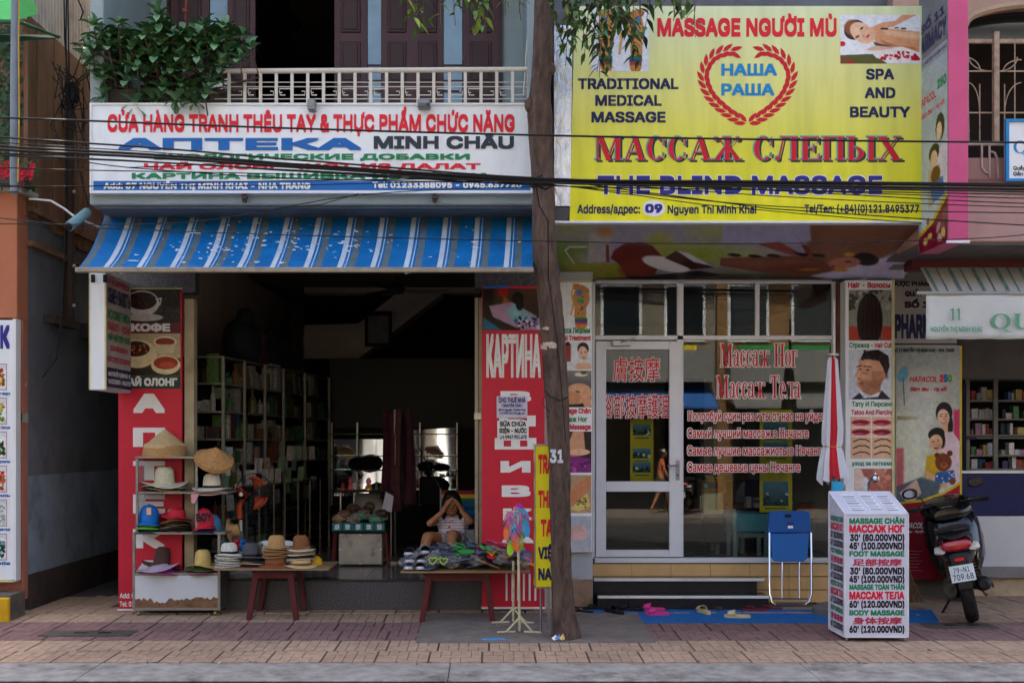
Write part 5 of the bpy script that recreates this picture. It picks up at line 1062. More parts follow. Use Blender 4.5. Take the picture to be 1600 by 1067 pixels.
# ================================================================== blue striped awning
aw = thing('striped_awning', 'blue awning with white and grey stripes above the open shop', 'awning', P(480, 425, -1.4))
yt, yf_ = -.5, -1.45
TL, TR = (PX(165, yt), yt, PZ(334, yt)), (PX(832, yt)+.02, yt, PZ(334, yt))
BL, BR = (PX(122, yf_), yf_, PZ(419, yf_)), (PX(832, yf_), yf_, PZ(419, yf_))
def awp(u, v):        # u 0..1 across, v 0..1 down; sags slightly between top and bar
    a = Vector(TL)*(1-u)+Vector(TR)*u; b = Vector(BL)*(1-u)+Vector(BR)*u; p = a*(1-v)+b*v
    p.z -= .06*math.sin(math.pi*v)+(.014*math.sin(u*23)+.006*math.sin(u*61+v*3)+.004*math.sin(u*140-v*5))*math.sin(math.pi*v); return p
m_awb = M('awning_blue', '#1268a6', .38, var=.18, scale=5, dirt=.45, dscale=3.2, dirtcol='#2a4a70'); m_aww = M('awning_white', '#b9c3cc', .45, var=.1, dirt=.4, dscale=3, dirtcol='#6a7480'); m_awg = M('awning_grey', '#3c4a5c', .5, var=.1)
A_ = MB(); us = [0]; ms = []
per = 1/13.6; u = .012
seq = [(.15, 1), (.07, 0), (.03, 1), (.07, 0), (.19, 2), (.49, 0)]
k = 0; u = -.02
cuts = []
while u < 1:
    for w, m_ in seq:
        cuts.append((u, min(1, u+w*per), m_)); u += w*per
        if u >= 1: break
for a, b, m_ in cuts:
    a = max(0, a)
    if b <= a: continue
    n = max(1, int((b-a)/.02)); 
    for i in range(n):
        ua, ub = a+(b-a)*i/n, a+(b-a)*(i+1)/n
        vs_ = []
        for j in range(13): vs_ += [awp(ua, j/12), awp(ub, j/12)]
        A_.add(vs_, [(2*j, 2*j+2, 2*j+3, 2*j+1) for j in range(12)], m_)
o = A_.build('canopy', [m_awb, m_aww, m_awg], aw, smooth=False); mo = o.modifiers.new('t', 'SOLIDIFY'); mo.thickness = .003; mo.offset = 0
# paint splashes and droppings lie on the cloth
sp = MB(); rg = random.Random(3)
spots = [(rg.uniform(.1, .5), rg.uniform(.25, .9)) for _ in range(60)]+[(rg.gauss(.32, .06), rg.gauss(.4, .15)) for _ in range(50)]+[(rg.gauss(.56, .07), rg.gauss(.45, .15)) for _ in range(50)]+[(rg.uniform(.5, .98), rg.uniform(.1, .9)) for _ in range(14)]
for u_0, v_0 in spots:
    if not (.01 < u_0 < .99 and .05 < v_0 < .95): continue
    r_ = rg.choice([.006, .008, .01, .014]); c = awp(u_0, v_0); du = (awp(u_0+.005, v_0)-c).normalized(); dv = (awp(u_0, v_0+.02)-c).normalized(); n_ = -du.cross(dv); n_ = n_ if n_.z > 0 else -n_
    ex = rg.choice([1, 1, 1.5, 2.4]); an = rg.uniform(0, 3)
    pts = [c+n_*.0045+(du*math.cos(a+an)*ex+dv*math.sin(a+an))*r_*rg.uniform(.7, 1.2) for a in [k_*math.pi/4 for k_ in range(8)]]
    sp.add(pts, [tuple(range(8))])
tag(sp.build('splash', M('white_splash', '#d6dde2', .6, var=0), aw), kind='stuff')
MB().box(BL[0]-.02, BR[0]+.01, yf_-.02, yf_+.03, PZ(426, yf_), PZ(418, yf_)).build('front_bar', M('bronze_bar', '#8c8478', .4, metal=.2, dirt=.5, dscale=5), aw, bevel=.006)
for u_0 in (.09, .72):
    a = awp(u_0, .02)+Vector((0, 0, -.12)); b = awp(u_0+.0, 1)+Vector((0, .03, -.03)); c = (a+b)/2+Vector((.35, 0, -.12))
    MB().tube([a, c], .016, 6).tube([c, b], .014, 6).build('folding_arm', m_white, aw)
MB().tube([TL, TR], .035, 10).build('roller', M('roller_grey', '#5c5f62', .5), aw, smooth=True)
for u_0, c_ in ((517, '#c9b02a'),):
    MB().tube([P(u_0-8, 331, yt-.06), P(u_0-5, 326, yt-.06), P(u_0+5, 326, yt-.06), P(u_0+8, 331, yt-.06)], .009, 8).build('yellow_loop', M('yellow_loop', c_, .5), aw)
# ================================================================== pipe lamp at the alley
pl = thing('pipe_lamp', 'pale green tube lamp on a bent grey pipe above the alley', 'lamp', P(120, 345, -.9))
MB().tube([P(46, 311, -.4), P(80, 314, -.5), P(100, 326, -.6), P(118, 340, -.7), P(158, 356, -.6)], .011, 8).build('pipe_arm', m_steel, pl, smooth=True)
MB().tube([P(108, 354, -1.05), P(136, 332, -.8)], .042, 16).build('lamp_tube', M('pale_green_plastic', '#73969a', .4, var=.05, dirt=.2), pl, smooth=True)
MB().lathe([(0, 0), (.033, 0), (.033, .004), (0, .004)], P(108, 354, -1.05)+Vector((-.003, -.002, -.003)), 16, ax=P(108, 354, -1.05)-P(136, 332, -.8)).build('lamp_opening', m_black, pl)
# ================================================================== inside the left shop
# stair, back wall features
st = thing('staircase', 'plastered underside of a staircase rising across the dark shop back', 'stairs', P(600, 500, 5.5))
zz = 5.6
MB().slab([P(475, 560, zz), P(560, 560, zz), P(692, 458, zz), P(620, 458, zz), P(560, 505, zz), P(475, 508, zz)][::-1], (0, .6, 0)).build('stringer', m_shopwall, st)
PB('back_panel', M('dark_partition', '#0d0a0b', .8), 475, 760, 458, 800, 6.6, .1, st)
PB('upper_beam', m_shopwall, 475, 750, 425, 458, 5.8, .3, st)
pf = thing('picture_frame', 'dark framed picture hung on the stair in the shop back', 'picture', P(590, 540, 5.4))
PB('frame', m_black, 570, 612, 487, 541, 5.45, .04, pf); PB('print', M('dim_print', '#777a7e', .6, var=.2, scale=8), 575, 607, 493, 536, 5.44, .01, pf)
# maroon partition and mirrored cabinet
ca = thing('mirror_cabinet', 'mirror backed display cabinet reflecting the bright street at the shop back', 'cabinet', P(630, 800, 4.2))
yc = 4.2
PB('cabinet_frame', M('cabinet_dark', '#17100f', .5), 515, 745, 560, 668, yc+.15, .1, ca)
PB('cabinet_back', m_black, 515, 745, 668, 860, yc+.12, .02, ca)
m_mir = M('mirror', '#c8ccd0', .03, metal=1, var=0)
for a, b in ((520, 556), (560, 598)): MB().box(PX(a, yc), PX(b, yc), yc+.09, yc+.1, PZ(775, yc), PZ(686, yc)).build('mirror', m_mir, ca)
mt = MB().slab([P(640, 672, yc+.1), P(640, 765, yc+.1), P(712, 765, yc+.0), P(712, 668, yc+.0)], (0, .01, 0)).build('mirror', m_mir, ca)
for px in (518, 558, 600, 640, 656, 714): PB('post', m_steel, px-1.2, px+1.2, 660, 790, yc+.02, .03, ca)
for py in (678, 712, 734, 765): MB().box(PX(518, yc), PX(716, yc), yc-.15, yc+.08, PZ(py+1, yc), PZ(py-.5, yc)).build('glass_shelf', M('shelf_edge', '#39463f', .2), ca)
PB('base', m_dark, 518, 716, 790, 860, yc-.1, .2, ca)
for i, (a, b, py, h_) in enumerate(((543, 575, 730, 14), (560, 595, 730, 18), (652, 672, 732, 10), (676, 700, 733, 8), (575, 598, 770, 14), (655, 700, 764, 16))):
    tag(MB().ball((PX((a+b)/2, yc-.05), yc-.05, PZ(py-h_/3, yc-.05)), ((b-a)/2/sc(yc), .1, h_/sc(yc)*.8), 10, 6).build('folded_clothes', M('dark_clothes', '#14101a', .9), None, smooth=True), 'dark bundle of folded clothes on the mirror cabinet shelves', 'clothes', 'bundles in the mirror cabinet')
# garments hanging on a pole
gr = thing('garment_stand', 'steel pole stand draped with long dark maroon clothes in the open shop', 'clothes stand', (PX(617, 1.6), 1.6, .285))
MB().tube([(PX(617, 1.6), 1.6, .3), (PX(617, 1.6), 1.6, PZ(640, 1.6))], .012, 8).lathe([(0,0),(.2,0),(.2,.02),(.02,.05),(0,.05)], (PX(617, 1.6), 1.6, .285), 16).build('pole', m_steel, gr, smooth=True)
for k in range(7):
    px = 602+k*6.2; yy = 1.62+.05*(k % 3); w = .05+.012*(k % 2); cl = ['#3a1622', '#45202c', '#2b121c', '#4c2a30', '#30202a', '#241018', '#3d1c26'][k]
    zt_, zb_ = PZ(640+k % 3*6, yy), PZ(780+[0, 10, 6, 18, 2, 14, 8][k], yy); mb = MB(); vs_ = []
    for j in range(12):
        for i in range(14):
            a = 2*math.pi*i/14; t = j/11; r_ = w*(.55+.5*t+.18*math.sin(a*4+k+t*2)); vs_.append((PX(px, yy)+r_*math.cos(a)+.02*math.sin(t*3+k), yy+r_*.7*math.sin(a), zt_+(zb_-zt_)*t))
    mb.add(vs_, [(j*14+i, (j+1)*14+i, (j+1)*14+(i+1) % 14, j*14+(i+1) % 14) for j in range(11) for i in range(14)])
    g_ = mb.build('dress', M('cloth_'+cl[1:], cl, .95, var=.3, scale=12), None, smooth=True); tag(g_, 'long dark maroon garment hanging from the pole stand', 'garment', 'garments hanging on the pole stand'); 
# ceiling fan
cf = thing('ceiling_fan', 'dark three bladed ceiling fan hanging over the shop', 'fan', (PX(620, 2.4), 2.4, PZ(450, 2.4)))
cx_, cy2, cz = PX(620, 2.4), 2.4, PZ(453, 2.4)
MB().tube([(cx_, cy2, 3.45), (cx_, cy2, cz+.05)], .012, 8).lathe([(0, 0), (.07, .01), (.1, .05), (.08, .1), (.03, .13), (.02, .2), (0, .2)], (cx_, cy2, cz-.05), 16).build('motor', M('fan_dark', '#2c2a2b', .5), cf, smooth=True)
for a in (.1, 2.2, 4.3):
    d = Vector((math.cos(a), math.sin(a), 0)); n_ = Vector((-d.y, d.x, .12)); c = Vector((cx_, cy2, cz))
    MB().slab([c+d*.1+n_*.05, c+d*.6+n_*.07, c+d*.6-n_*.07, c+d*.1-n_*.05], (0, 0, .008)).build('blade', M('fan_dark', ''), cf)
# shelf run along the left wall, with goods
sh = thing('shelf_unit', 'long glass fronted shelf unit with pale metal posts along the left shop wall', 'shelves', (-2.5, 2, .285))
m_post = M('shelf_post', '#6e6a60', .4, metal=.3, var=.08)
pa_, pb_ = Vector((PX(349, .5), .5, 0)), Vector((PX(514, 4.1), 4.1, 0))
zsh = [PZ(557, .5), PZ(599, .5), PZ(643, .5), PZ(686, .5), 1.35, 1.1, .8, .5, .3]
posts = [0, .16, .33, .5, .72, 1.0]
for t in posts:
    p = pa_.lerp(pb_, t); MB().box(p.x-.014, p.x+.014, p.y-.014, p.y+.014, .285, zsh[0]).build('post', m_post, sh)
for z in zsh:
    p, q_ = pa_, pb_; dv = (q_-p).normalized(); nn_ = Vector((-dv.y, dv.x, 0))*.38
    MB().hexa([(p.x, p.y, z-.012), (q_.x, q_.y, z-.012), (q_.x+nn_.x, q_.y+nn_.y, z-.012), (p.x+nn_.x, p.y+nn_.y, z-.012), (p.x, p.y, z+.006), (q_.x, q_.y, z+.006), (q_.x+nn_.x, q_.y+nn_.y, z+.006), (p.x+nn_.x, p.y+nn_.y, z+.006)]).build('shelf', m_post, sh)
for z in zsh: MB().box(PX(304, .5), pa_.x, .5, .8, z-.012, z+.006).build('shelf', m_post, sh)
MB().hexa([(pa_.x+nn_.x-.02, pa_.y, .285), (pb_.x+nn_.x-.02, pb_.y, .285), (pb_.x+nn_.x-.04, pb_.y+.02, .285), (pa_.x+nn_.x-.04, pa_.y+.02, .285)]+[(x_, y_, zsh[0]) for x_, y_ in ((pa_.x+nn_.x-.02, pa_.y), (pb_.x+nn_.x-.02, pb_.y), (pb_.x+nn_.x-.04, pb_.y+.02), (pa_.x+nn_.x-.04, pa_.y+.02))]).build('back_panel', m_dark, sh)
gcols = ['#1f5a38', '#8f8c80', '#5a2420', '#9a9a92', '#6f6430', '#2c4460', '#4a3022', '#3a6a42', '#a8a49c', '#6f6a66', '#3a2028', '#7a4c2c', '#b0b0aa', '#1c323c', '#5a7a44']
gnames = ['dark green', 'pale grey', 'dark red', 'light grey', 'olive', 'slate blue', 'dark brown', 'leaf green', 'off white', 'grey brown', 'plum', 'tan orange', 'whitish', 'dark teal', 'sage green']
gm = [M('goods_'+c[1:], tuple(int(c[i:i+2], 16)/255*.78 for i in (1, 3, 5)), .4, var=.6, scale=45) for c in gcols]
GN = [0]
def goods(x, y, z, w, d, h, rz, m_, bottle=False, lab=None, grp='goods on the left shop shelves'):
    mb = MB()
    if bottle: mb.lathe([(0, 0), (w*.5, 0), (w*.5, h*.5), (w*.42, h*.62), (w*.14, h*.75), (w*.14, h*.96), (0, h)], (0, 0, 0), 10)
    else: mb.box(-w/2, w/2, -d/2, d/2, 0, h)
    o = mb.build('bottle' if bottle else 'carton', m_); o.location = (x, y, z); o.rotation_euler.z = rz
    ci = gnames[gm.index(m_)] if m_ in gm else 'amber'; sh_ = ['top', 'second', 'third', 'fourth', 'fifth', 'sixth', 'seventh', 'lowest'][min(7, max(0, min(range(len(zsh)-1), key=lambda q: abs(zsh[q+1]-z))))]; dp_ = 'front' if y < 1.2 else 'near' if y < 2 else 'middle' if y < 3 else 'far'
    tag(o, lab or '%s %s on the %s shelf at the %s part of the left wall unit' % (ci, 'bottle' if bottle else 'carton', sh_, dp_), 'bottle' if bottle else 'box', grp); GN[0] += 1
    return o
rg = random.Random(5)
for zi, z in enumerate(zsh[1:]):
    t = .012; 
    while t < (.97 if zi < 4 else .5):
        w = rg.uniform(.045, .12)*(1+.6*t); p = pa_.lerp(pb_, t)+nn_*rg.uniform(.16, .34)
        if rg.random() < .88: goods(p.x, p.y, z+.008, w, .12, rg.uniform(.1, .26 if zi else .3), math.atan2(dv.y, dv.x)+rg.uniform(-.1, .1), rg.choice(gm), rg.random() < .3)
        t += (w+.006)/3.65
for px in (304.5, 319, 335): goods(PX(px, .6), .6, zsh[1]+.008, .075, .07, .23, 0, M('amber_bottle', '#4a4426', .15, var=.2), True, 'round shouldered amber bottle on the top shelf at the shop front', 'amber bottles on the top shelf')
for px, m_ in ((312, gm[1]), (333, gm[12])): goods(PX(px, .6), .6, zsh[3]-.28+.008 if False else zsh[3]+.27*0+.008, .15, .1, .12, 0, m_)
for px, m_, h_ in ((309, gm[12], .1), (326, gm[3], .11), (341, gm[8], .12), (340, gm[14], .2)): goods(PX(px, .6), .6, zsh[2]+.008, .1, .1, h_, 0, m_)
hg = [M('bagged_goods_%d' % k, c, .35, var=.3, scale=30) for k, c in enumerate(['#8a8a84', '#6f7a80', '#9a948a', '#5f7a5a', '#7a5a4a'])]
for k in range(44):      # bagged goods hooked along the shelf front
    t = rg.uniform(0, .8); p = pa_.lerp(pb_, t)-nn_*.06; zz_ = rg.choice([1.52, 1.28, 1.05, 1.4, 1.15]); o = MB().box(-.035, .035, -.012, .012, -.16, 0).build('hanging_packet', rg.choice(hg)); o.location = (p.x, p.y, zz_); o.rotation_euler = (rg.uniform(-.1, .1), rg.uniform(-.1, .1), rg.uniform(0, 1.5))
    tag(o, 'small clear packet hooked on the front of the shelf unit', 'packet', 'packets hooked on the shelf front')
# dark bags heaped on top of the shelves
for k, (t, w_, h_, c) in enumerate(((.28, .42, .5, '#131a1c'), (.4, .3, .3, '#3c1a22'), (.5, .4, .36, '#15161c'), (.63, .34, .3, '#1d1418'))):
    p = pa_.lerp(pb_, t)+nn_*.5; tag(MB().ball((p.x, p.y, zsh[0]+h_*.45), (w_*.5, w_*.8, h_*.55), 12, 8).ball((p.x+.05, p.y-.1, zsh[0]+h_*.95), (.1, .1, .12), 8, 6).build('stuffed_bag', M('bag_'+c[1:], c, .8, var=.3), None, smooth=True), ['tall dark bag knotted on top', 'maroon bag', 'black rounded bag', 'small plum bag'][k]+' heaped on the left shelf unit', 'bag', 'bags on top of the shelf unit')
# glass counter in front of shelf run: thin white posts
ct = thing('glass_counter', 'low glass counter with thin pale posts in front of the shelf unit', 'counter', (PX(450, 2), 2, .285))
for px, y_ in ((385, 1.0), (405, 1.2), (428, 1.6), (445, 1.9), (466, 2.3), (484, 2.7), (500, 3.1), (514, 3.4)): MB().box(PX(px, y_)-.008, PX(px, y_)+.008, y_-.008, y_+.008, .285, 1.12).build('post', m_post, ct)
MB().hexa([(PX(385, 1), 1, .6), (PX(514, 3.4), 3.4, .6), (PX(500, 3.6), 3.6, .6), (PX(370, 1.2), 1.2, .6), (PX(385, 1), 1, 1.12), (PX(514, 3.4), 3.4, 1.12), (PX(500, 3.6), 3.6, 1.12), (PX(370, 1.2), 1.2, 1.12)]).build('glass_box', M('dim_glass', '#20282c', .08, alpha=.5, spec=.8), ct)
# ---- souvenir stand, snack stand and white crate
y6 = 1.25
ss = thing('souvenir_shelf', 'small dark shelf of bright souvenirs in the open shop', 'shelf', (PX(570, y6+.3), y6+.3, .285))
ysv = y6+.35
PB('shelf', m_dark, 527, 612, 766, 769, ysv-.15, .3, ss); PB('back_panel', M('whitish_card', '#8d8a86', .8), 555, 606, 770, 812, ysv+.1, .01, ss)
for px in (532, 553, 611): PB('leg', m_steel, px-1, px+1, 769, 880, ysv, .02, ss)
for k, (px, c, w_, h_) in enumerate(((536, '#8a2a2a', 9, 12), (548, '#b8485a', 9, 20), (560, '#7a5a3a', 7, 18), (576, '#c86a8a', 12, 20), (576, '#d0a830', 9, 8), (588, '#4a7a4a', 6, 14), (600, '#c87a4a', 12, 22))):
    yy = ysv-.12 if k == 4 else ysv-.05+.02*k
    mb = MB(); c0 = P(px, 766, yy); r_ = w_/2/sc(yy); h0 = h_/sc(yy)
    mb.lathe([(0, 0), (r_, 0), (r_*.9, h0*.3), (r_*.5, h0*.45), (r_*.75, h0*.7), (r_*.4, h0*.95), (0, h0)], c0, 10)
    tag(mb.build('souvenir', M('souvenir_'+c[1:], c, .5, var=.2, scale=30), None, smooth=True), ['deep red', 'pink', 'brown', 'rose coloured', 'small yellow', 'green', 'orange'][k]+' souvenir figure on the dark shelf in the shop', 'souvenir', 'souvenirs on the dark shelf')
sn = thing('snack_stand', 'low table stacked with bagged snacks and teal boxes', 'table', (PX(563, y6), y6, .285))
PB('tabletop', m_dark, 518, 604, 829, 832, y6-.15, .4, sn)
for px, dx in ((524, -3), (603, 4)):
    for dy in (0, .35): MB().tube([P(px, 831, y6-.1+dy), P(px+dx, 880, y6-.1+dy)], .022, 6).build('leg', M('maroon_plastic', '#561f22', .45, var=.08, rnd=0), sn)
for k in range(5):
    o = PB('box', M('teal_box', '#1c6e7a', .45, var=.25, scale=40), 519+k*16.6, 534.5+k*16.6, 817, 829, y6-.16, .12, None); tag(o, 'teal snack box in the front row under the bagged snacks', 'box', 'teal snack boxes')
    PB('box_print', M('box_print_white', '#c8d0d0', .5, var=.3, scale=60), 523+k*16.6, 530+k*16.6, 819, 827, y6-.164, .003, o)
def bag(px, py, y, w, h, m_, lab, cat='bag', grp=None, name='plastic_bag', seed=0):
    mb = MB(); rg2 = random.Random(seed+int(px*7)); n, m2 = 12, 8; c = P(px, py, y); W = w/2/sc(y); Hh = h/2/sc(y); vs_ = []
    for i in range(m2+1):
        t = math.pi*i/m2
        for j in range(n):
            a = 2*math.pi*j/n; k_ = rg2.uniform(.72, 1.08); vs_.append((c.x+W*math.sin(t)*math.cos(a)*k_, c.y+min(W, .09)*math.sin(t)*math.sin(a)*k_, c.z+Hh*math.cos(t)*k_))
    mb.add(vs_, [(i*n+j, (i+1)*n+j, (i+1)*n+(j+1) % n, i*n+(j+1) % n) for i in range(m2) for j in range(n)])
    return tag(mb.build(name, m_, None), lab, cat, grp)
m_film = M('clear_film', '#cfd4d8', .1, var=.1, alpha=.13, spec=1)
for k, (px, py, c, w_) in enumerate(((530, 811, '#b07a3a', 24), (552, 812, '#8a6a4a', 24), (566, 806, '#2a8a4a', 26), (588, 812, '#3c8a4a', 26), (540, 803, '#6a4a3a', 30), (570, 799, '#5a4438', 34), (597, 802, '#3f3028', 24), (552, 793, '#584438', 22), (578, 790, '#4a3a30', 20))):
    bag(px, py, y6-.08+.03*(k % 3), w_, 14, M('snack_%d' % k, c, .3, var=.4, scale=40), 'crinkled bag of snacks heaped on the low snack table', grp='bagged snacks on the low table', name='snack_bag')
    if k < 4: bag(px, py-2, y6-.14, w_+3, 14, m_film, 'clear wrapping over the snack bags', grp='clear wrappings', name='plastic_wrap')
tag(MB().slab([P(603, 768, y6+.1), P(596, 797, y6+.1), P(612, 800, y6+.06), P(615, 775, y6+.06)], (0, .002, 0)).build('price_paper', M('paper_lilac', '#b4b2c0', .8), None), 'tilted pale paper list hanging beside the snack stand', 'paper')
cr_ = thing('storage_box', 'grimy white plastic box standing on the shop floor under the snack stand', 'box', P(563, 882, y6-.1))
PB('box_body', M('grimy_white_plastic', '#b3aca0', .6, var=.15, dirt=.95, dscale=5, dirtcol='#4f4234'), 529, 597, 833, 882, y6-.12, .3, cr_, bevel=.015, seg=2)
for u, v in ((536, 841), (590, 841), (536, 875), (590, 875)): MB().lathe([(0, 0), (.026, 0), (.026, .006), (0, .006)], P(u, v, y6-.122), 12, ax=(0, -1, 0)).build('round_boss', M('grimy_white_plastic', ''), cr_)
for u, v in ((563, 835), (563, 880), (531, 858), (595, 858)): MB().lathe([(0, 0), (.01, 0), (.01, .006), (0, .006)], P(u, v, y6-.122), 10, ax=(0, -1, 0)).build('stud', i_white, cr_)
# ---- standing fan
fa = thing('standing_fan', 'standing fan with orange blades and white stem behind the hats', 'fan', (PX(377, .2), .2, .285))
fc = P(396, 770, .25)
MB().tube([(PX(377, .25), .25, .3), P(376, 812, .25)], .016, 10).lathe([(0,0),(.16,0),(.15,.03),(.03,.05),(0,.05)], (PX(377, .25), .25, .286), 18).build('stem', M('fan_white', '#c6c4bc', .4), fa, smooth=True)
MB().tube([P(374, 810, .25), P(374, 790, .25), P(378, 784, .27)], .03, 10).build('neck', M('fan_orange', '#b2441f', .4), fa, smooth=True)
MB().ball(P(379, 772, .33), (.08, .1, .08)).build('motor', m_black, fa, smooth=True)
MB().lathe([(0, 0), (.02, 0), (.02, .01), (0, .01)], P(377, 772, .21), 10, ax=(0, -1, 0)).build('knob', i_white, fa)
for k in range(3):
    a = 1.2+k*2.094; vs_ = []
    for j in range(7):
        for i in range(5):
            t = j/6; an = a+(i/4-.5)*(.5+1.0*t)*.9; r_ = .03+.13*t; vs_.append((fc.x+r_*math.cos(an)*.92, fc.y-.01+.03*(i/4-.5)*2, fc.z+r_*math.sin(an)))
    o = MB().add(vs_, [(j*5+i, j*5+i+1, (j+1)*5+i+1, (j+1)*5+i) for j in range(6) for i in range(4)]).build('blade', M('fan_orange', ''), fa, smooth=True); mo = o.modifiers.new('t', 'SOLIDIFY'); mo.thickness = .003
cg = MB()
for rr, yy in ((.185, 0), (.188, .04), (.14, -.04), (.09, -.055), (.045, -.06)):
    cg.tube([(fc.x+rr*.92*math.cos(2*math.pi*i/24), fc.y+yy, fc.z+rr*math.sin(2*math.pi*i/24)) for i in range(25)], .0028, 5, cap=False)
for k in range(24):
    a = 2*math.pi*k/24; cg.tube([(fc.x+rr*.92*math.cos(a), fc.y+yy, fc.z+rr*math.sin(a)) for rr, yy in ((.03, -.06), (.1, -.052), (.15, -.035), (.187, .02))], .0016, 4, cap=False)
tag(cg.build('cage', m_black, fa, smooth=True), kind='stuff')
# ================================================================== hats
def hat(name, lab, px, py, y, w, h, brim, m_, kind='straw', band=None, tilt=(0, 0), stack=1, grp=None, rz=0, cat='hat', wob=.01, cols=None):
    """px,py: centre of the brim's underside; w brim width, h crown height in picture pixels"""
    k_ = 1/sc(y); W = w/2*k_; Hh = h*k_; out = []
    for s in range(stack):
        c = P(px, py-s*2.1, y); t = thing(name, lab, cat, c, grp)
        cr = W*brim; mm = cols[s % len(cols)] if cols else m_; lift = random.uniform(0, .004)
        wv = (lambda a, r_, ph=random.uniform(0, 6): wob*math.sin(2*a+ph)*(r_/W)**2) if wob else None
        if kind == 'cone': prof = [(W, -.0), (W*1.0, .012), (W*.98, .04), (W*.8, Hh*.32), (W*.45, Hh*.66), (.012, Hh), (0, Hh)]
        elif kind == 'cap': prof = None
        else: prof = [(W*1.0, 0), (W, .004), (cr*1.25, .006), (cr*1.02, .014), (cr*.97, Hh*.5), (cr*.88, Hh*.82), (cr*.6, Hh*.98), (cr*.3, Hh*.96 if kind == 'fedora' else Hh), (0, Hh*.9 if kind == 'fedora' else Hh)]
        if prof: o = MB().lathe(prof, c, 28, wob=wv, oy=.9).build('hat_body' if kind != 'cone' else 'cone', mm, t, smooth=True)
        if kind == 'cap':
            mb = MB(); mb.lathe([(W, 0), (W*1.02, Hh*.25), (W*.9, Hh*.65), (W*.55, Hh*.93), (.01, Hh), (0, Hh*1.0)], c, 20, oy=1.05); mb.build('dome', mm, t, smooth=True)
            vs_ = []; d = band or 1
            for j in range(5):
                for i in range(9):
                    a = math.pi*(i/8)*.9+.05*math.pi; r_ = W*(.95+.75*j/4*math.sin(a)**.6); vs_.append((c.x+r_*math.cos(a), c.y-r_*math.sin(a), c.z+.012-.022*(j/4)-.02*(math.cos(a))**2))
            o2 = MB().add(vs_, [(j*9+i, j*9+i+1, (j+1)*9+i+1, (j+1)*9+i) for j in range(4) for i in range(8)]).build('visor', cols[1] if cols and len(cols) > 1 else mm, t, smooth=True); mo = o2.modifiers.new('t', 'SOLIDIFY'); mo.thickness = .004
            MB().ball(c+Vector((0, 0, Hh)), .007, 8, 5).build('button', mm, t)
        elif band is not None: MB().lathe([(cr*1.035, .012), (cr*1.03, .035), (cr*.9, .035), (cr*.9, .012)], c, 24, oy=.9).build('band', band, t, smooth=True)
        t.rotation_euler = (R(tilt[0]), R(tilt[1]), rz+random.uniform(-.05, .05)); out.append(t)
    return out[0]
# rack
yr2 = -.3
hr = thing('hat_rack', 'rolling display rack with aluminium frame and chipped white front full of hats', 'rack', P(275, 960, yr2))
m_frame = M('tarnished_alu', '#8b8880', .4, metal=.5, var=.15, scale=10, dirt=.4, dscale=6)
def rk(n, a, b, c, d, y0_, dy, m_=m_frame): return PB(n, m_, a, b, c, d, y0_, dy, hr)
rk('shelf', 211, 307, 713, 716, yr2, .36); rk('shelf', 213, 356, 768, 771, yr2, .36); rk('shelf', 208, 352, 831, 834.5, yr2, .38); rk('shelf', 208, 344, 895, 899, yr2, .4)
for a in (212, 305): rk('post', a, a+3.5, 714, 832, yr2, .02); 
for a in (213, 303): rk('post', a, a+3, 714, 832, yr2+.33, .02)
for a in (207, 340): rk('post', a, a+4, 832, 952, yr2-.002, .025); rk('post', a+2, a+5, 832, 940, yr2+.38, .02)
rk('side_glass', 213, 215, 716, 831, yr2+.02, .31, M('rack_glass', '#8a9092', .1, alpha=.35)); rk('side_glass', 341.5, 343.5, 834, 895, yr2+.03, .34, M('rack_glass', ''))
fp = rk('front_panel', 211, 340, 899, 951, yr2+.004, .01, M('chipboard_brown', '#7a5a42', .9, var=.3, scale=14, dirt=.5, dscale=5))
x_ = np.linspace(211, 340, 40); rg = random.Random(9); edge = [(float(a), 936+rg.uniform(-2.5, 2.5)+(5 if 240 < a < 262 else 0)-(2 if a > 300 else 0)) for a in x_]
pts = [P(211, 899, yr2+.003), *[P(a, b, yr2+.003) for a, b in edge], P(340, 899, yr2+.003)]
mb = MB(); mb.add([P(a, 899, yr2-.001) for a, b in edge]+[P(a, b, yr2-.001) for a, b in edge], [(i, 40+i, 41+i, i+1) for i in range(39)]); o = mb.build('white_laminate', M('chipped_white_laminate', '#c3c8cc', .45, var=.05, dirt=.2, dscale=3), hr); mo = o.modifiers.new('t', 'SOLIDIFY'); mo.thickness = .003; mo.offset = -1
rk('side_panel', 340, 343.5, 899, 951, yr2+.01, .38, M('side_panel_grey', '#6a6a6a', .6)); rk('bottom_panel', 209, 343, 949, 953, yr2, .38)
for px in (216, 336):
    for dy in (0.02, .34): MB().lathe([(0, -.012), (.024, -.012), (.024, .012), (0, .012)], (PX(px, yr2), yr2+dy, .018+GZ(yr2)), 14, ax=(1, 0, 0)).build('caster', M('caster_brass', '#8a7230', .4, metal=.4), hr)
ST = M('straw_cream', '#c9b183', .85, var=.18, scale=60, bump=.4, bscale=120); ST2 = M('straw_tan', '#b08a58', .85, var=.2, scale=60, bump=.4, bscale=120); STW = M('straw_white', '#d6cdb6', .85, var=.12, scale=60, bump=.4, bscale=120); STB = M('straw_brown', '#7d5230', .85, var=.2, scale=50, bump=.3, bscale=100)
LACE = M('lace_cream', '#cbc6a8', .9, var=.2, scale=70, bump=.5, bscale=140)
BK = M('hat_black', '#15151a', .7); NV = M('hat_navy', '#1d2a4a', .7)
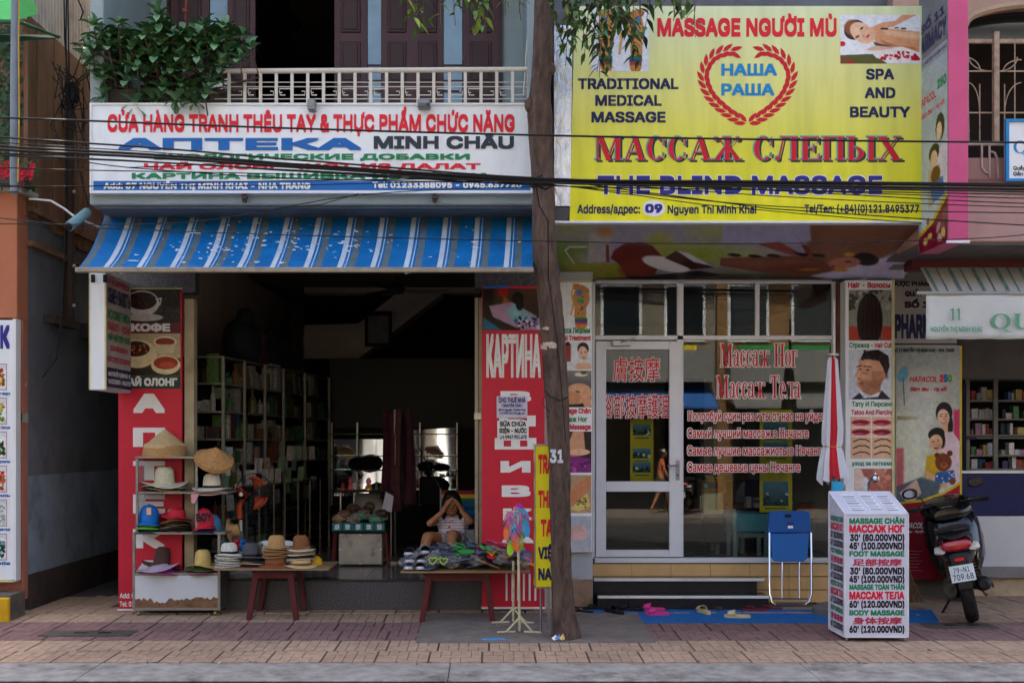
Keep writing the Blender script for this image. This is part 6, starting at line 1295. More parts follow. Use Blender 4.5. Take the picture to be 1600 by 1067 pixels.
# conical hat stack on top
for k in range(5):
    t = hat('conical_hat', ['topmost conical palm leaf hat of the stack on the rack', 'cream conical palm hat nested below the topmost on the rack'][min(k, 1)], 258, 713.5-k*3.1, yr2+.17, 69-.8*k, 30, 1, ST if k == 4 else ST2, 'cone', grp='conical hats stacked on the rack' if k < 4 else None)
    if k < 4: t['label'] = 'conical palm hat nested under the others on top of the rack'
    else: t['label'] = 'topmost conical palm leaf hat crowning the stack on the rack'
th = hat('conical_hat', 'tilted woven conical hat with red pattern leaning at the rack corner', 334, 722, yr2+.05, 62, 27, 1, M('woven_tan', '#b08452', .8, var=.25, scale=40, bump=.4), 'cone', tilt=(30, 18))
hat('sun_hat', 'cream lace sun hat with wavy brim on the upper rack shelf', 257, 757, yr2+.14, 74, 28, .42, LACE, 'straw', wob=.03)
for k, (c, w) in enumerate((('#d5d2c8', 70), ('#1a1a1e', 66), ('#c5a94a', 62), ('#2a3f8a', 58))): hat('sun_hat', ['white', 'black', 'yellow brown', 'blue'][k]+' brim showing under the cream lace sun hat', 257, 760+k*2.2, yr2+.15, w, 6, .5, M('brim_%d' % k, c, .8, var=.15), 'straw', wob=.014)
hat('sun_hat', 'cream straw hat with black band on the right of the upper rack shelf', 331, 764, yr2+.1, 60, 24, .46, STW, 'straw', band=BK, wob=.012)
for k, c in enumerate(('#c8a8a0', '#b08a7a', '#d0b8a0')): hat('sun_hat', ['dusty pink', 'tan', 'beige'][k]+' brim under the black banded straw hat', 331, 768+k*1.6, yr2+.1, 62-k*4, 5, .5, M('brimb_%d' % k, c, .85, var=.15), 'straw', wob=.01)
tag(MB().slab([P(298, 772, yr2-.01), P(299, 786, yr2-.02), P(304, 787, yr2-.03), P(309, 776, yr2-.02), P(312, 770, yr2-.01)], (0, .02, 0)).build('pink_scarf', M('pink_cloth', '#c08a90', .9), None, bevel=.004), 'pink cloth end hanging from the hats on the upper rack shelf', 'scarf')
# caps row
CB = M('cap_blue', '#1668b8', .6, var=.06); CL = M('cap_lime', '#5fc43a', .6); CR = M('cap_red', '#b81c34', .65, var=.08); CK = M('cap_grey', '#3a3a44', .7)
c = hat('baseball_cap', 'bright blue cap with lime edged visor and an orange tag', 233, 816, yr2+.1, 31, 28, 1, CB, 'cap', cols=[CB])
PB('tag', M('tag_orange', '#d8a878', .6), 229, 236, 793, 804, yr2-.005, .003, None); t_ = bpy.data.objects.get('tag'); tag(t_, 'small orange paper tag stuck on the blue cap', 'tag')
c = hat('baseball_cap', 'lime visored cap right under the blue cap', 233, 822, yr2+.11, 31, 10, 1, CL, 'cap'); c = hat('baseball_cap', 'dark grey cap at the bottom of the blue cap stack', 233, 829, yr2+.11, 32, 10, 1, CK, 'cap')
hat('sun_hat', 'beige hat behind the red visor hat on the cap shelf', 270, 808, yr2+.2, 36, 14, .5, M('beige_cloth', '#a89272', .9), 'straw'); hat('fabric_hat', 'crimson cloth hat with dark badge in the middle of the cap shelf', 276, 808, yr2+.1, 48, 14, .55, CR, 'straw', wob=.015, tilt=(0, 12))
for k, c_ in enumerate(('#3a3230', '#54463a', '#7a6a54', '#2c2c34', '#a8693a')): hat('cap_pile', ['charcoal', 'brown', 'khaki', 'black', 'rust'][k]+' folded cap under the crimson hat', 274, 829-k*3.6, yr2+.12, 54-k*2, 8, .6, M('pile_%d' % k, c_, .85, var=.2), 'straw', wob=.018, cat='cap')
c = hat('baseball_cap', 'red cap with black letters standing at the right end of the cap shelf', 320, 822, yr2+.08, 30, 28, 1, M('cap_scarlet', '#c22038', .6, var=.06), 'cap', tilt=(0, -6)); 
T(c, 'BOY', 309, 334, 815, 13, i_black, yr2-.042, bold=.05).rotation_euler = (0, 0, 0)
hat('baseball_cap', 'navy cap under the lettered red cap', 322, 828, yr2+.09, 32, 9, 1, M('cap_navy', '#26224a', .7), 'cap'); hat('baseball_cap', 'lime and blue cap sticking out behind the lettered red cap', 330, 829, yr2+.16, 32, 26, 1, M('cap_teal', '#3a6a8a', .7), 'cap', cols=[M('cap_teal', ''), CL])
# bottom shelf
hat('sun_hat', 'dark brown wide brimmed hat on the lowest rack shelf', 252, 882, yr2+.22, 60, 28, .42, M('hat_brown', '#4f3a34', .9), 'straw', tilt=(0, 8)); hat('sun_hat', 'mauve wide brim over the magenta one on the lowest rack shelf', 247, 888, yr2+.12, 66, 6, .5, M('mauve', '#a896a8', .9), 'straw', wob=.02, tilt=(0, -8)); hat('sun_hat', 'magenta wide brimmed hat on the lowest rack shelf', 253, 894, yr2+.1, 72, 6, .5, M('magenta', '#8a2a6c', .9), 'straw', wob=.015)
hat('straw_hat', 'pale yellow straw hat with rounded crown on the lowest rack shelf', 317, 884, yr2+.1, 50, 26, .52, M('straw_yellow', '#cbb06a', .85, var=.15, scale=60, bump=.4, bscale=120), 'straw', wob=.02); hat('straw_hat', 'green rimmed hat beneath the pale yellow straw hat', 316, 889, yr2+.1, 50, 5, .5, M('green_rim', '#4a5a34', .9), 'straw'); hat('straw_hat', 'dusty rose brim at the bottom right of the rack', 318, 894, yr2+.1, 56, 5, .5, M('dusty_rose', '#7a3f50', .9), 'straw')
# hats leaning beside the rack
hat('straw_hat', 'tan hat hanging edge on beside the rack', 359, 830, yr2+.3, 40, 16, .5, ST2, 'straw', tilt=(0, 78)); hat('straw_hat', 'grey hat hanging edge on beside the rack', 366, 838, yr2+.36, 36, 14, .5, M('hat_grey', '#6a665e', .9), 'straw', tilt=(0, 80))
# ---- low maroon tables
m_mar = M('maroon_plastic', '')
def low_table(lab, pxs, py_leg, y0_, y1_, pytop, board, pyb, mtop):
    t = thing('low_table', lab, 'table', P((pxs[0][0]+pxs[1][0])/2, py_leg, y0_)); z1 = PZ(pytop, y0_)
    (a0, a1), (b0, b1) = pxs
    for yy, dz in ((y0_, 0), (y1_, 0)):
        for (bt, tp) in ((a0, a1), (b0, b1)):
            xb_, xt_ = PX(bt, y0_), PX(tp, y0_); s_ = 1 if tp > bt else -1; w_ = .03
            MB().hexa([(xb_-w_, yy-.02, GZ(y0_)), (xb_+w_*.6, yy-.02, GZ(y0_)), (xb_+w_*.6, yy+.03, GZ(y0_)), (xb_-w_, yy+.03, GZ(y0_)), (xt_-w_, yy-.0, z1-.03), (xt_+w_, yy-.0, z1-.03), (xt_+w_, yy+.05, z1-.03), (xt_-w_, yy+.05, z1-.03)]).build('leg', m_mar, t, bevel=.006)
        xt0, xt1 = PX(a1, y0_), PX(b1, y0_); MB().box(xt0-.035, xt1+.035, yy, yy+.045, z1-.085, z1-.004).build('apron', m_mar, t, bevel=.006)
    MB().box(PX(a1, y0_)-.04, PX(b1, y0_)+.04, y0_, y1_+.04, z1-.022, z1).build('tabletop', m_mar, t, bevel=.008, seg=2)
    bd = MB().box(PX(board[0], y0_), PX(board[1], y0_), y0_-.1, y1_+.1, z1+.001, z1+.012).build('board', mtop, None); tag(bd, 'thin cardboard sheet laid over the '+('left' if board[0] < 500 else 'right')+' maroon table', 'board')
    return z1+.012
CBD = M('cardboard', '#8f7350', .9, var=.12, dirt=.4, dscale=4)
zt1 = low_table('low maroon plastic table carrying stacks of straw hats', ((390, 400), (464, 453)), 967, -.5, -.05, 889, (338, 516), 886, CBD)
zt2 = low_table('low maroon plastic table heaped with bagged shoes', ((660, 671), (771, 760)), 977, -.6, -.05, 893, (627, 828), 889, CBD)
yt1 = -.4
def zpy(z, y): return CY+(H-z)*sc(y)
pb0 = zpy(zt1, yt1)-.5
for k in range(6): hat('checked_hat', 'black banded checked hat, one of the stack at the left end of the hat table', 358, pb0-k*3.6, yt1, 44, 19 if k == 5 else 8, .6, M('check_white', '#c9c6bc', .85, var=.25, scale=50), 'fedora', band=BK if k == 5 else None, grp='checked hats stacked on the hat table', wob=.006)
for k in range(4): hat('trilby_hat', 'grey trilby stacked second from the left on the hat table', 392, pb0-k*4.6, yt1+.02, 43, 23 if k == 3 else 8, .64, [M('trilby_maroon', '#4a2028', .9), M('trilby_cream', '#b8a890', .9), M('trilby_dark', '#2a2a2e', .9), M('trilby_grey', '#4c4c50', .9, var=.15, scale=40)][k], 'fedora', band=BK if k == 3 else None, wob=.006)['label'] = ['maroon', 'cream', 'black', 'grey topmost'][k]+' trilby in the second stack on the hat table'
hat('fedora_hat', 'brown felt fedora at the bottom of the third stack', 431, pb0, yt1-.02, 54, 18, .6, STB, 'fedora', band=M('rust_band', '#8a3a22', .8))
for k in range(6): hat('straw_fedora', 'tan straw fedora in the third stack on the hat table', 432, pb0-15-k*3, yt1, 44, 19 if k == 5 else 6, .6, ST2, 'fedora', grp='tan straw fedoras in the third stack', wob=.005)
hat('straw_fedora', 'pale straw fedora with scalloped rim at the bottom of the fourth stack', 470, pb0, yt1-.03, 54, 14, .62, ST, 'fedora', band=STB, wob=.012)
for k in range(5): hat('straw_fedora', 'cream straw fedora with dark edge in the fourth stack', 470, pb0-12-k*3.4, yt1, 46, 6, .6, [STW, BK, STW, ST2, STW][k], 'fedora', grp='cream straw fedoras in the fourth stack', wob=.005)
hat('fedora_hat', 'brown straw fedora crowning the fourth stack', 470, pb0-30, yt1, 38, 19, .66, STB, 'fedora', wob=.006)
for px, c, l in ((416, '#b3b8b4', 'pale grey'), (448, '#bcc2c0', 'off white')): hat('bucket_hat', l+' hat standing on its side behind the straw fedoras', px, 862, yt1+.25, 40, 12, .5, M('bucket_'+c[1:], c, .9), 'straw', tilt=(70, 0))
hat('bucket_hat', 'olive brown bucket hat behind the grey trilby stack', 402, 862, yt1+.22, 30, 14, .7, M('olive_cloth', '#6a6458', .9), 'straw')
hat('baseball_cap', 'yellow and navy cap at the right end of the hat table', 490, pb0-1, yt1+.12, 28, 16, 1, M('cap_yellow', '#c99a18', .7), 'cap', cols=[M('cap_yellow', ''), NV])
for px, c, l in ((370, '#a82028', 'red'), (379, '#1c5a9a', 'blue')):
    o = MB().ball(P(px, 855, yt1+.1), (.03, .03, .04)).ball(P(px, 847, yt1+.1), .026).ball(P(px-3, 843, yt1+.1), .009, 6, 5).ball(P(px+3, 843, yt1+.1), .009, 6, 5).ball(P(px, 846, yt1+.075), .012, 8, 6).build('plush_keyring', M('plush_'+l, c, .95, var=.2), None, smooth=True); tag(o, 'small '+l+' plush toy hanging at the hat table', 'toy')
tag(MB().box(PX(480, yt1), PX(517, yt1), -.42, -.15, zt1, zt1+.006).build('cardboard_flap', CBD), 'loose cardboard flap at the right end of the hat table', 'cardboard')
# ---- shoes
def sole_poly(L, W, n=12):
    pts = []
    for i in range(n*2):
        t = 2*math.pi*i/(n*2); y_ = math.cos(t)*L/2; w_ = W/2*(1.0 if y_ > 0 else .82)*(abs(math.sin(t))**.8)*(1 if math.sin(t) >= 0 else -1); w_ *= (1-.18*math.exp(-((y_+L*.05)/(L*.15))**2)); pts.append((w_, y_))
    return pts
def make_sandal(name, lab, m_sole, m_strap, style='slide', L=.25, grp=None, cat='sandal'):
    t = thing(name, lab, cat, (0, 0, 0), grp); W = .095; h = .018 if style == 'flip' else .026
    pts = sole_poly(L, W); mb = MB(); mb.slab([(x_, y_, h) for x_, y_ in pts], (0, 0, -h)); mb.build('sole', m_sole, t, bevel=.003)
    if style == 'flip':
        MB().tube([(0, L*.3, h), (.012, L*.28, h+.02), (.036, L*.05, h+.022), (.04, -L*.05, h)], .006, 6).tube([(0, L*.3, h), (-.012, L*.28, h+.02), (-.036, L*.05, h+.022), (-.04, -L*.05, h)], .006, 6).build('strap', m_strap, t, smooth=True)
    else:
        rows = []; mb = MB()
        y0s, y1s = (.02, L*.36) if style == 'slide' else (-.1, L*.42)
        for j in range(6):
            yy = y0s+(y1s-y0s)*j/5
            for i in range(9):
                a = math.pi*i/8; hh = (.048 if style == 'slide' else .06)*(1-.35*j/5); rows.append((math.cos(a)*.046, yy, h+math.sin(a)*hh))
        mb.add(rows, [(j*9+i, (j+1)*9+i, (j+1)*9+i+1, j*9+i+1) for j in range(5) for i in range(8)]); o = mb.build('strap' if style == 'slide' else 'upper', m_strap, t, smooth=True); mo = o.modifiers.new('t', 'SOLIDIFY'); mo.thickness = .005
        if style == 'shoe': MB().ball((0, -L*.1, h+.02), (.04, L*.36, .035), 12, 6).build('heel_counter', m_strap, t, smooth=True)
        if style == 'slide': MB().slab([(x_*.86, y_*.9, h+.004) for x_, y_ in pts], (0, 0, -.006)).build('insole', m_strap, t)
    return t
SBK = M('shoe_black', '#17161a', .5, var=.1); SPK = M('sandal_pink', '#c83a80', .5, var=.05); SCR = M('sandal_cream', '#c6b68c', .6, var=.08, dirt=.3); SRD = M('flipflop_dark_red', '#6a1c28', .5); SBR = M('sandal_brown', '#4a3a30', .6); SWH = M('sole_white', '#c8ccd4', .5)
def put_shoe(proto, px, py, rz, lab, y=None, grp=None):
    if y is None:
        y = -.3
        for _ in range(20): y = (H-GZ(y)-.004)*F/(py-CY)-D
    c = copy_tree(proto); c.location = (PX(px, y), y, GZ(y)+.001); c.rotation_euler = (0, 0, R(rz)); c['label'] = lab
    if grp: c['group'] = grp
    elif 'group' in c: del c['group']
    return c
mat_t = struct(MB().hexa([(PX(897, -.62), -.66, -.03), (PX(1466, -.62), -.66, -.03), (PX(1466, -.62)+.0, .0, -.012), (PX(897, 0), .0, -.012), (PX(897, -.62), -.66, -.0145), (PX(1466, -.62), -.66, -.0145), (PX(1455, 0), -.002, .004), (PX(897, 0), -.002, .004)]).build('floor_mat', M('blue_mat', '#1560a0', .8, var=.1, dirt=.35, dscale=3, dirtcol='#20506c', bump=.3, bscale=100)), 'thing')
del mat_t['kind']; tag(mat_t, 'long blue mat lying on the pavement before the massage shop', 'mat')
pro = {'blk': make_sandal('sandal', '', M('shoe_black', ''), SBK, 'slide'), 'blkf': make_sandal('sandal', '', SBK, SBK, 'flip'), 'pk': make_sandal('sandal', '', SPK, SPK, 'slide', .23), 'cr': make_sandal('sandal', '', SCR, SCR, 'slide', .24), 'br': make_sandal('sandal', '', SBR, SBR, 'slide'), 'rd': make_sandal('sandal', '', SRD, SRD, 'flip', .24)}
for p_, px, py, rz, lab in (('blk', 904, 945, 20, 'black slide sandal nearest the tree trunk at the mat end'), ('blk', 917, 944, 8, 'black slide sandal second from the tree trunk'), ('blkf', 908, 955, 60, 'flat black sandal lying at the mat corner by the tree'), ('blkf', 931, 951, 75, 'flat black sandal third from the trunk'), ('blk', 951, 947, 12, 'left sandal of the bulky black pair by the step end'), ('blk', 960, 957, 35, 'front sandal of the bulky black pair by the step end'), ('blk', 985, 953, 70, 'right hand black slide sandal before the pink pair'),
    ('pk', 1020, 953, 75, 'rear pink sandal on the blue mat'), ('pk', 1027, 960, 85, 'front pink sandal on the blue mat'), ('cr', 1100, 957, 15, 'cream slide sandal standing apart left of the brown pair'), ('br', 1120, 950, 8, 'left brown strapped sandal behind the cream ones'), ('br', 1138, 948, -12, 'right brown strapped sandal behind the cream ones'), ('cr', 1152, 964, 80, 'cream slide sandal lying nearest the street'),
    ('rd', 1178, 953, 80, 'left dark red flip-flop on the mat'), ('rd', 1203, 951, 85, 'right dark red flip-flop on the mat')):
    put_shoe(pro[p_], px, py, rz, lab)
for p_ in ('blk', 'blkf', 'pk', 'cr', 'br', 'rd'):
    for ch in list(pro[p_].children): bpy.data.objects.remove(ch)
    bpy.data.objects.remove(pro[p_])
# ---- merchandise on the right table
yt2 = -.5; zt = zt2
shoe = make_sandal('shoe', '', SWH, M('shoe_navy', '#151a2c', .6, var=.2), 'shoe', .24, cat='shoe'); ff = {}
for nm, a, b in (('orange', '#e06a1a', '#2a4a9a'), ('lime', '#9ac82a', '#b01c5a'), ('pink', '#d8488a', '#d8488a'), ('blue', '#2a9ad0', '#d83a7a'), ('green', '#3a9a4a', '#3a9a4a'), ('slate', '#4a5468', '#2a3040'), ('tan', '#9a7454', '#3a2a2a'), ('red', '#b0202a', '#c8a020'), ('crimson', '#a01838', '#c83a60'), ('yellow', '#d0a418', '#d0a418'), ('violet', '#b02a9a', '#2a9ac0')):
    ff[nm] = make_sandal('flip_flop', '', M('foam_'+nm, a, .55, var=.1), M('strap_'+nm, b, .5), 'flip', .24, cat='flip-flop')
def lay(proto, px, y, z, rx, rz, lab, grp=None, ry=0):
    c = copy_tree(proto); c.location = (PX(px, y), y, z); c.rotation_euler = (R(rx), R(ry), R(rz)); c['label'] = lab
    if grp: c['group'] = grp
    return c
for k, (px, dz, yy) in enumerate(((640, 0, -.55), (657, 0, -.55), (641, .055, -.5), (658, .055, -.5), (640, .11, -.4), (664, .12, -.35))): lay(shoe, px, yy, zt+dz, 8, 180+(k % 2)*8-4, 'navy canvas shoe with white sole stacked at the left end of the shoe table', 'navy canvas shoes at the left end')
rg = random.Random(21); nms = ['slate', 'slate', 'tan', 'slate', 'slate', 'green', 'slate', 'tan', 'slate', 'slate', 'red', 'slate', 'blue', 'slate', 'tan', 'slate', 'slate', 'crimson', 'slate', 'slate', 'slate', 'violet', 'tan', 'slate']+['slate', 'tan', 'slate', 'slate']*6
for k, nm in enumerate(nms):
    px = 676+(k*37 % 140); lay(ff[nm], px, -.58+(k % 5)*.11, zt+.02+(k % 6)*.026, rg.uniform(-12, 25), rg.uniform(60, 200), nm.replace('slate', 'slate grey').replace('tan', 'tan brown')+' flip-flop lying in the heap on the shoe table', 'flip-flops heaped on the shoe table', rg.uniform(-25, 25))
for px, yy, dz, nm, l in ((790, -.35, .17, 'crimson', 'crimson flip-flop bagged at the back right of the shoe table'), (772, -.3, .19, 'crimson', 'upper crimson flip-flop at the back right of the table'), (722, -.15, .15, 'green', 'green sandal bagged at the back middle of the table'), (765, -.45, .13, 'green', 'bright green strap sandal in the heap middle'), (798, -.55, .06, 'red', 'red flip-flop with yellow strap at the right end'), (812, -.5, .12, 'violet', 'magenta flip-flop near the yellow sign'), (822, -.5, .05, 'yellow', 'yellow flip-flop hanging over the right end'), (700, -.3, .16, 'slate', 'dark flip-flop behind the sunglasses'), (745, -.4, .16, 'slate', 'dark upright flip-flop before the seated woman')): lay(ff[nm], px, yy, zt+dz, rg.uniform(10, 50), rg.uniform(70, 120), l)
for k in range(26):
    px = 636+k*7.3+rg.uniform(-4, 4); bag(px, 878-((k*5) % 24), -.62+.09*(k % 5), rg.uniform(22, 34), rg.uniform(14, 24), m_film, 'clear crinkled plastic bag wrapped round shoes on the table', grp='clear bags on the shoe table', seed=k)
gs_ = thing('sunglasses', 'heart shaped lime green sunglasses on the shoe table', 'sunglasses', P(685, 880, -.66))
for s_, cx2 in ((-1, 676), (1, 693)):
    pts = [(0, 5), (-4, 1), (-6, -3), (-4, -6), (0, -4), (4, -6), (6, -3), (4, 1), (0, 5)]; MB().tube([P(cx2+a, 877+b, -.66) for a, b in pts], .006, 6).build('frame', M('lime_plastic', '#a8d020', .4), gs_, smooth=True); MB().add([P(cx2+a, 877+b, -.655) for a, b in pts[:-1]], [tuple(range(7, -1, -1))]).build('lens', m_dglass, gs_)
MB().tube([P(682, 873, -.66), P(687, 873, -.66)], .005, 6).build('bridge', M('lime_plastic', ''), gs_)
# ---- pole stands with hanging flip-flops
m_cp = M('chipped_cream_pole', '#c8bc9a', .6, var=.1, dirt=.6, dscale=20, dirtcol='#7a6048')
for px, pyb, pyt, lab in ((812, 988, 797, 'taller cream display pole with three legged foot in front of the yellow tree sign'), (802, 975, 876, 'shorter cream display pole with tripod foot behind the tall one')):
    y_ = (H+.03)*F/(pyb-CY)-D; t = thing('display_pole', lab, 'stand', (PX(px, y_), y_, GZ(y_)))
    MB().tube([(PX(px, y_), y_, GZ(y_)+.02), (PX(px-3 if px > 805 else px, y_), y_, PZ(pyt, y_))], .0115, 8).build('pole', m_cp, t, smooth=True)
    for a in (200, 335, 90):
        d = Vector((math.cos(R(a)), math.sin(R(a))*.7, 0)); b = Vector((PX(px, y_), y_, GZ(y_)))
        MB().tube([b+Vector((0, 0, .13)), b+d*.12+Vector((0, 0, .012))], .009, 6).tube([b+d*.04+Vector((0, 0, .012)), b+d*.2+Vector((0, 0, .012))], .009, 6).build('foot', m_cp, t, smooth=True)
    if px > 805: MB().tube([P(790, 798, y_), P(824, 800, y_)], .006, 6).build('cross_bar', m_cp, t)
yq = -1.05
for nm, px, py, rx, ry, l in (('orange', 794, 822, 80, 8, 'orange flip-flop hanging lowest left on the display pole'), ('orange', 805, 838, 85, -8, 'orange flip-flop tip showing below the others on the pole'), ('pink', 800, 820, 80, -12, 'coral pink flip-flop hanging between orange and blue'), ('blue', 808, 812, 82, 20, 'sky blue patterned flip-flop in the middle of the pole bundle'), ('violet', 812, 808, 80, -4, 'violet flip-flop at the top of the pole bundle'), ('blue', 820, 816, 84, -10, 'sky blue flip-flop hanging rightmost on the pole'), ('lime', 812, 838, 84, 0, 'lime green flip-flop hanging at the bottom of the bundle'), ('lime', 800, 846, 84, 10, 'lime flip-flop lowest of the bundle')):
    lay(ff[nm], px, yq-.03+.015*(hash(l) % 3 if False else len(l) % 3), PZ(py, yq), rx, 0, l, ry=ry)
bag(806, 822, yq-.05, 38, 62, m_film, 'clear bag wrapped round the flip-flops hanging on the pole')
for p_ in [shoe]+list(ff.values()):
    for ch in list(p_.children): bpy.data.objects.remove(ch)
    bpy.data.objects.remove(p_)
# ================================================================== yellow box sign strapped to the tree
yx0, yx1 = -1.15, -.85
ts = thing('yellow_box_sign', 'slim yellow box sign with red Vietnamese letters standing against the tree', 'sign', P(848, 915, yx0))
m_yel = M('yellow_vinyl', '#e2d31a', .45, var=.04, dirt=.15, dscale=3, dirtcol='#b09a20')
xa, xb = PX(836, yx0), PX(864, yx0); za, zb = PZ(917, yx0), PZ(696, yx0)
MB().box(xa, xb, yx0, yx1, za, zb).build('box', m_yel, ts, bevel=.004); MB().box(xa-.006, xb+.004, yx0-.006, yx1, zb, zb+.012).build('top_trim', m_steel, ts); MB().box(xa-.004, xb+.004, yx0-.004, yx1, za-.01, za).build('bottom_trim', m_steel, ts)
MB().box(xa-.003, xa+.006, yx0-.004, yx0+.004, za, zb).build('edge_trim', m_steel, ts)
for x_, y_ in ((xa+.05, yx0+.03), (xb-.02, yx1-.03)): MB().tube([(x_, y_, GZ(y_)), (x_, y_, za)], .011, 8).build('leg', m_steel, ts)
for s, v, c_, m_, b_ in (('TRANH', 740, 32, i_red, 878), ('THÊU', 793, 28, i_red, 872), ('TAY', 837, 28, i_red, 866), ('VIỆT', 873, 20, i_navy, 868), ('NAM', 906, 20, i_navy, 868)): T(ts, s, 840, b_-0, v, c_, m_, yx0-.001, bold=.04, bx=.03) if False else None
for s, v, c_, m_, a, b in (('TRA', 740, 30, i_red, 841, 863), ('THÊ', 793, 27, i_red, 841, 863), ('TA', 838, 27, i_red, 845, 863), ('VIỆ', 873, 19, i_navy, 841, 863), ('NA', 906, 19, i_navy, 841, 862)): T(ts, s, a, b, v, c_, m_, yx0-.001, bold=.04, bx=.03)
mpq = quad_map((xa-.004, yx1, zb), (xa-.004, yx0, zb), (xa-.004, yx0, za), (xa-.004, yx1, za), 0, 30, 0, 220)
mp = (lambda u, v, d: mpq(u, v, d)) if mpq.n.x < 0 else (lambda u, v, d: mpq(u, v, -d)-Vector((.003, 0, 0)))
for s, v, c_ in (('TRANH', 52, 26), ('THÊU', 100, 26), ('TAY', 140, 24), ('VIỆT', 180, 20), ('NAM', 210, 18)): T(ts, s, 3, 27, v, c_, M('ink_faded_red', '#a0524a', .6, var=.1), mp=mp, bold=.03)
# ================================================================== tree
tr = thing('street_tree', 'dark barked street tree with painted white number standing in the pavement', 'tree', P(884, 997, -1.35)+Vector((0, .1, 0)))
yT = -1.3
m_bark = M('tree_bark', '#5a4a40', .95, var=.4, scale=20, stretch=(1, 1, .3), dirt=.9, dscale=13, dirtcol='#2a211c', bump=1.0, bscale=38)
prof = [(1004, 884, 26), (990, 883.5, 22.5), (960, 880, 18.5), (900, 877, 15.5), (840, 876, 15.5), (780, 875, 15.5), (720, 874.5, 16), (650, 872, 17), (600, 869, 18), (560, 866.5, 18.5), (520, 864, 18.5), (480, 860, 18.5), (440, 856.5, 18.5), (400, 852, 18), (360, 849.5, 17.5), (300, 850, 17), (240, 846, 17.5), (180, 843.5, 19), (160, 842.5, 17.5), (125, 845, 15.5), (80, 848, 15), (40, 848, 14.5), (0, 848.5, 14), (-80, 850, 14), (-200, 858, 13), (-330, 872, 11)]
mb = MB(); vs_ = []; n = 36; rg = random.Random(4)
PP = []
for i in range(len(prof)-1):
    for k in range(4):
        t = k/4; PP.append(tuple(prof[i][j]*(1-t)+prof[i+1][j]*t for j in range(3)))
PP.append(prof[-1])
ph_ = [rg.uniform(0, 6.28) for _ in range(6)]
for j, (py, px, w_) in enumerate(PP):
    z = PZ(py, yT); x_ = PX(px, yT); r_ = w_/sc(yT)
    if py > 985: z = min(z, PZ(py, yT))
    for i in range(n):
        a = 2*math.pi*i/n; f = 1+.05*math.sin(3*a+ph_[0]+z*1.3)+.035*math.sin(5*a+ph_[1]-z*2.1)+.03*math.sin(9*a+z*7+ph_[2])+.03*math.sin(13*a+math.sin(z*5)*2)+rg.uniform(-.03, .03)
        vs_.append((x_+r_*f*math.cos(a), yT+r_*f*math.sin(a), z))
mb.add(vs_, [(j*n+i, j*n+(i+1) % n, (j+1)*n+(i+1) % n, (j+1)*n+i) for j in range(len(PP)-1) for i in range(n)]+[tuple((len(PP)-1)*n+i for i in range(n))])
for (py, px, dx, r_) in ((108, 862, 6, .035), (165, 828, -6, .045), (285, 833, -5, .035), (520, 848, -3, .03)): mb.ball(P(px, py, yT-.02), (r_, r_, r_*1.5), 8, 6)
mb.build('trunk', m_bark, tr, smooth=True)
T(tr, '31', 859.5, 880, 723, 21, M('white_number_paint', '#c9ccd0', .7, var=.15, scale=60, dirt=.4, dscale=30), mp=lambda u, v, d: (lambda c: Vector((PX(u, yT-.09), yT-.0935*math.sqrt(max(.05, 1-((u-874.5)/17)**2))-.006-d, PZ(v, yT-.09))))(0), bold=.03)
for k, (a, b, c, d) in enumerate(((843, 511, 858, 515), (848, 535, 868, 541), (858, 537, 882, 544), (845, 538, 855, 546))):
    mb = MB(); m2 = 6; vs_ = []
    for i in range(m2+1):
        u = a+(c-a)*i/m2; cxu = 864; yy = yT-.0995*math.sqrt(max(.04, 1-((u-cxu)/19)**2))-.006; vs_ += [(PX(u, yy), yy, PZ(b+random.uniform(-1, 1), yy)), (PX(u, yy), yy, PZ(d+random.uniform(-1, 1), yy))]
    mb.add(vs_, [(2*i, 2*i+1, 2*i+3, 2*i+2) for i in range(m2)]).build('paint_mark', M('paint_mark_pale', '#b3a090', .8, var=.3, scale=60), tr)
# limbs and foliage (above the frame, a few sprays hang into it)
top = P(872, -330, yT)
limbs = []
for k, (dx, dy, dz) in enumerate(((-2.2, -.5, 1.3), (2.4, -.7, 1.2), (.4, -2.0, 1.6), (-.8, .2, 2.2), (1.2, -1.2, 2.0), (-1.4, -1.8, 1.5))):
    a = P(860, -240-15*k, yT); b = a+Vector((dx*.5, dy*.5, dz*.65)); c = a+Vector((dx, dy, dz)); MB().tube([a, (a+b)/2+Vector((0, 0, .1)), b, c], [.055, .045, .035, .012], 8).build('limb', m_bark, tr, smooth=True); limbs.append((b, c))
m_leaf = M('tree_leaf', '#46692c', .5, var=.35, scale=9, rnd=0); m_leaf2 = M('tree_leaf_young', '#7d9a3a', .5, var=.25, scale=12); m_leafd = M('tree_leaf_dark', '#2c4a28', .5, var=.3, scale=12)
for m_ in (m_leaf, m_leaf2, m_leafd):
    b_ = m_.node_tree.nodes['Principled BSDF']; b_.inputs['Transmission Weight'].default_value = .0; b_.inputs['Subsurface Weight'].default_value = 0
fo_ = MB(); rg = random.Random(12)
def leaf(mb, p, d, L, W, mi, droop=.25):
    d = d.normalized(); s = d.cross(Vector((rg.uniform(-.4, .4), rg.uniform(-.4, .4), 1))); s = s.normalized() if s.length > .01 else Vector((1, 0, 0)); u = s.cross(d).normalized()
    mid = p+d*L*.5-u*L*.02; tip = p+d*L-Vector((0, 0, L*droop))
    mb.add([p, p+d*L*.28+s*W*.42+u*W*.12, mid+s*W*.5+u*W*.14, p+d*L*.78+s*W*.28+u*.0-Vector((0, 0, L*droop*.4)), tip, p+d*L*.78-s*W*.28-Vector((0, 0, L*droop*.4)), mid-s*W*.5+u*W*.14, p+d*L*.28-s*W*.42+u*W*.12, mid],
           [(0, 1, 2, 8), (8, 2, 3, 4), (0, 8, 6, 7), (8, 4, 5, 6)], mi)
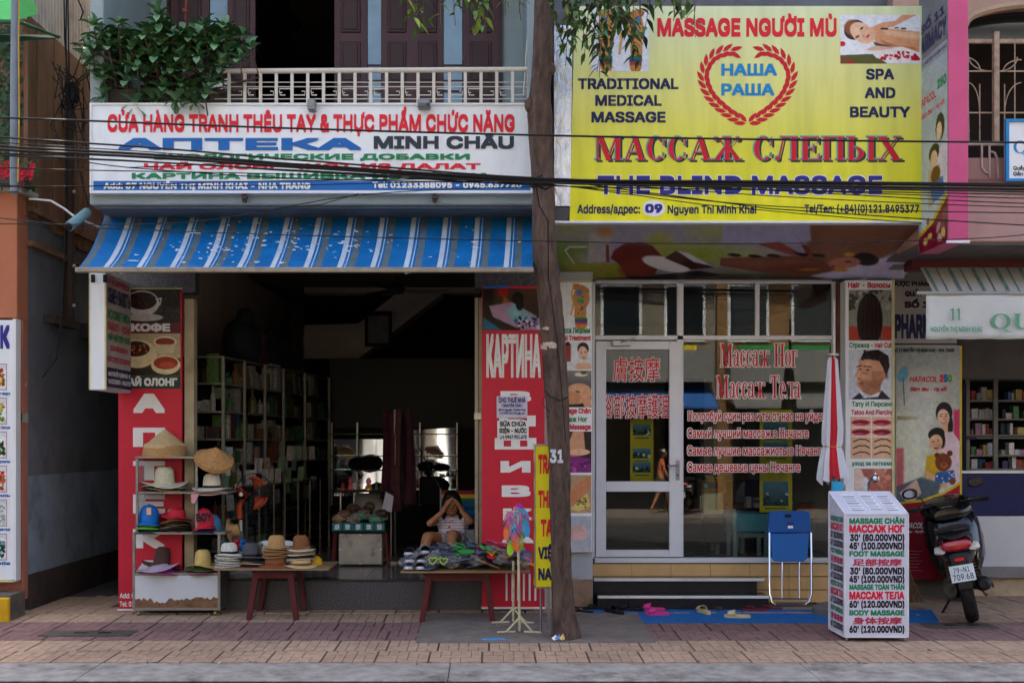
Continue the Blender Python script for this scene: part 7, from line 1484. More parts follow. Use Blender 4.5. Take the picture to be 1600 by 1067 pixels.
def spray(p, d, L, nleaf, size, mix=(0, 0, 1, 2)):
    pts = [p+d.normalized()*L*t+Vector((0, 0, -L*.35*t*t)) for t in (0, .25, .5, .75, 1)]
    fo_.tube(pts, .0035, 4, 3)
    for k in range(nleaf):
        t = .12+.88*k/nleaf; i = min(3, int(t*4)); q_ = pts[i].lerp(pts[i+1], t*4-i); dd = (pts[i+1]-pts[i]).normalized(); side = dd.cross(Vector((0, 0, 1))).normalized()*(1 if k % 2 else -1)
        leaf(fo_, q_, side*1.0+dd*.25+Vector((0, rg.uniform(-.6, .6), -rg.uniform(.0, .75))), size*rg.uniform(.7, 1.15), size*.36, rg.choice(mix))
def hang(px, py, y, n, dx=0, mix=(0, 0, 2), L=.4):    # twig coming down into view, its tip near px,py
    for q in range(2):
        j = rg.uniform(-1, 1)*.5+dx*1.5; tip = P(px+rg.uniform(-4, 4), py-q*rg.uniform(8, 20), y+rg.uniform(-.1, .1)); a = tip+Vector((-j*.4, rg.uniform(-.1, .1), L)); spray(a, tip-a+Vector((0, 0, .12)), L*.95, int(n*.62), rg.uniform(.09, .125), mix)
for a in ((652, 48, -2.0, 12, .3, (1, 0)), (664, 36, -2.0, 12, .1, (1, 0)), (690, 20, -2.0, 10, .3, (0, 1)), (712, 22, -1.9, 10, .2, (0,)), (742, 40, -2.1, 14, -.1, (1, 1, 0)), (756, 44, -2.1, 14, .1, (1, 0)), (770, 20, -2.0, 10, .4, (0, 2)), (792, 8, -2.0, 8, .3, (0,)), (812, 12, -2, 8, .2, (0, 2)),
          (872, 66, -1.8, 14, -.1, (0, 2)), (884, 80, -1.9, 14, 0, (2, 0)), (900, 60, -1.8, 16, .1, (2, 2, 0)), (912, 74, -2.0, 14, .05, (2, 0)), (926, 70, -1.9, 16, -.1, (2, 0)), (938, 100, -1.9, 18, 0, (2, 2, 0)), (950, 104, -2.0, 18, .05, (2, 0)), (944, 60, -1.8, 16, .2, (2, 0)), (972, 50, -1.9, 14, .1, (0, 2)), (984, 80, -2.0, 16, -.1, (2, 0)), (996, 92, -1.9, 18, .05, (2, 0)), (1006, 60, -1.9, 14, .2, (0, 2)), (1014, 74, -2.0, 8, .3, (2,)),
          (905, 30, -1.7, 16, .2, (2, 0)), (930, 24, -1.7, 16, -.2, (0, 2)), (965, 22, -1.7, 16, .2, (0, 2)), (1000, 20, -1.7, 14, .1, (0, 2)), (888, 18, -1.8, 14, .1, (0, 1)), (1030, 8, -2, 10, .1, (0, 2)), (1058, 12, -1.9, 12, .2, (0, 2)), (1076, 30, -1.9, 14, .25, (0, 2)), (1086, 36, -1.9, 8, .2, (2,)), (1066, 22, -2, 12, -.1, (0,)), (1050, 2, -1.8, 10, .1, (0,))):
    hang(*a)
for (b, c) in limbs:      # crown
    for k in range(46):
        p = b.lerp(c, rg.uniform(.1, 1.1))+Vector((rg.gauss(0, .45), rg.gauss(0, .4), rg.gauss(.15, .35)))
        if p.z < 5.9: p.z = 5.9+rg.uniform(0, .3)
        spray(p, Vector((rg.uniform(-1, 1), rg.uniform(-1, 1), rg.uniform(-.4, .4))), rg.uniform(.3, .5), 9, .11)
tag(fo_.build('foliage', [m_leaf, m_leaf2, m_leafd, m_bark], tr), kind='stuff')
MB().tube([P(858, 440, yT-.12), P(866, 500, yT-.11), P(873, 560, yT-.11), P(880, 640, yT-.105), P(884, 690, yT-.1)], .004, 5).tube([P(852, 610, yT-.1), P(860, 620, yT-.11), P(876, 626, yT-.11), P(888, 620, yT-.09)], .005, 5).tube([P(853+6*math.sin(k), 600+k*6, yT-.06+.01*k % .03) for k in range(10)], .003, 5).build('tied_wire', m_black, tr, smooth=True)
# litter at the trunk
for k in range(3): tag(MB().slab([P(862+k*6, 997, -1.46), P(868+k*6, 992-k, -1.44), P(873+k*5, 998, -1.43), P(866+k*6, 1000, -1.47)], (0, .004, .004)).build('crumpled_paper', M('litter_%d' % k, ['#d8d8dc', '#5a7ab0', '#c8b070'][k], .8), None), ['white', 'blue printed', 'tan'][k]+' crumpled scrap at the foot of the tree', 'litter')
# ================================================================== balcony bush
bs = thing('balcony_bush', 'thick green bush with broad leaf rosettes spilling over the balcony sign', 'bush', P(260, 165, -.75))
m_bl = M('broad_leaf', '#4a7046', .42, var=.3, scale=12, rnd=.35, spec=.5); m_bl2 = M('broad_leaf_light', '#6a9058', .42, var=.2, scale=12, rnd=.3, spec=.5)
bme = []
for L_, W_, m_ in ((.115, .042, m_bl), (.095, .034, m_bl), (.105, .04, m_bl2)):
    me = bpy.data.meshes.new('leaf'); n_ = 7; v_ = []; 
    for i in range(n_):
        t = i/(n_-1); w_ = W_*.62*(math.sin(math.pi*min(1, t**1.5*.93+.05))**.75)*(1 if t < 1 else .12); z_ = .018*math.sin(t*2.2)-.02*t*t
        v_ += [(t*L_, -w_, z_+w_*.3), (t*L_, 0, z_), (t*L_, w_, z_+w_*.3)]
    me.from_pydata(v_, [], [f for i in range(n_-1) for f in ((3*i, 3*i+3, 3*i+4, 3*i+1), (3*i+1, 3*i+4, 3*i+5, 3*i+2))]); me.materials.append(m_); me.polygons.foreach_set('use_smooth', [True]*len(me.polygons)); bme.append(me)
outline = [(150, 75, 16, 26), (165, 60, 20, 20), (160, 100, 20, 26), (185, 90, 26, 40), (200, 60, 20, 18), (215, 105, 30, 45), (240, 75, 26, 32), (250, 120, 30, 38), (285, 70, 26, 30), (290, 115, 32, 44), (318, 60, 22, 24), (330, 100, 22, 36), (300, 150, 18, 18), (352, 80, 14, 22), (375, 70, 16, 18), (247, 30, 8, 12), (352, 45, 10, 10), (175, 135, 24, 22), (230, 150, 30, 14)]
rg = random.Random(31); ros = []
tipr = [(147, 42), (247, 24), (250, 36), (352, 45), (393, 78), (185, 40), (318, 42), (270, 58), (225, 58), (155, 66), (145, 82), (168, 75), (204, 78), (243, 90), (305, 162), (292, 168), (275, 160), (320, 150), (262, 100), (282, 92), (310, 88), (336, 70), (375, 95), (380, 60), (215, 110), (198, 128), (330, 130), (345, 105), (235, 68), (296, 62)]
for px, py in tipr: ros.append((px, py, -1.0+rg.uniform(-.16, .0)))
while len(ros) < 280:
    o_ = rg.choice(outline); a = rg.uniform(0, 6.28); q_ = math.sqrt(rg.random()); ros.append((o_[0]+o_[2]*q_*math.cos(a), o_[1]+o_[3]*q_*math.sin(a), -.75+rg.uniform(-.3, .35)))
rest = MB(); nl = 0; stem = MB()
bx = wpos(bs)
for ri, (px, py, y_) in enumerate(ros):
    if y_ > -.9 and py > 158: py = 150
    if ri >= 30: py = max(py+8, 52)
    c = P(px, py, y_); ax = Vector((rg.uniform(-.5, .5), -.7+rg.uniform(-.3, .3), .7+rg.uniform(-.3, .5))).normalized()
    if py > 155: ax = Vector((0, -.8, -.3))
    q0 = Vector((0, 0, 1)).rotation_difference(ax)
    for k in range(9):
        a = k*2.4+rg.uniform(-.2, .2); el = .15+.9*(k/9)**1.2; d = Vector((math.cos(a)*math.cos(el), math.sin(a)*math.cos(el), math.sin(el))); d = q0 @ d
        rot = d.to_track_quat('X', 'Z'); me = bme[2] if k > 6 and ri % 3 == 0 else bme[rg.randrange(2)]; s_ = rg.uniform(1.0, 1.45)*(1-.35*(k > 6))
        if nl < 270 and ri < 30:
            o = bpy.data.objects.new('leaf', me); COL.objects.link(o); o.parent = bs; o.location = c-bx; o.rotation_mode = 'QUATERNION'; o.rotation_quaternion = rot; o.scale = (s_,)*3; nl += 1
        else:
            rest.add([rot @ (v.co*s_)+c for v in me.vertices], [tuple(p.vertices) for p in me.polygons], 1 if me is bme[2] else 0)
    if ri < 30 or ri % 12 == 0: stem.tube([c, c-ax*.12+Vector((0, .05, -.1)), P(rg.uniform(180, 350), 165, -.7)], [.006, .009, .013], 5)
o = rest.build('foliage', [m_bl, m_bl2], bs, smooth=True); tag(o, kind='stuff'); tag(stem.build('stem', m_bark, bs, smooth=True), kind='stuff')
pt = thing('plant_trough', 'dark planter trough behind the white shop sign holding the bush', 'planter', P(260, 163, -.7)); MB().box(PX(165, -.7), PX(400, -.7), -.88, -.5, PZ(170, -.7), PZ(150, -.7)).build('trough', M('trough', '#4a443e', .9), pt)
# thin shrub at the railing left: red flowers on the orange ledge
fl_ = thing('flower_pots', 'bright red flowers in a planter on the orange house ledge', 'plant', P(30, 291, -.3)); mb = MB(); lf = MB(); rg = random.Random(2)
for k in range(46):
    px, py = rg.gauss(24, 16), rg.gauss(270, 9)
    if px > 52 or py > 288: continue
    c = P(px, py, -.3+rg.uniform(-.12, .1))
    for j in range(5):
        a = j*1.257+rg.uniform(0, 1); d = Vector((math.cos(a), -.3, math.sin(a))); s = Vector((-math.sin(a), 0, math.cos(a)))
        mb.add([c, c+d*.02+s*.012, c+d*.036, c+d*.02-s*.012], [(0, 1, 2, 3)])
for k in range(240):
    px, py = rg.gauss(22, 18), rg.gauss(276, 10)
    c = P(min(px, 54), py, -.25+rg.uniform(-.1, .1)); a = rg.uniform(0, 6.28); d = Vector((math.cos(a), rg.uniform(-.5, .5), math.sin(a)))*.04; s = d.cross(Vector((0, 1, 0)))*.3
    lf.add([c, c+d*.5+s, c+d, c+d*.5-s], [(0, 1, 2, 3)])
tag(mb.build('blossom', M('red_petal', '#b8122c', .6, var=.2, scale=30), fl_), kind='stuff'); tag(lf.build('foliage', m_leafd, fl_), kind='stuff')
MB().box(-5.4, PX(44, -.3), -.4, -.16, PZ(291, -.3), PZ(284, -.3)).build('planter', M('planter_dark', '#4a3f38', .8), fl_)
# climbing plant behind the grey pole at the top left
vn = MB(); rg = random.Random(8)
for k in range(520):
    px, py = rg.uniform(-20, 22) if rg.random() < .75 else rg.uniform(0, 40), rg.uniform(40, 262); c = P(px, py, .3+rg.uniform(-.25, .2)); a = rg.uniform(0, 6.28); d = Vector((math.cos(a), rg.uniform(-.5, .5), math.sin(a)-.4))*.06; s = d.cross(Vector((0, 1, 0)))*.35
    vn.add([c, c+d*.5+s, c+d, c+d*.5-s], [(0, 1, 2, 3)])
tag(vn.build('climbing_plant', m_leafd, None), 'dark climbing plant hanging behind the grey pole at the upper left', 'plant', kind='stuff')
# grey pole, green canopy
pg = thing('steel_pole', 'grey steel pole with yellow wire at the upper left corner', 'pole', P(24, 290, -1.2)); MB().tube([P(22, 300, -1.2), P(23, 100, -1.2), P(26, -160, -1.2)], .034, 12).build('pole_tube', M('galvanised', '#6f7880', .45, metal=.4, var=.1, dirt=.3), pg, smooth=True)
MB().tube([P(28, 285, -1.25), P(30, 180, -1.25), P(29, 60, -1.25), P(31, -60, -1.25)], .006, 6).build('yellow_wire', M('yellow_wire', '#b8922a', .5), pg)
MB().tube([P(22, 300, -1.2), P(22, 286, -.6), P(22, 292, -.3)], .03, 10).build('elbow', M('galvanised', ''), pg)
gc = thing('green_canopy', 'bright green translucent canopy corner at the top left', 'canopy', P(20, 20, -1.0))
m_gc = M('green_sheet', '#0aa84a', .4, var=.1)
_b = m_gc.node_tree.nodes['Principled BSDF']; _b.inputs['Roughness'].default_value = .6
MB().slab([P(-60, 30, -1.3), P(30, 32, -1.1), P(60, 22, -.2), P(30, -60, -.2), P(-60, -60, -.2)], (0, 0, .004)).build('sheet', m_gc, gc); MB().tube([P(-60, 34, -1.3), P(34, 36, -1.1), P(92, 58, -.1)], .016, 8).build('edge_pipe', M('green_paint', '#1f5a3c', .5), gc)
MB().tube([P(-30, 0, -1.3), P(24, -15, -1.1)], .012, 8).build('cross_pipe', m_steel, gc); MB().slab([P(-60, 52, -1.0), P(80, 55, -.1), P(92, 60, -.05), P(-60, 70, -1)], (0, .01, 0)).build('fascia_board', M('green_board', '#1f4f3c', .6), gc)
# junction box of tangled wires on the drain pipe
jb = thing('wire_tangle', 'tangle of black utility wires round a junction box over the alley', 'wires', P(108, 150, 0)); rg = random.Random(6); yj = -.1
PB('junction_box', m_black, 102, 116, 128, 156, yj, .12, jb)
for k in range(16):
    a, b = rg.uniform(100, 120), rg.uniform(122, 165); pts = [P(a, b, yj-.05)]
    for j in range(4): pts.append(P(a+(j+1)*rg.uniform(-9, 9), b+(j+1)*rg.uniform(-16, 18), yj-.05+rg.uniform(-.05, .05)))
    MB().tube(pts, .006, 5).build('wire', m_black, jb, smooth=True)
for pts in (((104, -20), (103, 60), (104, 130)), ((106, -20), (107, 70), (108, 130)), ((100, 0), (101, 60), (106, 128)), ((112, 150), (118, 200), (122, 260), (138, 322)), ((106, 160), (98, 200), (86, 180), (84, 200), (96, 226)), ((118, 130), (128, 120), (138, 114)), ((110, 160), (124, 200), (140, 245)), ((104, 160), (102, 240), (103, 330), (100, 420), (96, 500)), ((96, 500), (88, 560), (66, 590)), ((122, 0), (130, 20), (126, 30)), ((160, 110), (185, 150), (215, 170))):
    MB().tube([P(u, v, yj-.06) for u, v in pts], .007, 5).build('wire', m_black, jb, smooth=True)
# hanging switch at the orange wall
tag(MB().tube([P(42, 598, -.05), P(34, 612, -.1), P(37, 640, -.1)], .005, 5).box(PX(33, -.1), PX(43, -.1), -.12, -.08, PZ(660, -.1), PZ(646, -.1)).build('hanging_switch', M('old_plastic', '#a8a498', .6)), 'small grey switch dangling on a wire beside the menu board', 'switch')
# ================================================================== cables across the street front
m_cab = M('cable_black', '#101114', .55, var=0)
def cable(pts, r, lab, y=-2.3, grp='black cables strung across the shop fronts'):
    pp = []; pts = [(u, v) for u, v in pts]
    for i in range(len(pts)-1):
        for k in range(6):
            t = k/6; a = pts[max(i-1, 0)]; b = pts[i]; c = pts[i+1]; d = pts[min(i+2, len(pts)-1)]
            v = .5*((2*b[1])+(c[1]-a[1])*t+(2*a[1]-5*b[1]+4*c[1]-d[1])*t*t+(3*b[1]-a[1]-3*c[1]+d[1])*t**3); pp.append(P(b[0]+(c[0]-b[0])*t, v, y))
    pp.append(P(*pts[-1], y)); o = MB().tube(pp, r, 6).build('overhead_cable', m_cab, None, smooth=True, origin=pp[0]); tag(o, lab, 'cable', grp)
X0, X1 = -500, 2100
L_all = 'black overhead cable in the bundle crossing both shop signs'
cable([(X0, 172), (0, 184), (430, 200), (860, 212), (1250, 219), (1600, 223), (X1, 226)], .0075, 'single black cable crossing above the bundle over both signs', -2.2, None)
for y_l, y_m, y_r, r_, dy in ((214, 279, 288, .009, 0), (228, 281, 291, .012, .03), (233, 284, 296, .013, .05), (242, 286, 300, .008, -.02), (240, 290, 304, .006, .06), (222, 283, 310, .005, .02)):
    r_ *= .78; cable([(X0, y_l-26), (0, y_l), (140, y_l+(y_m-y_l)*.16), (430, y_l+(y_m-y_l)*.52), (850, y_m), (1200, y_m+(y_r-y_m)*.5), (1600, y_r), (X1, y_r+6)], r_, L_all, -2.3+dy)
for pts, r_ in ((((X0, 235), (0, 262), (430, 272), (850, 288), (1200, 322), (1600, 333), (X1, 336)), .004), (((X0, 250), (0, 290), (430, 283), (850, 281), (1250, 300), (1600, 318), (X1, 322)), .004), (((X0, 300), (0, 292), (430, 290), (850, 284), (1250, 309), (1600, 324), (X1, 330)), .0035), (((850, 282), (1000, 300), (1200, 326), (1600, 352), (X1, 370)), .0045), (((850, 288), (1000, 306), (1100, 320), (1250, 334), (1440, 348)), .0035), (((X0, 350), (0, 350), (300, 347), (560, 305), (850, 292)), .0035), (((X0, 330), (0, 341), (140, 356), (430, 367), (850, 377), (1150, 381), (1440, 376), (1600, 367), (X1, 340)), .0035), (((200, 262), (430, 256), (850, 284)), .0035), (((X0, 260), (0, 240), (200, 262), (430, 278), (850, 287)), .004)):
    cable(pts, r_, 'thin black wire crossing the fronts below the main bundle', -2.25, 'thin wires below the main bundle')
tag(MB().tube([P(832, 280, -2.2), P(842, 276, -2.25), P(856, 282, -2.25), P(864, 290, -2.2), P(852, 296, -2.2), P(838, 290, -2.2), P(834, 279, -2.2), P(848, 274, -2.2)], .008, 6).tube([P(838, 290, -2.2), P(842, 320, -2.0), P(856, 345, -1.7), P(857, 440, -1.45)], .005, 6).build('cable_loop', m_cab, None, smooth=True), 'black cable loop bound round the tree where the bundle passes', 'cable')
tag(MB().tube([P(560, 303, -2.2), P(500, 320, -1.6), P(400, 330, -1.0)], .004, 5).build('slack_wire', m_cab), 'slack thin wire running below the white sign to the awning', 'cable')
# ================================================================== price board
yb0, yb1 = -1.45, -1.02
bd = thing('price_board', 'white angled price board with massage prices in red, green and black', 'sign board', (3.1, -1.2, GZ(-1.2)))
xL, xR = 2.84, 3.35; zb_, zf, zr = -.003, .987, 1.149
m_bd = M('board_lilac_white', '#ccccdc', .4, var=.03)
fr_ = MB().add([(xL, yb0, zb_), (xR, yb0, zb_), (xR, yb1, zb_), (xL, yb1, zb_), (xL, yb0, zf), (xR, yb0, zf), (xR, yb1, zr), (xL, yb1, zr)], [(0,3,2,1), (4,5,6,7), (0,1,5,4), (1,2,6,5), (2,3,7,6), (3,0,4,7)]); fr_.build('panel', m_bd, bd, bevel=.004)
m_tr = M('white_trim', '#d8d8d4', .4)
for a, b in (((xL, yb0, zb_), (xL, yb0, zf)), ((xR, yb0, zb_), (xR, yb0, zf)), ((xL, yb1, zb_), (xL, yb1, zr)), ((xL, yb0, zf), (xR, yb0, zf)), ((xL, yb0, zb_), (xR, yb0, zb_)), ((xL, yb0, zf), (xL, yb1, zr)), ((xR, yb0, zf), (xR, yb1, zr)), ((xL, yb1, zr), (xR, yb1, zr)), ((xL, yb0, zb_), (xL, yb1, zb_))): MB().tube([a, b], .007, 4).build('trim', m_tr, bd)
for x_ in (xL+.02, xR-.02):
    for y_ in (yb0+.02, yb1-.02): MB().box(x_-.008, x_+.008, y_-.008, y_+.008, GZ(y_), zb_).build('leg', m_steel, bd)
rows_ = [('MASSAGE CHÂN', i_green, 818, 9, 0), ('МАССАЖ НОГ', i_red, 832, 12.5, 0), ("30' (80.000VND)", i_black, 845, 11, 0), ("45' (100.000VND)", i_black, 858, 11, 0), ('FOOT MASSAGE', i_green, 869, 8.5, 0), ('足部按摩', i_pink, 883, 11, 1), ("30' (80.000VND)", i_black, 897, 11, 0), ("45' (100.000VND)", i_black, 910, 11, 0), ('MASSAGE TOÀN THÂN', i_green, 921, 8.5, 0), ('МАССАЖ ТЕЛА', i_red, 936, 12.5, 0), ("60' (120.000VND)", i_black, 949, 11, 0), ('BODY MASSAGE', i_green, 961, 8.5, 0), ('身体按摩', i_pink, 974, 11, 1), ("60' (120.000VND)", i_black, 988, 11, 0)]
mps = quad_map((xL-.001, yb1, zf), (xL-.001, yb0, zf), (xL-.001, yb0, zb_), (xL-.001, yb1, zb_), 0, 100, 804, 995)
mpL = (lambda u, v, d: mps(u, v, d)) if mps.n.x < 0 else (lambda u, v, d: mps(u, v, -d-.003))
for s, m_, v, c_, cj in rows_:
    a, b = (1327, 1413) if not cj else (1332, 1409)
    if '80' in s: a, b = 1328, 1413
    T(bd, s, a, b, v, c_, m_, yb0, bold=.012 if cj else .036, font='c' if cj else 'i'); T(bd, s, 14, 90, v, c_*.95, m_, mp=mpL, bold=.012 if cj else .028, font='c' if cj else 'i')
mpt = quad_map((xL, yb1, zr), (xR, yb1, zr), (xR, yb0, zf), (xL, yb0, zf), 0, 100, 0, 100)
if mpt.n.z < 0:
    _mt = mpt; mpt = lambda u, v, d: _mt(u, v, -d-.003)
for a, b, c, d in ((14, 12, 38, 88), (44, 10, 66, 88), (70, 12, 92, 88)):
    MB().add([mpt(a, b, 0), mpt(a, d, 0), mpt(c, d, 0), mpt(c, b, 0)], [(0, 1, 2, 3)]).build('paper_sheet', M('sheet_white', '#dcdce2', .6), bd)
    ln = MB()
    for k in range(9): v = b+10+k*7.5; ln.add([mpt(a+2, v, .002), mpt(a+2, v+(3 if k % 4 == 0 else 1.6), .002), mpt(c-2-(k*3 % 6), v+(3 if k % 4 == 0 else 1.6), .002), mpt(c-2-(k*3 % 6), v, .002)], [(0, 1, 2, 3)])
    tag(ln.build('printed_line', M('grey_print', '#6a6e7c', .6), bd), kind='stuff')
MB().tube([P(1357, 772, -.83), P(1357, 755, -.85), P(1362, 745, -.9), P(1368, 740, -.95)], .009, 8).lathe([(0, 0), (.03, 0), (.036, .03), (.0, .05)], P(1366, 746, -.95), 12, ax=(.5, -.5, -.5)).build('clip_lamp', m_chrome, bd, smooth=True)
MB().slab([P(1300, 752, -.8), P(1300, 770, -.8), P(1312, 768, -.8), P(1320, 760, -.8), P(1314, 752, -.8)], (0, .01, 0)).build('cyan_paper', M('cyan_paper', '#2a9ac8', .6), bd)
# ================================================================== closed umbrella
yU = -.2
um = thing('closed_umbrella', 'tall closed red and white market umbrella tied with a cord beside the hair poster', 'umbrella', (PX(1304, yU), yU, GZ(yU)))
vs_ = []; n = 40; rg = random.Random(3); hs = [(556, 3, 1300), (562, 7, 1301), (590, 9, 1301), (630, 12, 1301), (670, 15, 1301), (692, 14.5, 1300), (698, 13, 1300), (704, 15, 1300), (725, 19, 1300), (742, 22, 1301), (750, 23, 1301)]
for j, (py, w_, pxc) in enumerate(hs):
    for i in range(n):
        a = 2*math.pi*i/n; fold = .16*math.sin(a*10)*(.4 if py == 698 else 1); r_ = w_/sc(yU)*(1+fold); dz = .02*math.sin(a*10)+.03*math.sin(a*3) if j == len(hs)-1 else 0
        vs_.append((PX(pxc, yU)+r_*math.cos(a), yU+r_*.7*math.sin(a), PZ(py, yU)+dz))
um_mb = MB(); fsr = [(j*n+i, (j+1)*n+i, (j+1)*n+(i+1) % n, j*n+(i+1) % n) for j in range(len(hs)-1) for i in range(n)]
um_mb.add(vs_, fsr); um_mb.m = [0 if ((i+3)//5) % 3 == 0 else 1 for j in range(len(hs)-1) for i in range(n)]
um_mb.build('canopy', [M('umbrella_red', '#c01a2a', .6, var=.08), M('umbrella_white', '#cdd0d8', .6, var=.04)], um, smooth=True)
MB().tube([(PX(1304, yU), yU, GZ(yU)+.1), (PX(1303, yU), yU, PZ(470, yU))], .014, 10).build('pole', M('umbrella_pole', '#b8b8b4', .4, metal=.2), um, smooth=True)
MB().lathe([(0, 0), (.2, 0), (.2, .06), (.04, .12), (0, .12)], (PX(1304, yU), yU, GZ(yU)), 20).build('base', M('concrete_base', '#6a6662', .9), um, smooth=True)
MB().lathe([(0, 0), (.06, 0), (.06, .02), (0, .02)], P(1301, 556, yU), 12).build('top_cap', m_steel, um)
MB().tube([(PX(1300, yU)+13.5/sc(yU)*math.cos(a*.5), yU+13.5/sc(yU)*.72*math.sin(a*.5), PZ(698, yU)+.004*math.sin(a)) for a in range(14)], .004, 5).build('cord', M('gold_cord', '#b08a3a', .6), um)
# ================================================================== folding chair
yF0, yF1 = .0, .25
fcx = thing('folding_chair', 'folded blue chair with chrome legs leaning on the massage shop window', 'chair', (PX(1234, .1), .1, GZ(0)))
def FP(px, py):                                   # leaning plane
    t = (py-798)/(945-798); y_ = .3-.3*t; return P(px, py, y_)
m_fb = M('chair_blue', '#0d4c90', .55, var=.06); m_fb2 = M('chair_blue_light', '#155a9e', .5, var=.05)
MB().slab([FP(1202, 800), FP(1199, 832), FP(1268, 832), FP(1266, 800), FP(1262, 798), FP(1206, 798)], (0, .04, 0)).build('backrest', m_fb, fcx, bevel=.01, seg=2)
MB().slab([FP(1204, 833), FP(1206, 872), FP(1211, 877), FP(1256, 877), FP(1262, 872), FP(1264, 833)], (0, .02, 0)).build('seat', m_fb2, fcx, bevel=.006, seg=2)
MB().slab([FP(1226, 803), FP(1226, 808), FP(1236, 808), FP(1236, 803)], (0, -.006, 0)).build('handle_slot', m_black, fcx); MB().slab([FP(1231, 821), FP(1231, 825), FP(1239, 825), FP(1239, 821)], (0, -.003, 0)).build('maker_label', i_white, fcx)
MB().slab([FP(1229, 815), FP(1229, 820), FP(1240, 820), FP(1240, 815)], (0, -.003, 0)).build('dark_print', M('chair_print', '#0c2f66', .5), fcx)
for s in (1202, 1267): MB().tube([FP(s, 832), FP(s+(0 if s < 1230 else 1), 900), FP(s+1, 928), FP(s+(4 if s < 1230 else -3), 940), FP(s+(10 if s < 1230 else -9), 944)], .0095, 8).build('leg', m_chrome, fcx, smooth=True)
MB().tube([FP(1211, 943), FP(1258, 943)], .009, 8).build('leg_bar', m_chrome, fcx); MB().tube([FP(1206, 935), FP(1262, 935)], .008, 8).build('leg_bar', m_chrome, fcx)
for s in (1222, 1249): MB().tube([FP(s, 878), FP(s, 935)], .006, 8).build('brace', m_chrome, fcx)
# ================================================================== broom
br = thing('broom', 'straw broom standing behind the price board', 'broom', P(1432, 940, .0)); mb = MB(); rg = random.Random(1)
for k in range(70): a = rg.uniform(-1, 1); mb.tube([P(1420, 885, .05), P(1424+a*3, 905, .05+rg.uniform(-.02, .02)), P(1432+a*13, 941, .03+rg.uniform(-.05, .05))], .0022, 3)
tag(mb.build('bristles', M('broom_straw', '#7a5f42', .9, var=.3, scale=40), br), kind='stuff'); MB().tube([P(1420, 888, .05), P(1408, 800, .1)], .011, 8).build('handle', M('bamboo', '#8a6a3f', .6), br)
# ================================================================== pharmacy counter and cabinet
pc_ = thing('pharmacy_counter', 'white counter front with wide navy band below the medicine cabinet', 'counter', P(1560, 888, .62))
yc2 = 1.03
PB('navy_band', M('navy_gloss', '#132050', .25, var=.03), 1502, 1800, 739, 805, yc2, .5, pc_, bevel=.003); PB('top_edge', i_white, 1502, 1800, 735.5, 739, yc2-.01, .5, pc_); PB('white_panel', M('counter_white', '#c4c6c8', .3, var=.03), 1502, 1800, 806, 886, yc2+.01, .5, pc_, bevel=.004)
for px in (1586, 1540): PB('counter_foot', M('counter_white', ''), px-6, px+6, 886, 896, yc2+.05, .1, pc_)
mc = thing('medicine_cabinet', 'white framed glass cabinet crowded with medicine boxes behind the counter', 'cabinet', P(1560, 735, 2.2))
yk2 = 2.2; SGR = M('cabinet_grey', '#7d7c78', .5)
PB('cabinet_back', m_dark, 1490, 1760, 590, 735, yk2+.35, .05, mc)
for px in (1512, 1556, 1640): PB('post', SGR, px-3.5, px+3.5, 592, 735, yk2-.02, .03, mc)
for py in (592, 626, 655, 680, 684, 712, 733): PB('shelf', SGR, 1512, 1760, py-1.2, py+1.2, yk2-.01, .35, mc)
ccn = ['white', 'blue grey', 'brick red', 'blue', 'green', 'straw yellow', 'off white', 'dark violet', 'mauve', 'dark slate']
rg = random.Random(44); cc = [M('medbox_%d' % k, c, .5, var=.3, scale=50) for k, c in enumerate(['#c8ccd0', '#8a9aa8', '#b04a3a', '#3a6a9a', '#5a8a5a', '#c0b070', '#d8d8d4', '#4a4a6a', '#a87a9a', '#2a3a4a'])]
for py in (626, 655, 680, 712, 733):
    px = 1518
    while px < 1640:
        w_ = rg.uniform(5, 13); h_ = rg.uniform(8, 20)
        if abs(px-1556) > 6 and rg.random() < .92: ci_ = rg.randrange(10); tag(PB('medicine_box', cc[ci_], px, px+w_-1, py-1.2-h_, py-1.2, yk2+rg.uniform(.03, .15), .1, None), '%s medicine box on the %s shelf of the pharmacy cabinet, %s' % (ccn[ci_], {626: 'top', 655: 'second', 680: 'third', 712: 'fourth', 733: 'lowest'}[py], 'beside its left post' if px < 1550 else 'near its middle post' if px < 1585 else 'at the picture edge'), 'box', 'medicine boxes in the pharmacy cabinet')
        px += w_
PB('handle_plate', M('navy_gloss', ''), 1500, 1526, 681, 686, yk2-.05, .03, mc)
tag(PB('side_cabinet', m_dark, 1500, 1510, 600, 735, 1.2, .3, None), 'dark cabinet edge just inside the pharmacy opening', 'cabinet')
# ================================================================== inside the massage shop
def yposter(lab, a, b, c, d, y_, pics):
    t = thing('wall_poster', lab, 'poster', P((a+b)/2, d, y_)); PB('sheet', M('poster_yellow', '#d8c41c', .5, var=.03), a, b, c, d, y_, .01, t); mpx = flat_map(y_-.001)
    for k, (e, f) in enumerate(pics):
        w_ = (b-a)*.78; x_ = a+(b-a)*.1; pc = Pic(x_, e, x_+w_, f, ['#3a6a7a', '#4a7a9a', '#2f6a9c', '#5a7a5a'][k % 4], .9); pc.grad('#8ab0c4', '#2f5a50', a=.7); pc.spots(x_, (e+f)/2, x_+w_, f, 16, ['#e8ecec', '#1a3a30', '#3a5a3a', '#20404a'], 1, 3.5); pc.put('picture', t, mpx, 0)
        m_ = MB(); m_.box(PX(x_+3, y_), PX(x_+w_-3, y_), y_-.004, y_-.001, PZ(f+5, y_), PZ(f+3, y_)); m_.build('printed_line', i_green, t)
yposter('yellow tour poster behind the glass door', 985, 1021, 655, 752, .8, ((662, 680), (700, 716), (722, 738)))
yposter('yellow tour poster behind the big shop window', 1187, 1238, 640, 800, .78, ((660, 682), (690, 712), (752, 790)))
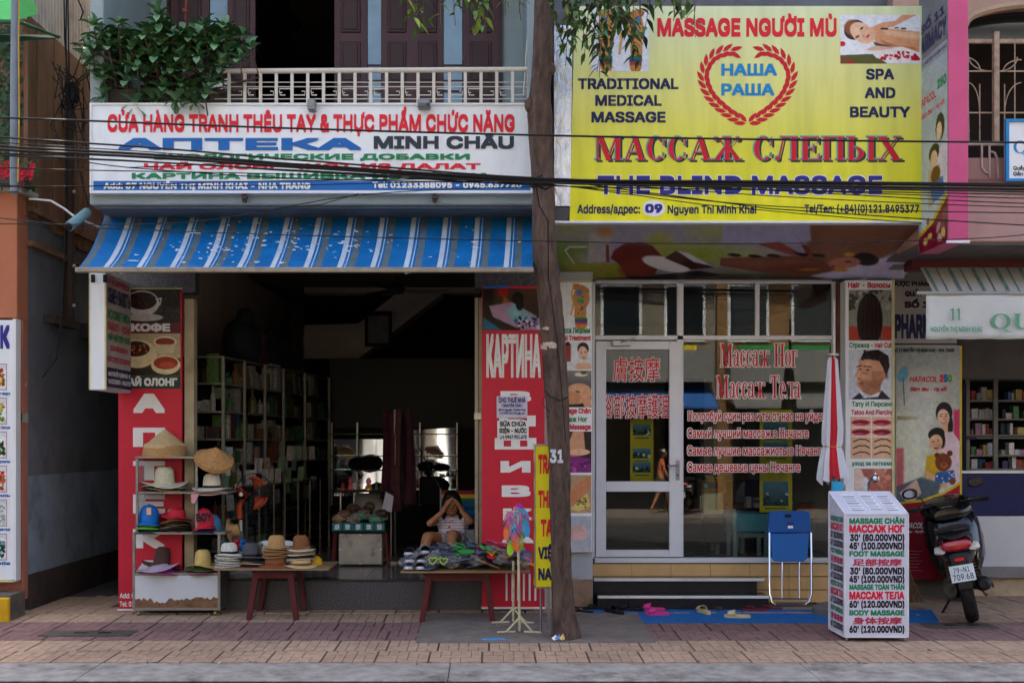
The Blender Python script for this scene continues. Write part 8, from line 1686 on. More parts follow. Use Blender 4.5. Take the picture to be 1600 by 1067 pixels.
def stool(lab, px, py, y_, w_, h_, m_, m2):
    t = thing('stool', lab, 'stool', (PX(px, y_), y_, .395)); k_ = 1/sc(y_); W = w_/2*k_; zt_ = PZ(py, y_)
    x_ = PX(px, y_); MB().box(x_-W, x_+W, y_-W, y_+W, zt_-.05, zt_).build('seat', m_, t, bevel=.015, seg=2)
    MB().box(x_-W-.004, x_+W+.004, y_-W-.008, y_-W-.002, zt_-h_*k_, zt_-.01).build('cloth_flap', m_, t, bevel=.003)
    for sx_ in (-1, 1):
        for sy_ in (-1, 1): MB().box(x_+sx_*(W-.02)-.02, x_+sx_*(W-.02)+.02, y_+sy_*(W-.02)-.02, y_+sy_*(W-.02)+.02, .395, zt_-.05).build('leg', m2, t)
    for sy_ in (-1, 1): MB().box(x_-W+.04, x_+W-.04, y_+sy_*(W-.02)-.012, y_+sy_*(W-.02)+.012, zt_-h_*k_-.06, zt_-h_*k_-.02).build('rail', m2, t)
BLC = M('pale_blue_cloth', '#5fa8b8', .85, var=.08); SG = M('stool_grey', '#8d9a9e', .5)
stool('light blue covered stool close behind the shop window', 1167, 800, 1.0, 54, 28, BLC, SG); stool('light blue covered bench further inside the massage room', 1136, 797, 1.5, 44, 22, BLC, SG)
ms_ = thing('foot_machine', 'tan massage machine on a cream pedestal behind the window', 'machine', (PX(1116, 1.3), 1.3, .395))
PB('machine_body', M('tan_plastic', '#a86a2c', .45, var=.08), 1094, 1136, 751, 769, 1.2, .2, ms_, bevel=.01); PB('control_panel', M('panel_grey', '#4a4a4a', .4), 1097, 1121, 753, 763, 1.19, .012, ms_); PB('display', i_cyan, 1098, 1106, 756, 762, 1.185, .01, ms_); PB('pedestal', M('cream_pedestal', '#cfc6a0', .6), 1100, 1130, 769, 803, 1.25, .1, ms_)
for a, b in ((1104, 1116), (1118, 1132)): PB('yellow_roll', M('yellow_roll', '#c9a018', .5), a, b, 744, 751, 1.25, .1, ms_, bevel=.01)
PB('pedestal_base', m_dark, 1098, 1132, 803, 848, 1.26, .1, ms_)
tb = thing('glass_table', 'long low table with pale edge and dark chairs inside the massage room', 'table', (PX(1250, 2.0), 2.0, .395))
PB('tabletop', SG, 1195, 1330, 784, 788, 1.9, .6, tb)
for px in (1200, 1325): PB('leg', SG, px-2, px+2, 788, 850, 1.95, .04, tb)
tag(PB('red_box', M('red_gloss', '#a01c2a', .4, var=.1), 1247, 1276, 785, 812, 1.75, .15, None, bevel=.01), 'glossy red box standing beneath the table inside the massage room', 'box')
sf = thing('sofa', 'dark sofa with row of pale towels at the back of the massage room', 'sofa', (PX(1170, 3.4), 3.4, .395))
PB('seat', m_dark, 1120, 1260, 790, 815, 3.1, .7, sf, bevel=.02); PB('backrest', M('dark_maroon_sofa', '#241517', .8), 1120, 1260, 750, 792, 3.7, .2, sf, bevel=.02); PB('armrest', M('dark_maroon_sofa', ''), 1255, 1280, 745, 815, 3.1, .8, sf, bevel=.02)
for k in range(5): tag(PB('folded_towel', i_white, 1166+k*13, 1174+k*13, 776+k*1.5, 793, 2.95, .1, None), 'white folded towel in the row before the dark sofa', 'towel', 'towels before the dark sofa')
tag(PB('wardrobe', M('wardrobe_brown', '#3c2418', .5, var=.2), 1250, 1330, 600, 800, 4.6, .3, None), 'tall dark brown wardrobe at the back of the massage room', 'wardrobe')
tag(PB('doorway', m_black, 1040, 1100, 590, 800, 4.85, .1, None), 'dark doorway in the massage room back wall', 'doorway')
# ================================================================== scooter
def loft(mb, secs, n=16, p=2.4, mi=None):      # secs: (x along, z centre, half width, half height) in local space
    vs_ = []
    for (x_, z_, w_, h_, *o_) in secs:
        yo_ = o_[0] if o_ else 0
        for i in range(n):
            a = 2*math.pi*i/n; c, s = math.cos(a), math.sin(a)
            vs_.append((x_, yo_+w_*abs(c)**(2/p)*(1 if c >= 0 else -1), z_+h_*abs(s)**(2/p)*(1 if s >= 0 else -1)))
    k = len(secs); mb.add(vs_, [(j*n+i, j*n+(i+1) % n, (j+1)*n+(i+1) % n, (j+1)*n+i) for j in range(k-1) for i in range(n)]+[tuple(range(n-1, -1, -1)), tuple((k-1)*n+i for i in range(n))], mi); return mb
m_sb = M('scooter_black', '#0d0d10', .16, var=.05, coat=.6, dirt=.2, dscale=9, dirtcol='#3a3632'); m_sp = M('scooter_plastic', '#17171a', .5, var=.1, dirt=.35, dscale=7, dirtcol='#4a443c'); m_tyre = M('tyre_rubber', '#191919', .85, var=.2, bump=.6, bscale=60, dirt=.5, dscale=8, dirtcol='#4a443c')
m_tail = M('tail_red', '#a8101c', .12, var=.1, spec=.8); m_lens = M('clear_lens', '#c9c2bc', .1, spec=.8); m_eng = M('engine_grey', '#5a5650', .5, metal=.5, var=.3, scale=20, dirt=.6, dscale=12, dirtcol='#2a2622')
def scooter(lab, loc, head, lean, plate=True, grp=None):
    t = thing('scooter', lab, 'motor scooter', loc, grp)
    X = Matrix.Translation(loc) @ Matrix.Rotation(head, 4, 'Z') @ Matrix.Rotation(lean, 4, 'X') @ Matrix.Scale(1.04, 4)
    def nb(): m_ = MB(); m_.X = X; return m_
    def wheel(x_):
        prof = [(.2, -.045), (.235, -.055), (.262, -.04), (.275, 0), (.262, .04), (.235, .055), (.2, .045)]
        w = nb().lathe(prof, (x_, 0, .275), 28, ax=(0, 1, 0)).build('wheel', m_tyre, t, smooth=True)
        r = nb(); r.lathe([(.0, -.03), (.05, -.04), (.06, -.02), (.06, .02), (.05, .04), (0, .03)], (x_, 0, .275), 14, ax=(0, 1, 0))
        for k in range(6): a = k*math.pi/3; r.tube([(x_+.05*math.cos(a), 0, .275+.05*math.sin(a)), (x_+.21*math.cos(a), 0, .275+.21*math.sin(a))], .014, 6)
        r.build('rim', m_eng, w)
    wheel(0); wheel(1.28)
    # rear body shell over the wheel, narrowing to the floor
    loft(nb(), [(-.24, .66, .06, .03), (-.2, .66, .115, .07), (-.08, .645, .145, .105), (.12, .62, .155, .13), (.35, .6, .15, .13), (.5, .54, .13, .12), (.58, .46, .11, .08)]).build('rear_body', m_sb, t, smooth=True)
    loft(nb(), [(-.2, .745, .06, .015), (-.15, .765, .12, .03), (.05, .79, .14, .035), (.25, .78, .15, .04), (.42, .765, .13, .045), (.62, .74, .09, .035), (.68, .72, .05, .02)]).build('seat', m_sp, t, smooth=True)
    nb().tube([(.0, -.13, .78), (-.14, -.12, .8), (-.2, 0, .805), (-.14, .12, .8), (.0, .13, .78)], .014, 8).build('grab_rail', m_sp, t, smooth=True)
    loft(nb(), [(-.262, .675, .095, .025), (-.25, .677, .115, .04), (-.19, .68, .12, .045)], p=3.2).build('tail_light', m_tail, t, smooth=True)
    for s in (-1, 1):
        loft(nb(), [(-.25, .64, .03, .012, s*.125), (-.23, .645, .045, .022, s*.135), (-.14, .655, .03, .03, s*.15)]).build('indicator', m_lens, t, smooth=True)
    loft(nb(), [(-.27, .52, .07, .05), (-.24, .56, .09, .06), (-.12, .58, .09, .05)], p=3).build('tail_skirt', m_sp, t, smooth=True)
    nb().box(-.283, -.268, -.035, .035, .555, .578).build('reflector', M('red_reflector', '#e0201c', .2, emit=None), t)
    pl_ = nb().add([(-.30, -.095, .385), (-.30, .095, .385), (-.278, .095, .52), (-.278, -.095, .52), (-.296, -.095, .385), (-.296, .095, .385), (-.274, .095, .52), (-.274, -.095, .52)], [(0, 3, 2, 1), (4, 5, 6, 7), (0, 1, 5, 4), (1, 2, 6, 5), (2, 3, 7, 6), (3, 0, 4, 7)]).build('number_plate', M('plate_white', '#cfdbe0', .5, dirt=.15), t)
    if plate:
        mpp = lambda u, v, d: X @ Vector((-.3005-d+.022*(1-v/100)-.0, .09-u/100*.18, .39+.125*(1-v/100)))
        T(pl_, '79-N1', 14, 84, 44, 34, i_black, mp=mpp, bold=.01, bx=.01); T(pl_, '709.68', 6, 94, 92, 38, i_black, mp=mpp, bold=.01, bx=.01)
    loft(nb(), [(-.29, .33, .055, .01), (-.27, .4, .06, .02), (-.2, .54, .06, .02)], p=4).build('mud_flap', m_sp, t, smooth=True)
    loft(nb(), [(-.05, .3, .05, .06, .12), (.1, .29, .07, .1, .11), (.3, .28, .07, .09, .09), (.5, .3, .05, .07, .05)]).build('engine', m_eng, t, smooth=True)
    loft(nb(), [(-.28, .34, .035, .035, -.14), (-.24, .34, .06, .06, -.14), (.1, .3, .06, .065, -.14), (.22, .27, .035, .035, -.12), (.4, .24, .02, .02, -.08)]).build('exhaust', m_sp, t, smooth=True)
    nb().lathe([(0, 0), (.045, 0), (.045, .015), (0, .015)], (-.02, -.205, .31), 16, ax=(0, -1, 0)).build('exhaust_cap', m_eng, t)
    for s in (-1, 1): nb().tube([(-.06+.004*i, s*.1+.024*math.cos(i*1.25), .3+i*.0048+.024*math.sin(i*1.25)*.3) for i in range(56)], .006, 5).build('shock_spring', M('spring_bronze', '#8a7448', .4, metal=.6), t, smooth=True)
    loft(nb(), [(.48, .3, .13, .05), (.62, .27, .16, .045), (.9, .28, .17, .05), (1.0, .34, .17, .07)], p=3.5).build('floorboard', m_sp, t, smooth=True)
    # front: leg shield, beak, windscreen cowl
    loft(nb(), [(.88, .52, .17, .28), (.96, .58, .23, .32), (1.05, .62, .26, .33), (1.15, .62, .23, .31), (1.24, .63, .15, .24), (1.34, .65, .06, .11)], p=2.8).build('leg_shield', m_sb, t, smooth=True)
    loft(nb(), [(.84, .88, .12, .05), (.92, .9, .21, .08), (1.02, .93, .24, .11), (1.12, .95, .2, .1), (1.22, .92, .08, .05)]).build('dash_cowl', m_sb, t, smooth=True)
    loft(nb(), [(.85, .9, .09, .03), (.87, .915, .1, .035), (.9, .93, .09, .03)]).build('instrument_panel', m_chrome, t, smooth=True)
    loft(nb(), [(1.08, .52, .05, .04), (1.2, .585, .07, .03), (1.4, .56, .065, .03), (1.52, .47, .045, .03)]).build('front_fender', m_sb, t, smooth=True)
    for s in (-1, 1): nb().tube([(1.12, s*.09, .62), (1.28, s*.09, .275)], .022, 8).build('fork', m_eng, t)
    for s in (-1, 1):
        nb().tube([(.98, s*.03, .95), (.93, s*.15, .97), (.86, s*.3, .965)], .013, 8).build('handlebar', m_sp, t, smooth=True)
        nb().tube([(.875, s*.27, .966), (.83, s*.37, .96)], .019, 10).build('grip', m_tyre, t, smooth=True)
        nb().tube([(.95, s*.14, .96), (.99, s*.22, .985), (.95, s*.33, .97)], .007, 6).build('brake_lever', m_chrome, t, smooth=True)
        nb().tube([(.95, s*.17, .98), (.97, s*.2, 1.06), (.98, s*.27, 1.1)], .006, 6).build('mirror_stem', m_sp, t, smooth=True)
        loft(nb(), [(.965, 1.12, .055, .035, s*.29), (.975, 1.12, .07, .05, s*.29), (1.0, 1.12, .05, .035, s*.29)], p=2.4).build('mirror_back', m_sp, t, smooth=True)
        mm_ = nb(); mm_.add([(.9645, s*.29+.052*math.cos(a*math.pi/8), 1.12+.034*math.sin(a*math.pi/8)) for a in range(16)], [tuple(range(16))]); mm_.build('mirror_glass', m_mir, t)
    nb().tube([(.42, .1, .22), (.36, .26, .03)], .012, 6).build('side_stand', m_sp, t)
    nb().tube([(.05, -.1, .3), (.05, -.15, .2), (.12, -.16, .2)], .01, 6).build('foot_peg', m_eng, t)
    return t
scx = PX(1521, -.62)
scooter('black scooter with red tail light and white number plate leaning before the pharmacy', (scx, -.62, GZ(-.62)), R(69), R(-12))
# ================================================================== people
def skin(name, joints, edges, root, m_, parent, sub=2, mats=None):
    ks = list(joints); me = bpy.data.meshes.new(name); org = wpos(parent)
    me.from_pydata([Vector(joints[k][0])-org for k in ks], [(ks.index(a), ks.index(b)) for a, b in edges], [])
    o = bpy.data.objects.new(name, me); COL.objects.link(o); o.parent = parent
    md = o.modifiers.new('skin', 'SKIN'); md.use_smooth_shade = True
    lay_ = me.skin_vertices[0].data if me.skin_vertices else None
    if lay_ is None:
        import bmesh; bm = bmesh.new(); bm.from_mesh(me); bm.verts.layers.skin.verify(); bm.to_mesh(me); bm.free(); lay_ = me.skin_vertices[0].data
    for i, k in enumerate(ks):
        r_ = joints[k][1]; r_ = r_ if hasattr(r_, '__len__') else (r_, r_); lay_[i].radius = r_; lay_[i].use_root = (k == root)
    sb = o.modifiers.new('sub', 'SUBSURF'); sb.levels = sub; sb.render_levels = sub; me.materials.append(m_); return o
m_skin = M('skin_tan', '#b07a58', .55, var=.06, scale=12, sub=0); m_hair = M('hair_black', '#0f0c0c', .5, var=.2)
def hand(J, E, wname, tag_, wrist, palm, spread, curl, r_=.0085, scale=1.0, thumb=1):
    """adds a palm and five bent fingers to the joint table"""
    wrist = Vector(wrist); d = (Vector(palm)-wrist).normalized(); s = Vector(spread).normalized(); c = Vector(curl).normalized()
    pm = wrist+d*.045*scale; J[tag_+'palm'] = (pm, (.03*scale, .016*scale)); E.append((wname, tag_+'palm'))
    for k, (o_, L_) in enumerate(((-.03, .062), (-.011, .072), (.009, .068), (.027, .054))):
        b = pm+d*.04*scale+s*o_*scale; J[f'{tag_}f{k}a'] = (b, r_*1.1); m2 = b+d*L_*.5*scale+c*.008; J[f'{tag_}f{k}b'] = (m2, r_); e_ = m2+d*L_*.42*scale+c*.026; J[f'{tag_}f{k}c'] = (e_, r_*.8)
        E += [(tag_+'palm', f'{tag_}f{k}a'), (f'{tag_}f{k}a', f'{tag_}f{k}b'), (f'{tag_}f{k}b', f'{tag_}f{k}c')]
    b = wrist+d*.02*scale-s*.028*scale*thumb; m2 = b+d*.03*scale-s*.022*scale*thumb+c*.01; e_ = m2+d*.03*scale-s*.004*thumb+c*.014
    J[tag_+'ta'] = (b, r_*1.25); J[tag_+'tb'] = (m2, r_*1.1); J[tag_+'tc'] = (e_, r_*.9); E += [(tag_+'palm', tag_+'ta'), (tag_+'ta', tag_+'tb'), (tag_+'tb', tag_+'tc')]
def head(parent, c, face, r_=.1, hair=True, long=True, cap=None):
    c = Vector(c); f = Vector(face).normalized(); rt = Vector((0, 0, 1)).cross(f).normalized(); up = f.cross(rt)
    q = Matrix((rt, f, up)).transposed()        # local x right, y forward, z up
    L = lambda x_, y_, z_: c+q @ Vector((x_, y_, z_))
    mb = MB(); mb.ball(c, (r_*.76, r_*.92, r_*1.12), 20, 14, rot=q); mb.ball(L(0, r_*.28, -r_*.55), (r_*.52, r_*.55, r_*.5), 14, 10, rot=q)
    mb.ball(L(0, r_*.93, -r_*.12), (r_*.12, r_*.16, r_*.22), 10, 8, rot=q)
    for s in (-1, 1): mb.ball(L(s*r_*.76, -r_*.05, -r_*.1), (r_*.09, r_*.2, r_*.28), 8, 6, rot=q)
    hd = mb.build('head', m_skin, parent, smooth=True)
    ey = MB(); 
    for s in (-1, 1): ey.ball(L(s*r_*.3, r_*.82, r_*.06), (r_*.11, r_*.06, r_*.06), 8, 6, rot=q)
    ey.build('eye', m_black, hd, smooth=True); MB().ball(L(0, r_*.83, -r_*.52), (r_*.22, r_*.06, r_*.07), 10, 6, rot=q).build('mouth', M('lip', '#8c4a44', .5), hd, smooth=True)
    if hair:
        mb = MB(); mb.ball(L(0, -r_*.16, r_*.16), (r_*.88, r_*.96, r_*1.12), 20, 12, rot=q); mb.ball(L(0, r_*.5, r_*.72), (r_*.62, r_*.4, r_*.36), 12, 8, rot=q)
        if long: 
            for s in (-1, 1): mb.ball(L(s*r_*.74, -r_*.1, -r_*.55), (r_*.26, r_*.5, r_*.95), 12, 8, rot=q)
            mb.ball(L(0, -r_*.6, -r_*.6), (r_*.75, r_*.5, r_*.9), 12, 8, rot=q)
        mb.build('hair', m_hair, parent, smooth=True)
    if cap:
        mb = MB(); mb.ball(L(0, -.01, r_*.42), (r_*.84, r_*.98, r_*.8), 16, 8, rot=q); mb.ball(L(0, r_*1.0, r_*.5), (r_*.6, r_*.6, r_*.07), 12, 6, rot=q); mb.build('cap', cap, parent, smooth=True)
    return L
# seated woman, both hands at her face
yw = .95
W_ = lambda px, py, y_=yw: P(px, py, y_)
pw = thing('person', 'woman in white striped shirt sitting with both hands over her face behind the shoe table', 'person', (PX(706, yw), yw, .285))
J = {}; E = []
hip = W_(708, 846, yw+.1); J['pelvis'] = (hip, (.15, .12)); J['waist'] = (W_(708, 832, yw+.08), (.125, .1)); J['chest'] = (W_(707, 816, yw+.07), (.135, .1)); J['neckb'] = (W_(706, 806, yw+.06), (.06, .055)); J['neck'] = (W_(706, 800, yw+.05), .045)
J['ls'] = (W_(687, 811, yw+.05), .052); J['le'] = (W_(669, 819, yw-.14), .036); J['lw'] = (W_(692, 799, yw-.14), .025)
J['rs'] = (W_(727, 810, yw+.05), .052); J['re'] = (W_(737, 816, yw-.14), .036); J['rw'] = (W_(722, 799, yw-.13), .025)
J['lh'] = (W_(698, 848, yw+.0), .085); J['lk'] = (W_(667, 836, yw-.36), .062); J['la'] = (W_(662, 872, yw-.3), .04)
J['rh'] = (W_(718, 848, yw+.0), .085); J['rk'] = (W_(706, 832, yw-.4), .062); J['ra'] = (W_(706, 874, yw-.33), .04)
for s in 'lr':
    a = J[s+'a'][0]; J[s+'heel'] = (a+Vector((0, .03, -.05)), .032); J[s+'toe'] = (a+Vector((0, -.15, -.07)), .03); E += [(s+'a', s+'heel'), (s+'heel', s+'toe')]
    dz = a.z-.1-.29
    for k_ in ('a', 'heel', 'toe'): J[s+k_] = (J[s+k_][0]-Vector((0, 0, max(0, dz))), J[s+k_][1])
E += [('pelvis', 'waist'), ('waist', 'chest'), ('chest', 'neckb'), ('neckb', 'neck'), ('chest', 'ls'), ('ls', 'le'), ('le', 'lw'), ('chest', 'rs'), ('rs', 're'), ('re', 'rw'), ('pelvis', 'lh'), ('lh', 'lk'), ('lk', 'la'), ('pelvis', 'rh'), ('rh', 'rk'), ('rk', 'ra')]
fc_ = W_(706, 787, yw-.02)
hand(J, E, 'lw', 'L', J['lw'][0], W_(699, 786, yw-.15), (-.6, .3, -.3), (.2, .5, .1), thumb=-1); hand(J, E, 'rw', 'R', J['rw'][0], W_(714, 785, yw-.15), (.6, .3, -.3), (-.2, .5, .1), thumb=-1)
skin('body', J, E, 'pelvis', m_skin, pw)
head(pw, fc_, (0, -1, -.12), .112, True, True)
m_shirt = M('striped_shirt', '#d9d0dc', .85, var=.05)
t_ = m_shirt.node_tree; N_ = t_.nodes; gg = N_.new('ShaderNodeNewGeometry'); sp_ = N_.new('ShaderNodeSeparateXYZ'); mt_ = N_.new('ShaderNodeMath'); mt_.operation = 'MULTIPLY'; mt_.inputs[1].default_value = 220; si = N_.new('ShaderNodeMath'); si.operation = 'SINE'; cr = N_.new('ShaderNodeValToRGB')
t_.links.new(gg.outputs['Position'], sp_.inputs[0]); t_.links.new(sp_.outputs[2], mt_.inputs[0]); t_.links.new(mt_.outputs[0], si.inputs[0]); t_.links.new(si.outputs[0], cr.inputs[0]); cr.color_ramp.elements[0].color = (*srgb('#e2dee8'), 1); cr.color_ramp.elements[1].color = (*srgb('#b58296'), 1); cr.color_ramp.elements[0].position = .6; cr.color_ramp.elements[1].position = .9; t_.links.new(cr.outputs[0], N_['Principled BSDF'].inputs['Base Color'])
JS = {'p': (J['pelvis'][0], (.165, .135)), 'w': (J['waist'][0], (.142, .118)), 'c': (J['chest'][0], (.15, .118)), 'n': (J['neckb'][0]+Vector((0, 0, -.02)), (.07, .065)), 'ls': (J['ls'][0], .064), 'lm': (J['ls'][0].lerp(J['le'][0], .45), .055), 'rs': (J['rs'][0], .064), 'rm': (J['rs'][0].lerp(J['re'][0], .45), .055)}
skin('shirt', JS, [('p', 'w'), ('w', 'c'), ('c', 'n'), ('c', 'ls'), ('ls', 'lm'), ('c', 'rs'), ('rs', 'rm')], 'p', m_shirt, pw)
MB().ball(W_(702, 823, yw-.055), (.012, .006, .01), 8, 6).tube([W_(694, 817, yw-.05), W_(696, 813, yw-.052), W_(699, 816, yw-.054), W_(704, 815, yw-.054), W_(708, 813, yw-.052), W_(710, 817, yw-.05)], .004, 5).build('shirt_print', i_pink, pw)
JS = {'p': (J['pelvis'][0]-Vector((0, 0, .02)), (.17, .13)), 'l': (J['lh'][0], .105), 'lk': (J['lh'][0].lerp(J['lk'][0], .6), .085), 'r': (J['rh'][0], .105), 'rk': (J['rh'][0].lerp(J['rk'][0], .6), .085)}
skin('shorts', JS, [('p', 'l'), ('l', 'lk'), ('p', 'r'), ('r', 'rk')], 'p', M('white_patterned_shorts', '#b9bcc8', .85, var=.3, scale=40), pw)
MB().lathe([(.028, 0), (.03, .006), (.028, .012)], J['rw'][0]-Vector((.0, 0, .0)), 14, ax=J['rw'][0]-J['re'][0]).build('wristwatch', M('gold_watch', '#b89a4a', .3, metal=.8), pw)
# striped lounge chair
lc = thing('lounge_chair', 'striped fabric lounge chair in blue, yellow and red behind the seated woman', 'chair', (PX(714, 1.25), 1.25, .285))
cols_ = ['#8a2430', '#c8a828', '#1c6a4a', '#1c5a8a', '#15466e', '#1a628e', '#154a78', '#1a5a86', '#123e66', '#17507c', '#123a5c', '#164a70', '#113456']
for k, c in enumerate(cols_):
    a, b = 766+k*6.2, 772+k*6.2; ya_ = 1.38-.018*k; yb_ = 1.38-.018*(k+1); MB().slab([P(690, a, ya_), P(690, b, yb_), P(742, b, yb_), P(742, a, ya_)], (0, .008, 0)).build('fabric_stripe', M('stripe_'+c[1:], c, .8, var=.08), lc)
for px in (689, 743): MB().tube([P(px, 764, 1.4), P(px, 848, 1.16), (PX(px, .8), .8, .5)], .013, 8).tube([(PX(px, 1.3), 1.35, .29), P(px, 815, 1.2), (PX(px, .8), .75, .29)], .013, 8).build('chair_frame', m_steel, lc, smooth=True)
MB().hexa([(PX(690, 1.1), .72, .44), (PX(742, 1.1), .72, .44), (PX(742, 1.1), 1.2, .42), (PX(690, 1.1), 1.2, .42), (PX(690, 1.1), .72, .45), (PX(742, 1.1), .72, .45), (PX(742, 1.1), 1.2, .43), (PX(690, 1.1), 1.2, .43)]).build('seat', M('stripe_17507c', ''), lc)
ln_ = MB().tube([P(655, 700, 1.9), P(692, 772, 1.5)], .008, 6); tag(ln_.build('leaning_rod', m_chrome), 'thin bright metal rod leaning beside the lounge chair', 'rod'); tag(PB('dark_box', m_black, 655, 690, 745, 790, 2.4, .3, None, bevel=.02), 'black rounded box beside the hanging garments', 'box')
# ================================================================== across the street (seen only in glass and mirrors)
yO = -15.5
m_far = [M('far_cream', '#7d7566', .85, var=.08, dirt=.3), M('far_white', '#b4b4ae', .85, var=.05, dirt=.3), M('far_grey', '#7c7c78', .85, var=.1), M('far_ochre', '#8a6a44', .85, var=.08)]
struct(BOX('far_pavement', m_patch, -30, 30, -15.5, -12.6, -.33, -.05))
far = [(-14, -8.5, 9, 0), (-8.5, -3.6, 11, 1), (-3.6, .8, 8.5, 2), (.8, 5.4, 12, 0), (5.4, 10, 9.5, 3), (10, 16, 11, 1), (-20, -14, 10, 3)]
farl = ['cream', 'tall white', 'low grey', 'tallest cream', 'ochre', 'white corner', 'ochre end']
acols = [('#c23a2a', 0), ('#2a8a5a', 1), ('#d8b41c', 2), ('#2a5a9a', 3), ('#6a6a66', 4), ('#b8322a', 5), ('#3a7a9a', 6)]
for k, (a, b, h_, mi) in enumerate(far):
    t = thing('shop_house', farl[k]+' shop house on the far side of the street seen in the glass reflections', 'building', ((a+b)/2, yO, -.05))
    BOX('wall', m_far[mi], a+.02, b-.02, yO-6, yO, -.05, h_, t); BOX('roof', m_far[2], a, b, yO-6.1, yO+.25, h_, h_+.15, t)
    BOX('shop_opening', m_dark, a+.4, b-.4, yO, yO+.02, 0, 2.7, t)
    n = 3
    for f_ in range(1, int(h_/3)):
        for j in range(n):
            w = (b-a)/n; x_ = a+w*(j+.5); f2_ = BOX('window', m_white, x_-.5, x_+.5, yO, yO+.05, f_*3+1.0, f_*3+2.4, t); BOX('pane', m_dglass, x_-.43, x_+.43, yO+.05, yO+.06, f_*3+1.07, f_*3+2.33, f2_)
        BOX('balcony', m_far[2], a+.2, b-.2, yO, yO+.7, f_*3, f_*3+.75, t)
    c = acols[k][0]; m_ = M('far_awning_'+c[1:], c, .8, var=.2)
    MB().hexa([(a+.2, yO+.02, 2.7), (b-.2, yO+.02, 2.7), (b-.2, yO+1.3, 2.35), (a+.2, yO+1.3, 2.35), (a+.2, yO+.02, 2.95), (b-.2, yO+.02, 2.95), (b-.2, yO+1.3, 2.4), (a+.2, yO+1.3, 2.4)]).build('awning', m_, t)
    s_ = thing('far_sign', ['cream', 'white', 'grey', 'yellow', 'green', 'red', 'blue'][k]+' shop signboard on the far side of the street', 'sign', ((a+b)/2, yO+.1, 3.1)); BOX('board', M('far_board_%d' % k, ['#c9c0a0', '#d8d8d8', '#8a8a8a', '#d8c020', '#2a8a4a', '#b02a2a', '#2a5a9a'][k], .6), a+.5, b-.5, yO+.05, yO+.15, 3.1, 3.9, s_)
    for j in range(5): BOX('panel_stripe', M('far_mark_%d' % (k % 3), ['#b02a2a', '#1c6a3a', '#d8d8d8'][k % 3], .6), a+1+j*.55, a+1.35+j*.55, yO+.15, yO+.16, 3.3, 3.7, s_)
sc1 = scooter('black scooter parked on the far pavement, seen in the door glass', (4.2, -13.6, -.05), R(-70), R(-9), plate=False)
sc2 = copy_tree(sc1); sc2.location = (6.3, -13.8, -.05); sc2['label'] = 'second black scooter parked across the street'
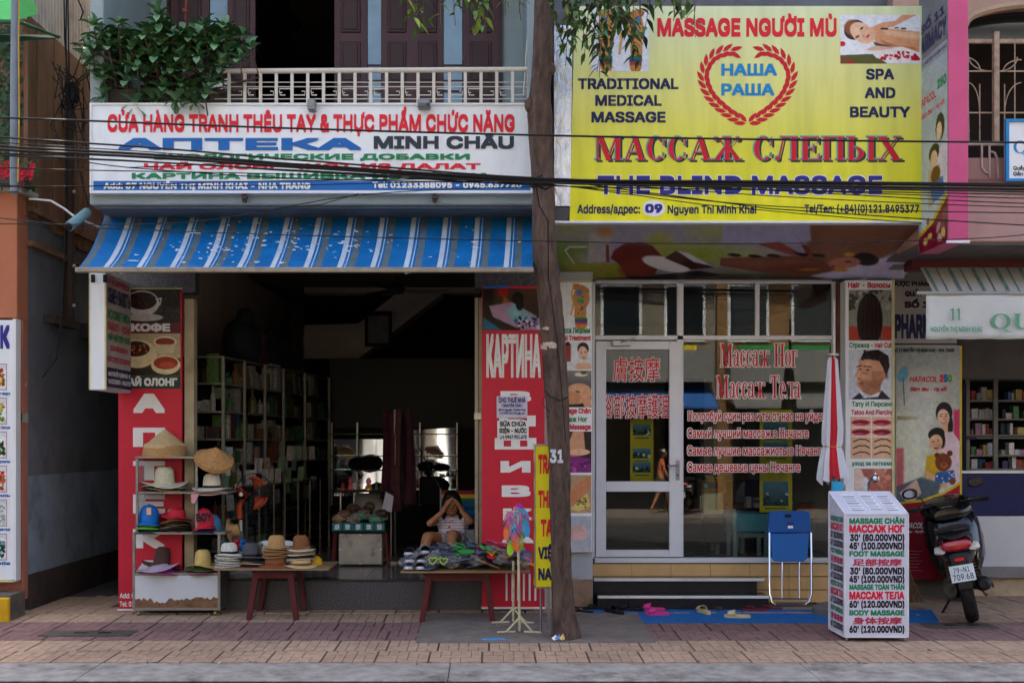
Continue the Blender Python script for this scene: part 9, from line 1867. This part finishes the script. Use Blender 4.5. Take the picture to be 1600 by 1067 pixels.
# walking boy in orange, reflected in the door
def stander(lab, loc, hgt, face, top, bottom, cap=None, ph=1):
    t = thing('person', lab, 'person', loc); s = hgt/1.7; o = Vector(loc); f = Vector(face).normalized(); r_ = f.cross(Vector((0, 0, 1)))
    q = lambda a, b, c: o+r_*a*s+f*b*s+Vector((0, 0, c*s)); J = {}; E = []
    J['pelvis'] = (q(0, 0, .92), (.13*s, .1*s)); J['waist'] = (q(0, 0, 1.08), (.115*s, .085*s)); J['chest'] = (q(0, .01, 1.28), (.14*s, .1*s)); J['neckb'] = (q(0, 0, 1.42), .055*s); J['neck'] = (q(0, .01, 1.48), .045*s); E += [('pelvis', 'waist'), ('waist', 'chest'), ('chest', 'neckb'), ('neckb', 'neck')]
    for n_, sd in (('l', -1), ('r', 1)):
        st_ = .22*ph*sd
        J[n_+'s'] = (q(sd*.17, 0, 1.38), .05*s); J[n_+'e'] = (q(sd*.23, -st_*.4, 1.12), .037*s); J[n_+'w'] = (q(sd*.23, -st_*.4+.12, .9), .026*s)
        J[n_+'h'] = (q(sd*.09, 0, .86), .085*s); J[n_+'k'] = (q(sd*.1, st_*.7+.04, .48), .058*s); J[n_+'a'] = (q(sd*.1, st_*1.2-.03, .09), .036*s); J[n_+'t'] = (q(sd*.1, st_*1.2+.14, .035), .03*s)
        E += [('chest', n_+'s'), (n_+'s', n_+'e'), (n_+'e', n_+'w'), ('pelvis', n_+'h'), (n_+'h', n_+'k'), (n_+'k', n_+'a'), (n_+'a', n_+'t')]
        hand(J, E, n_+'w', n_, J[n_+'w'][0], J[n_+'w'][0]+Vector((0, 0, -.1)), f, r_*-sd, scale=s, r_=.009)
    skin('body', J, E, 'pelvis', m_skin, t); head(t, q(0, .03, 1.6), face, .115*s, True, False, cap)
    g = lambda a, b, k_: (J[a][0].lerp(J[b][0], k_))
    skin('shirt', {'p': (g('pelvis', 'waist', .2), (.145*s, .115*s)), 'w': (J['waist'][0], (.13*s, .1*s)), 'c': (J['chest'][0], (.155*s, .115*s)), 'n': (J['neckb'][0]-Vector((0, 0, .03)), .065*s), 'l': (J['ls'][0], .063*s), 'l2': (g('ls', 'le', .5), .055*s), 'r': (J['rs'][0], .063*s), 'r2': (g('rs', 're', .5), .055*s)}, [('p', 'w'), ('w', 'c'), ('c', 'n'), ('c', 'l'), ('l', 'l2'), ('c', 'r'), ('r', 'r2')], 'p', top, t)
    skin('shorts', {'p': (J['pelvis'][0], (.145*s, .112*s)), 'l': (J['lh'][0], .098*s), 'lk': (g('lh', 'lk', .85), .085*s), 'r': (J['rh'][0], .098*s), 'rk': (g('rh', 'rk', .85), .085*s)}, [('p', 'l'), ('l', 'lk'), ('p', 'r'), ('r', 'rk')], 'p', bottom, t)
    return t
bx_ = (1034-CX)*(10.5+.55+.55+14.2)/F
stander('boy in orange shirt and pale cap walking across the street, mirrored in the door', (bx_, -14.2, -.05), 1.45, (1, .1, 0), M('orange_shirt', '#e05a18', .8), M('khaki_shorts', '#8a7448', .85), M('pale_cap', '#b8b0a0', .8))
stander('adult in a tan shirt walking behind the orange shirted boy across the street', (bx_+.38, -14.5, -.05), 1.62, (1, 0, 0), M('tan_shirt', '#a8855c', .8), M('dark_shorts', '#2a2a30', .85), None, -1)
for o in list(bpy.data.objects):
    if o.name == 'tag' and o.parent is None: o.name = 'price_tag'
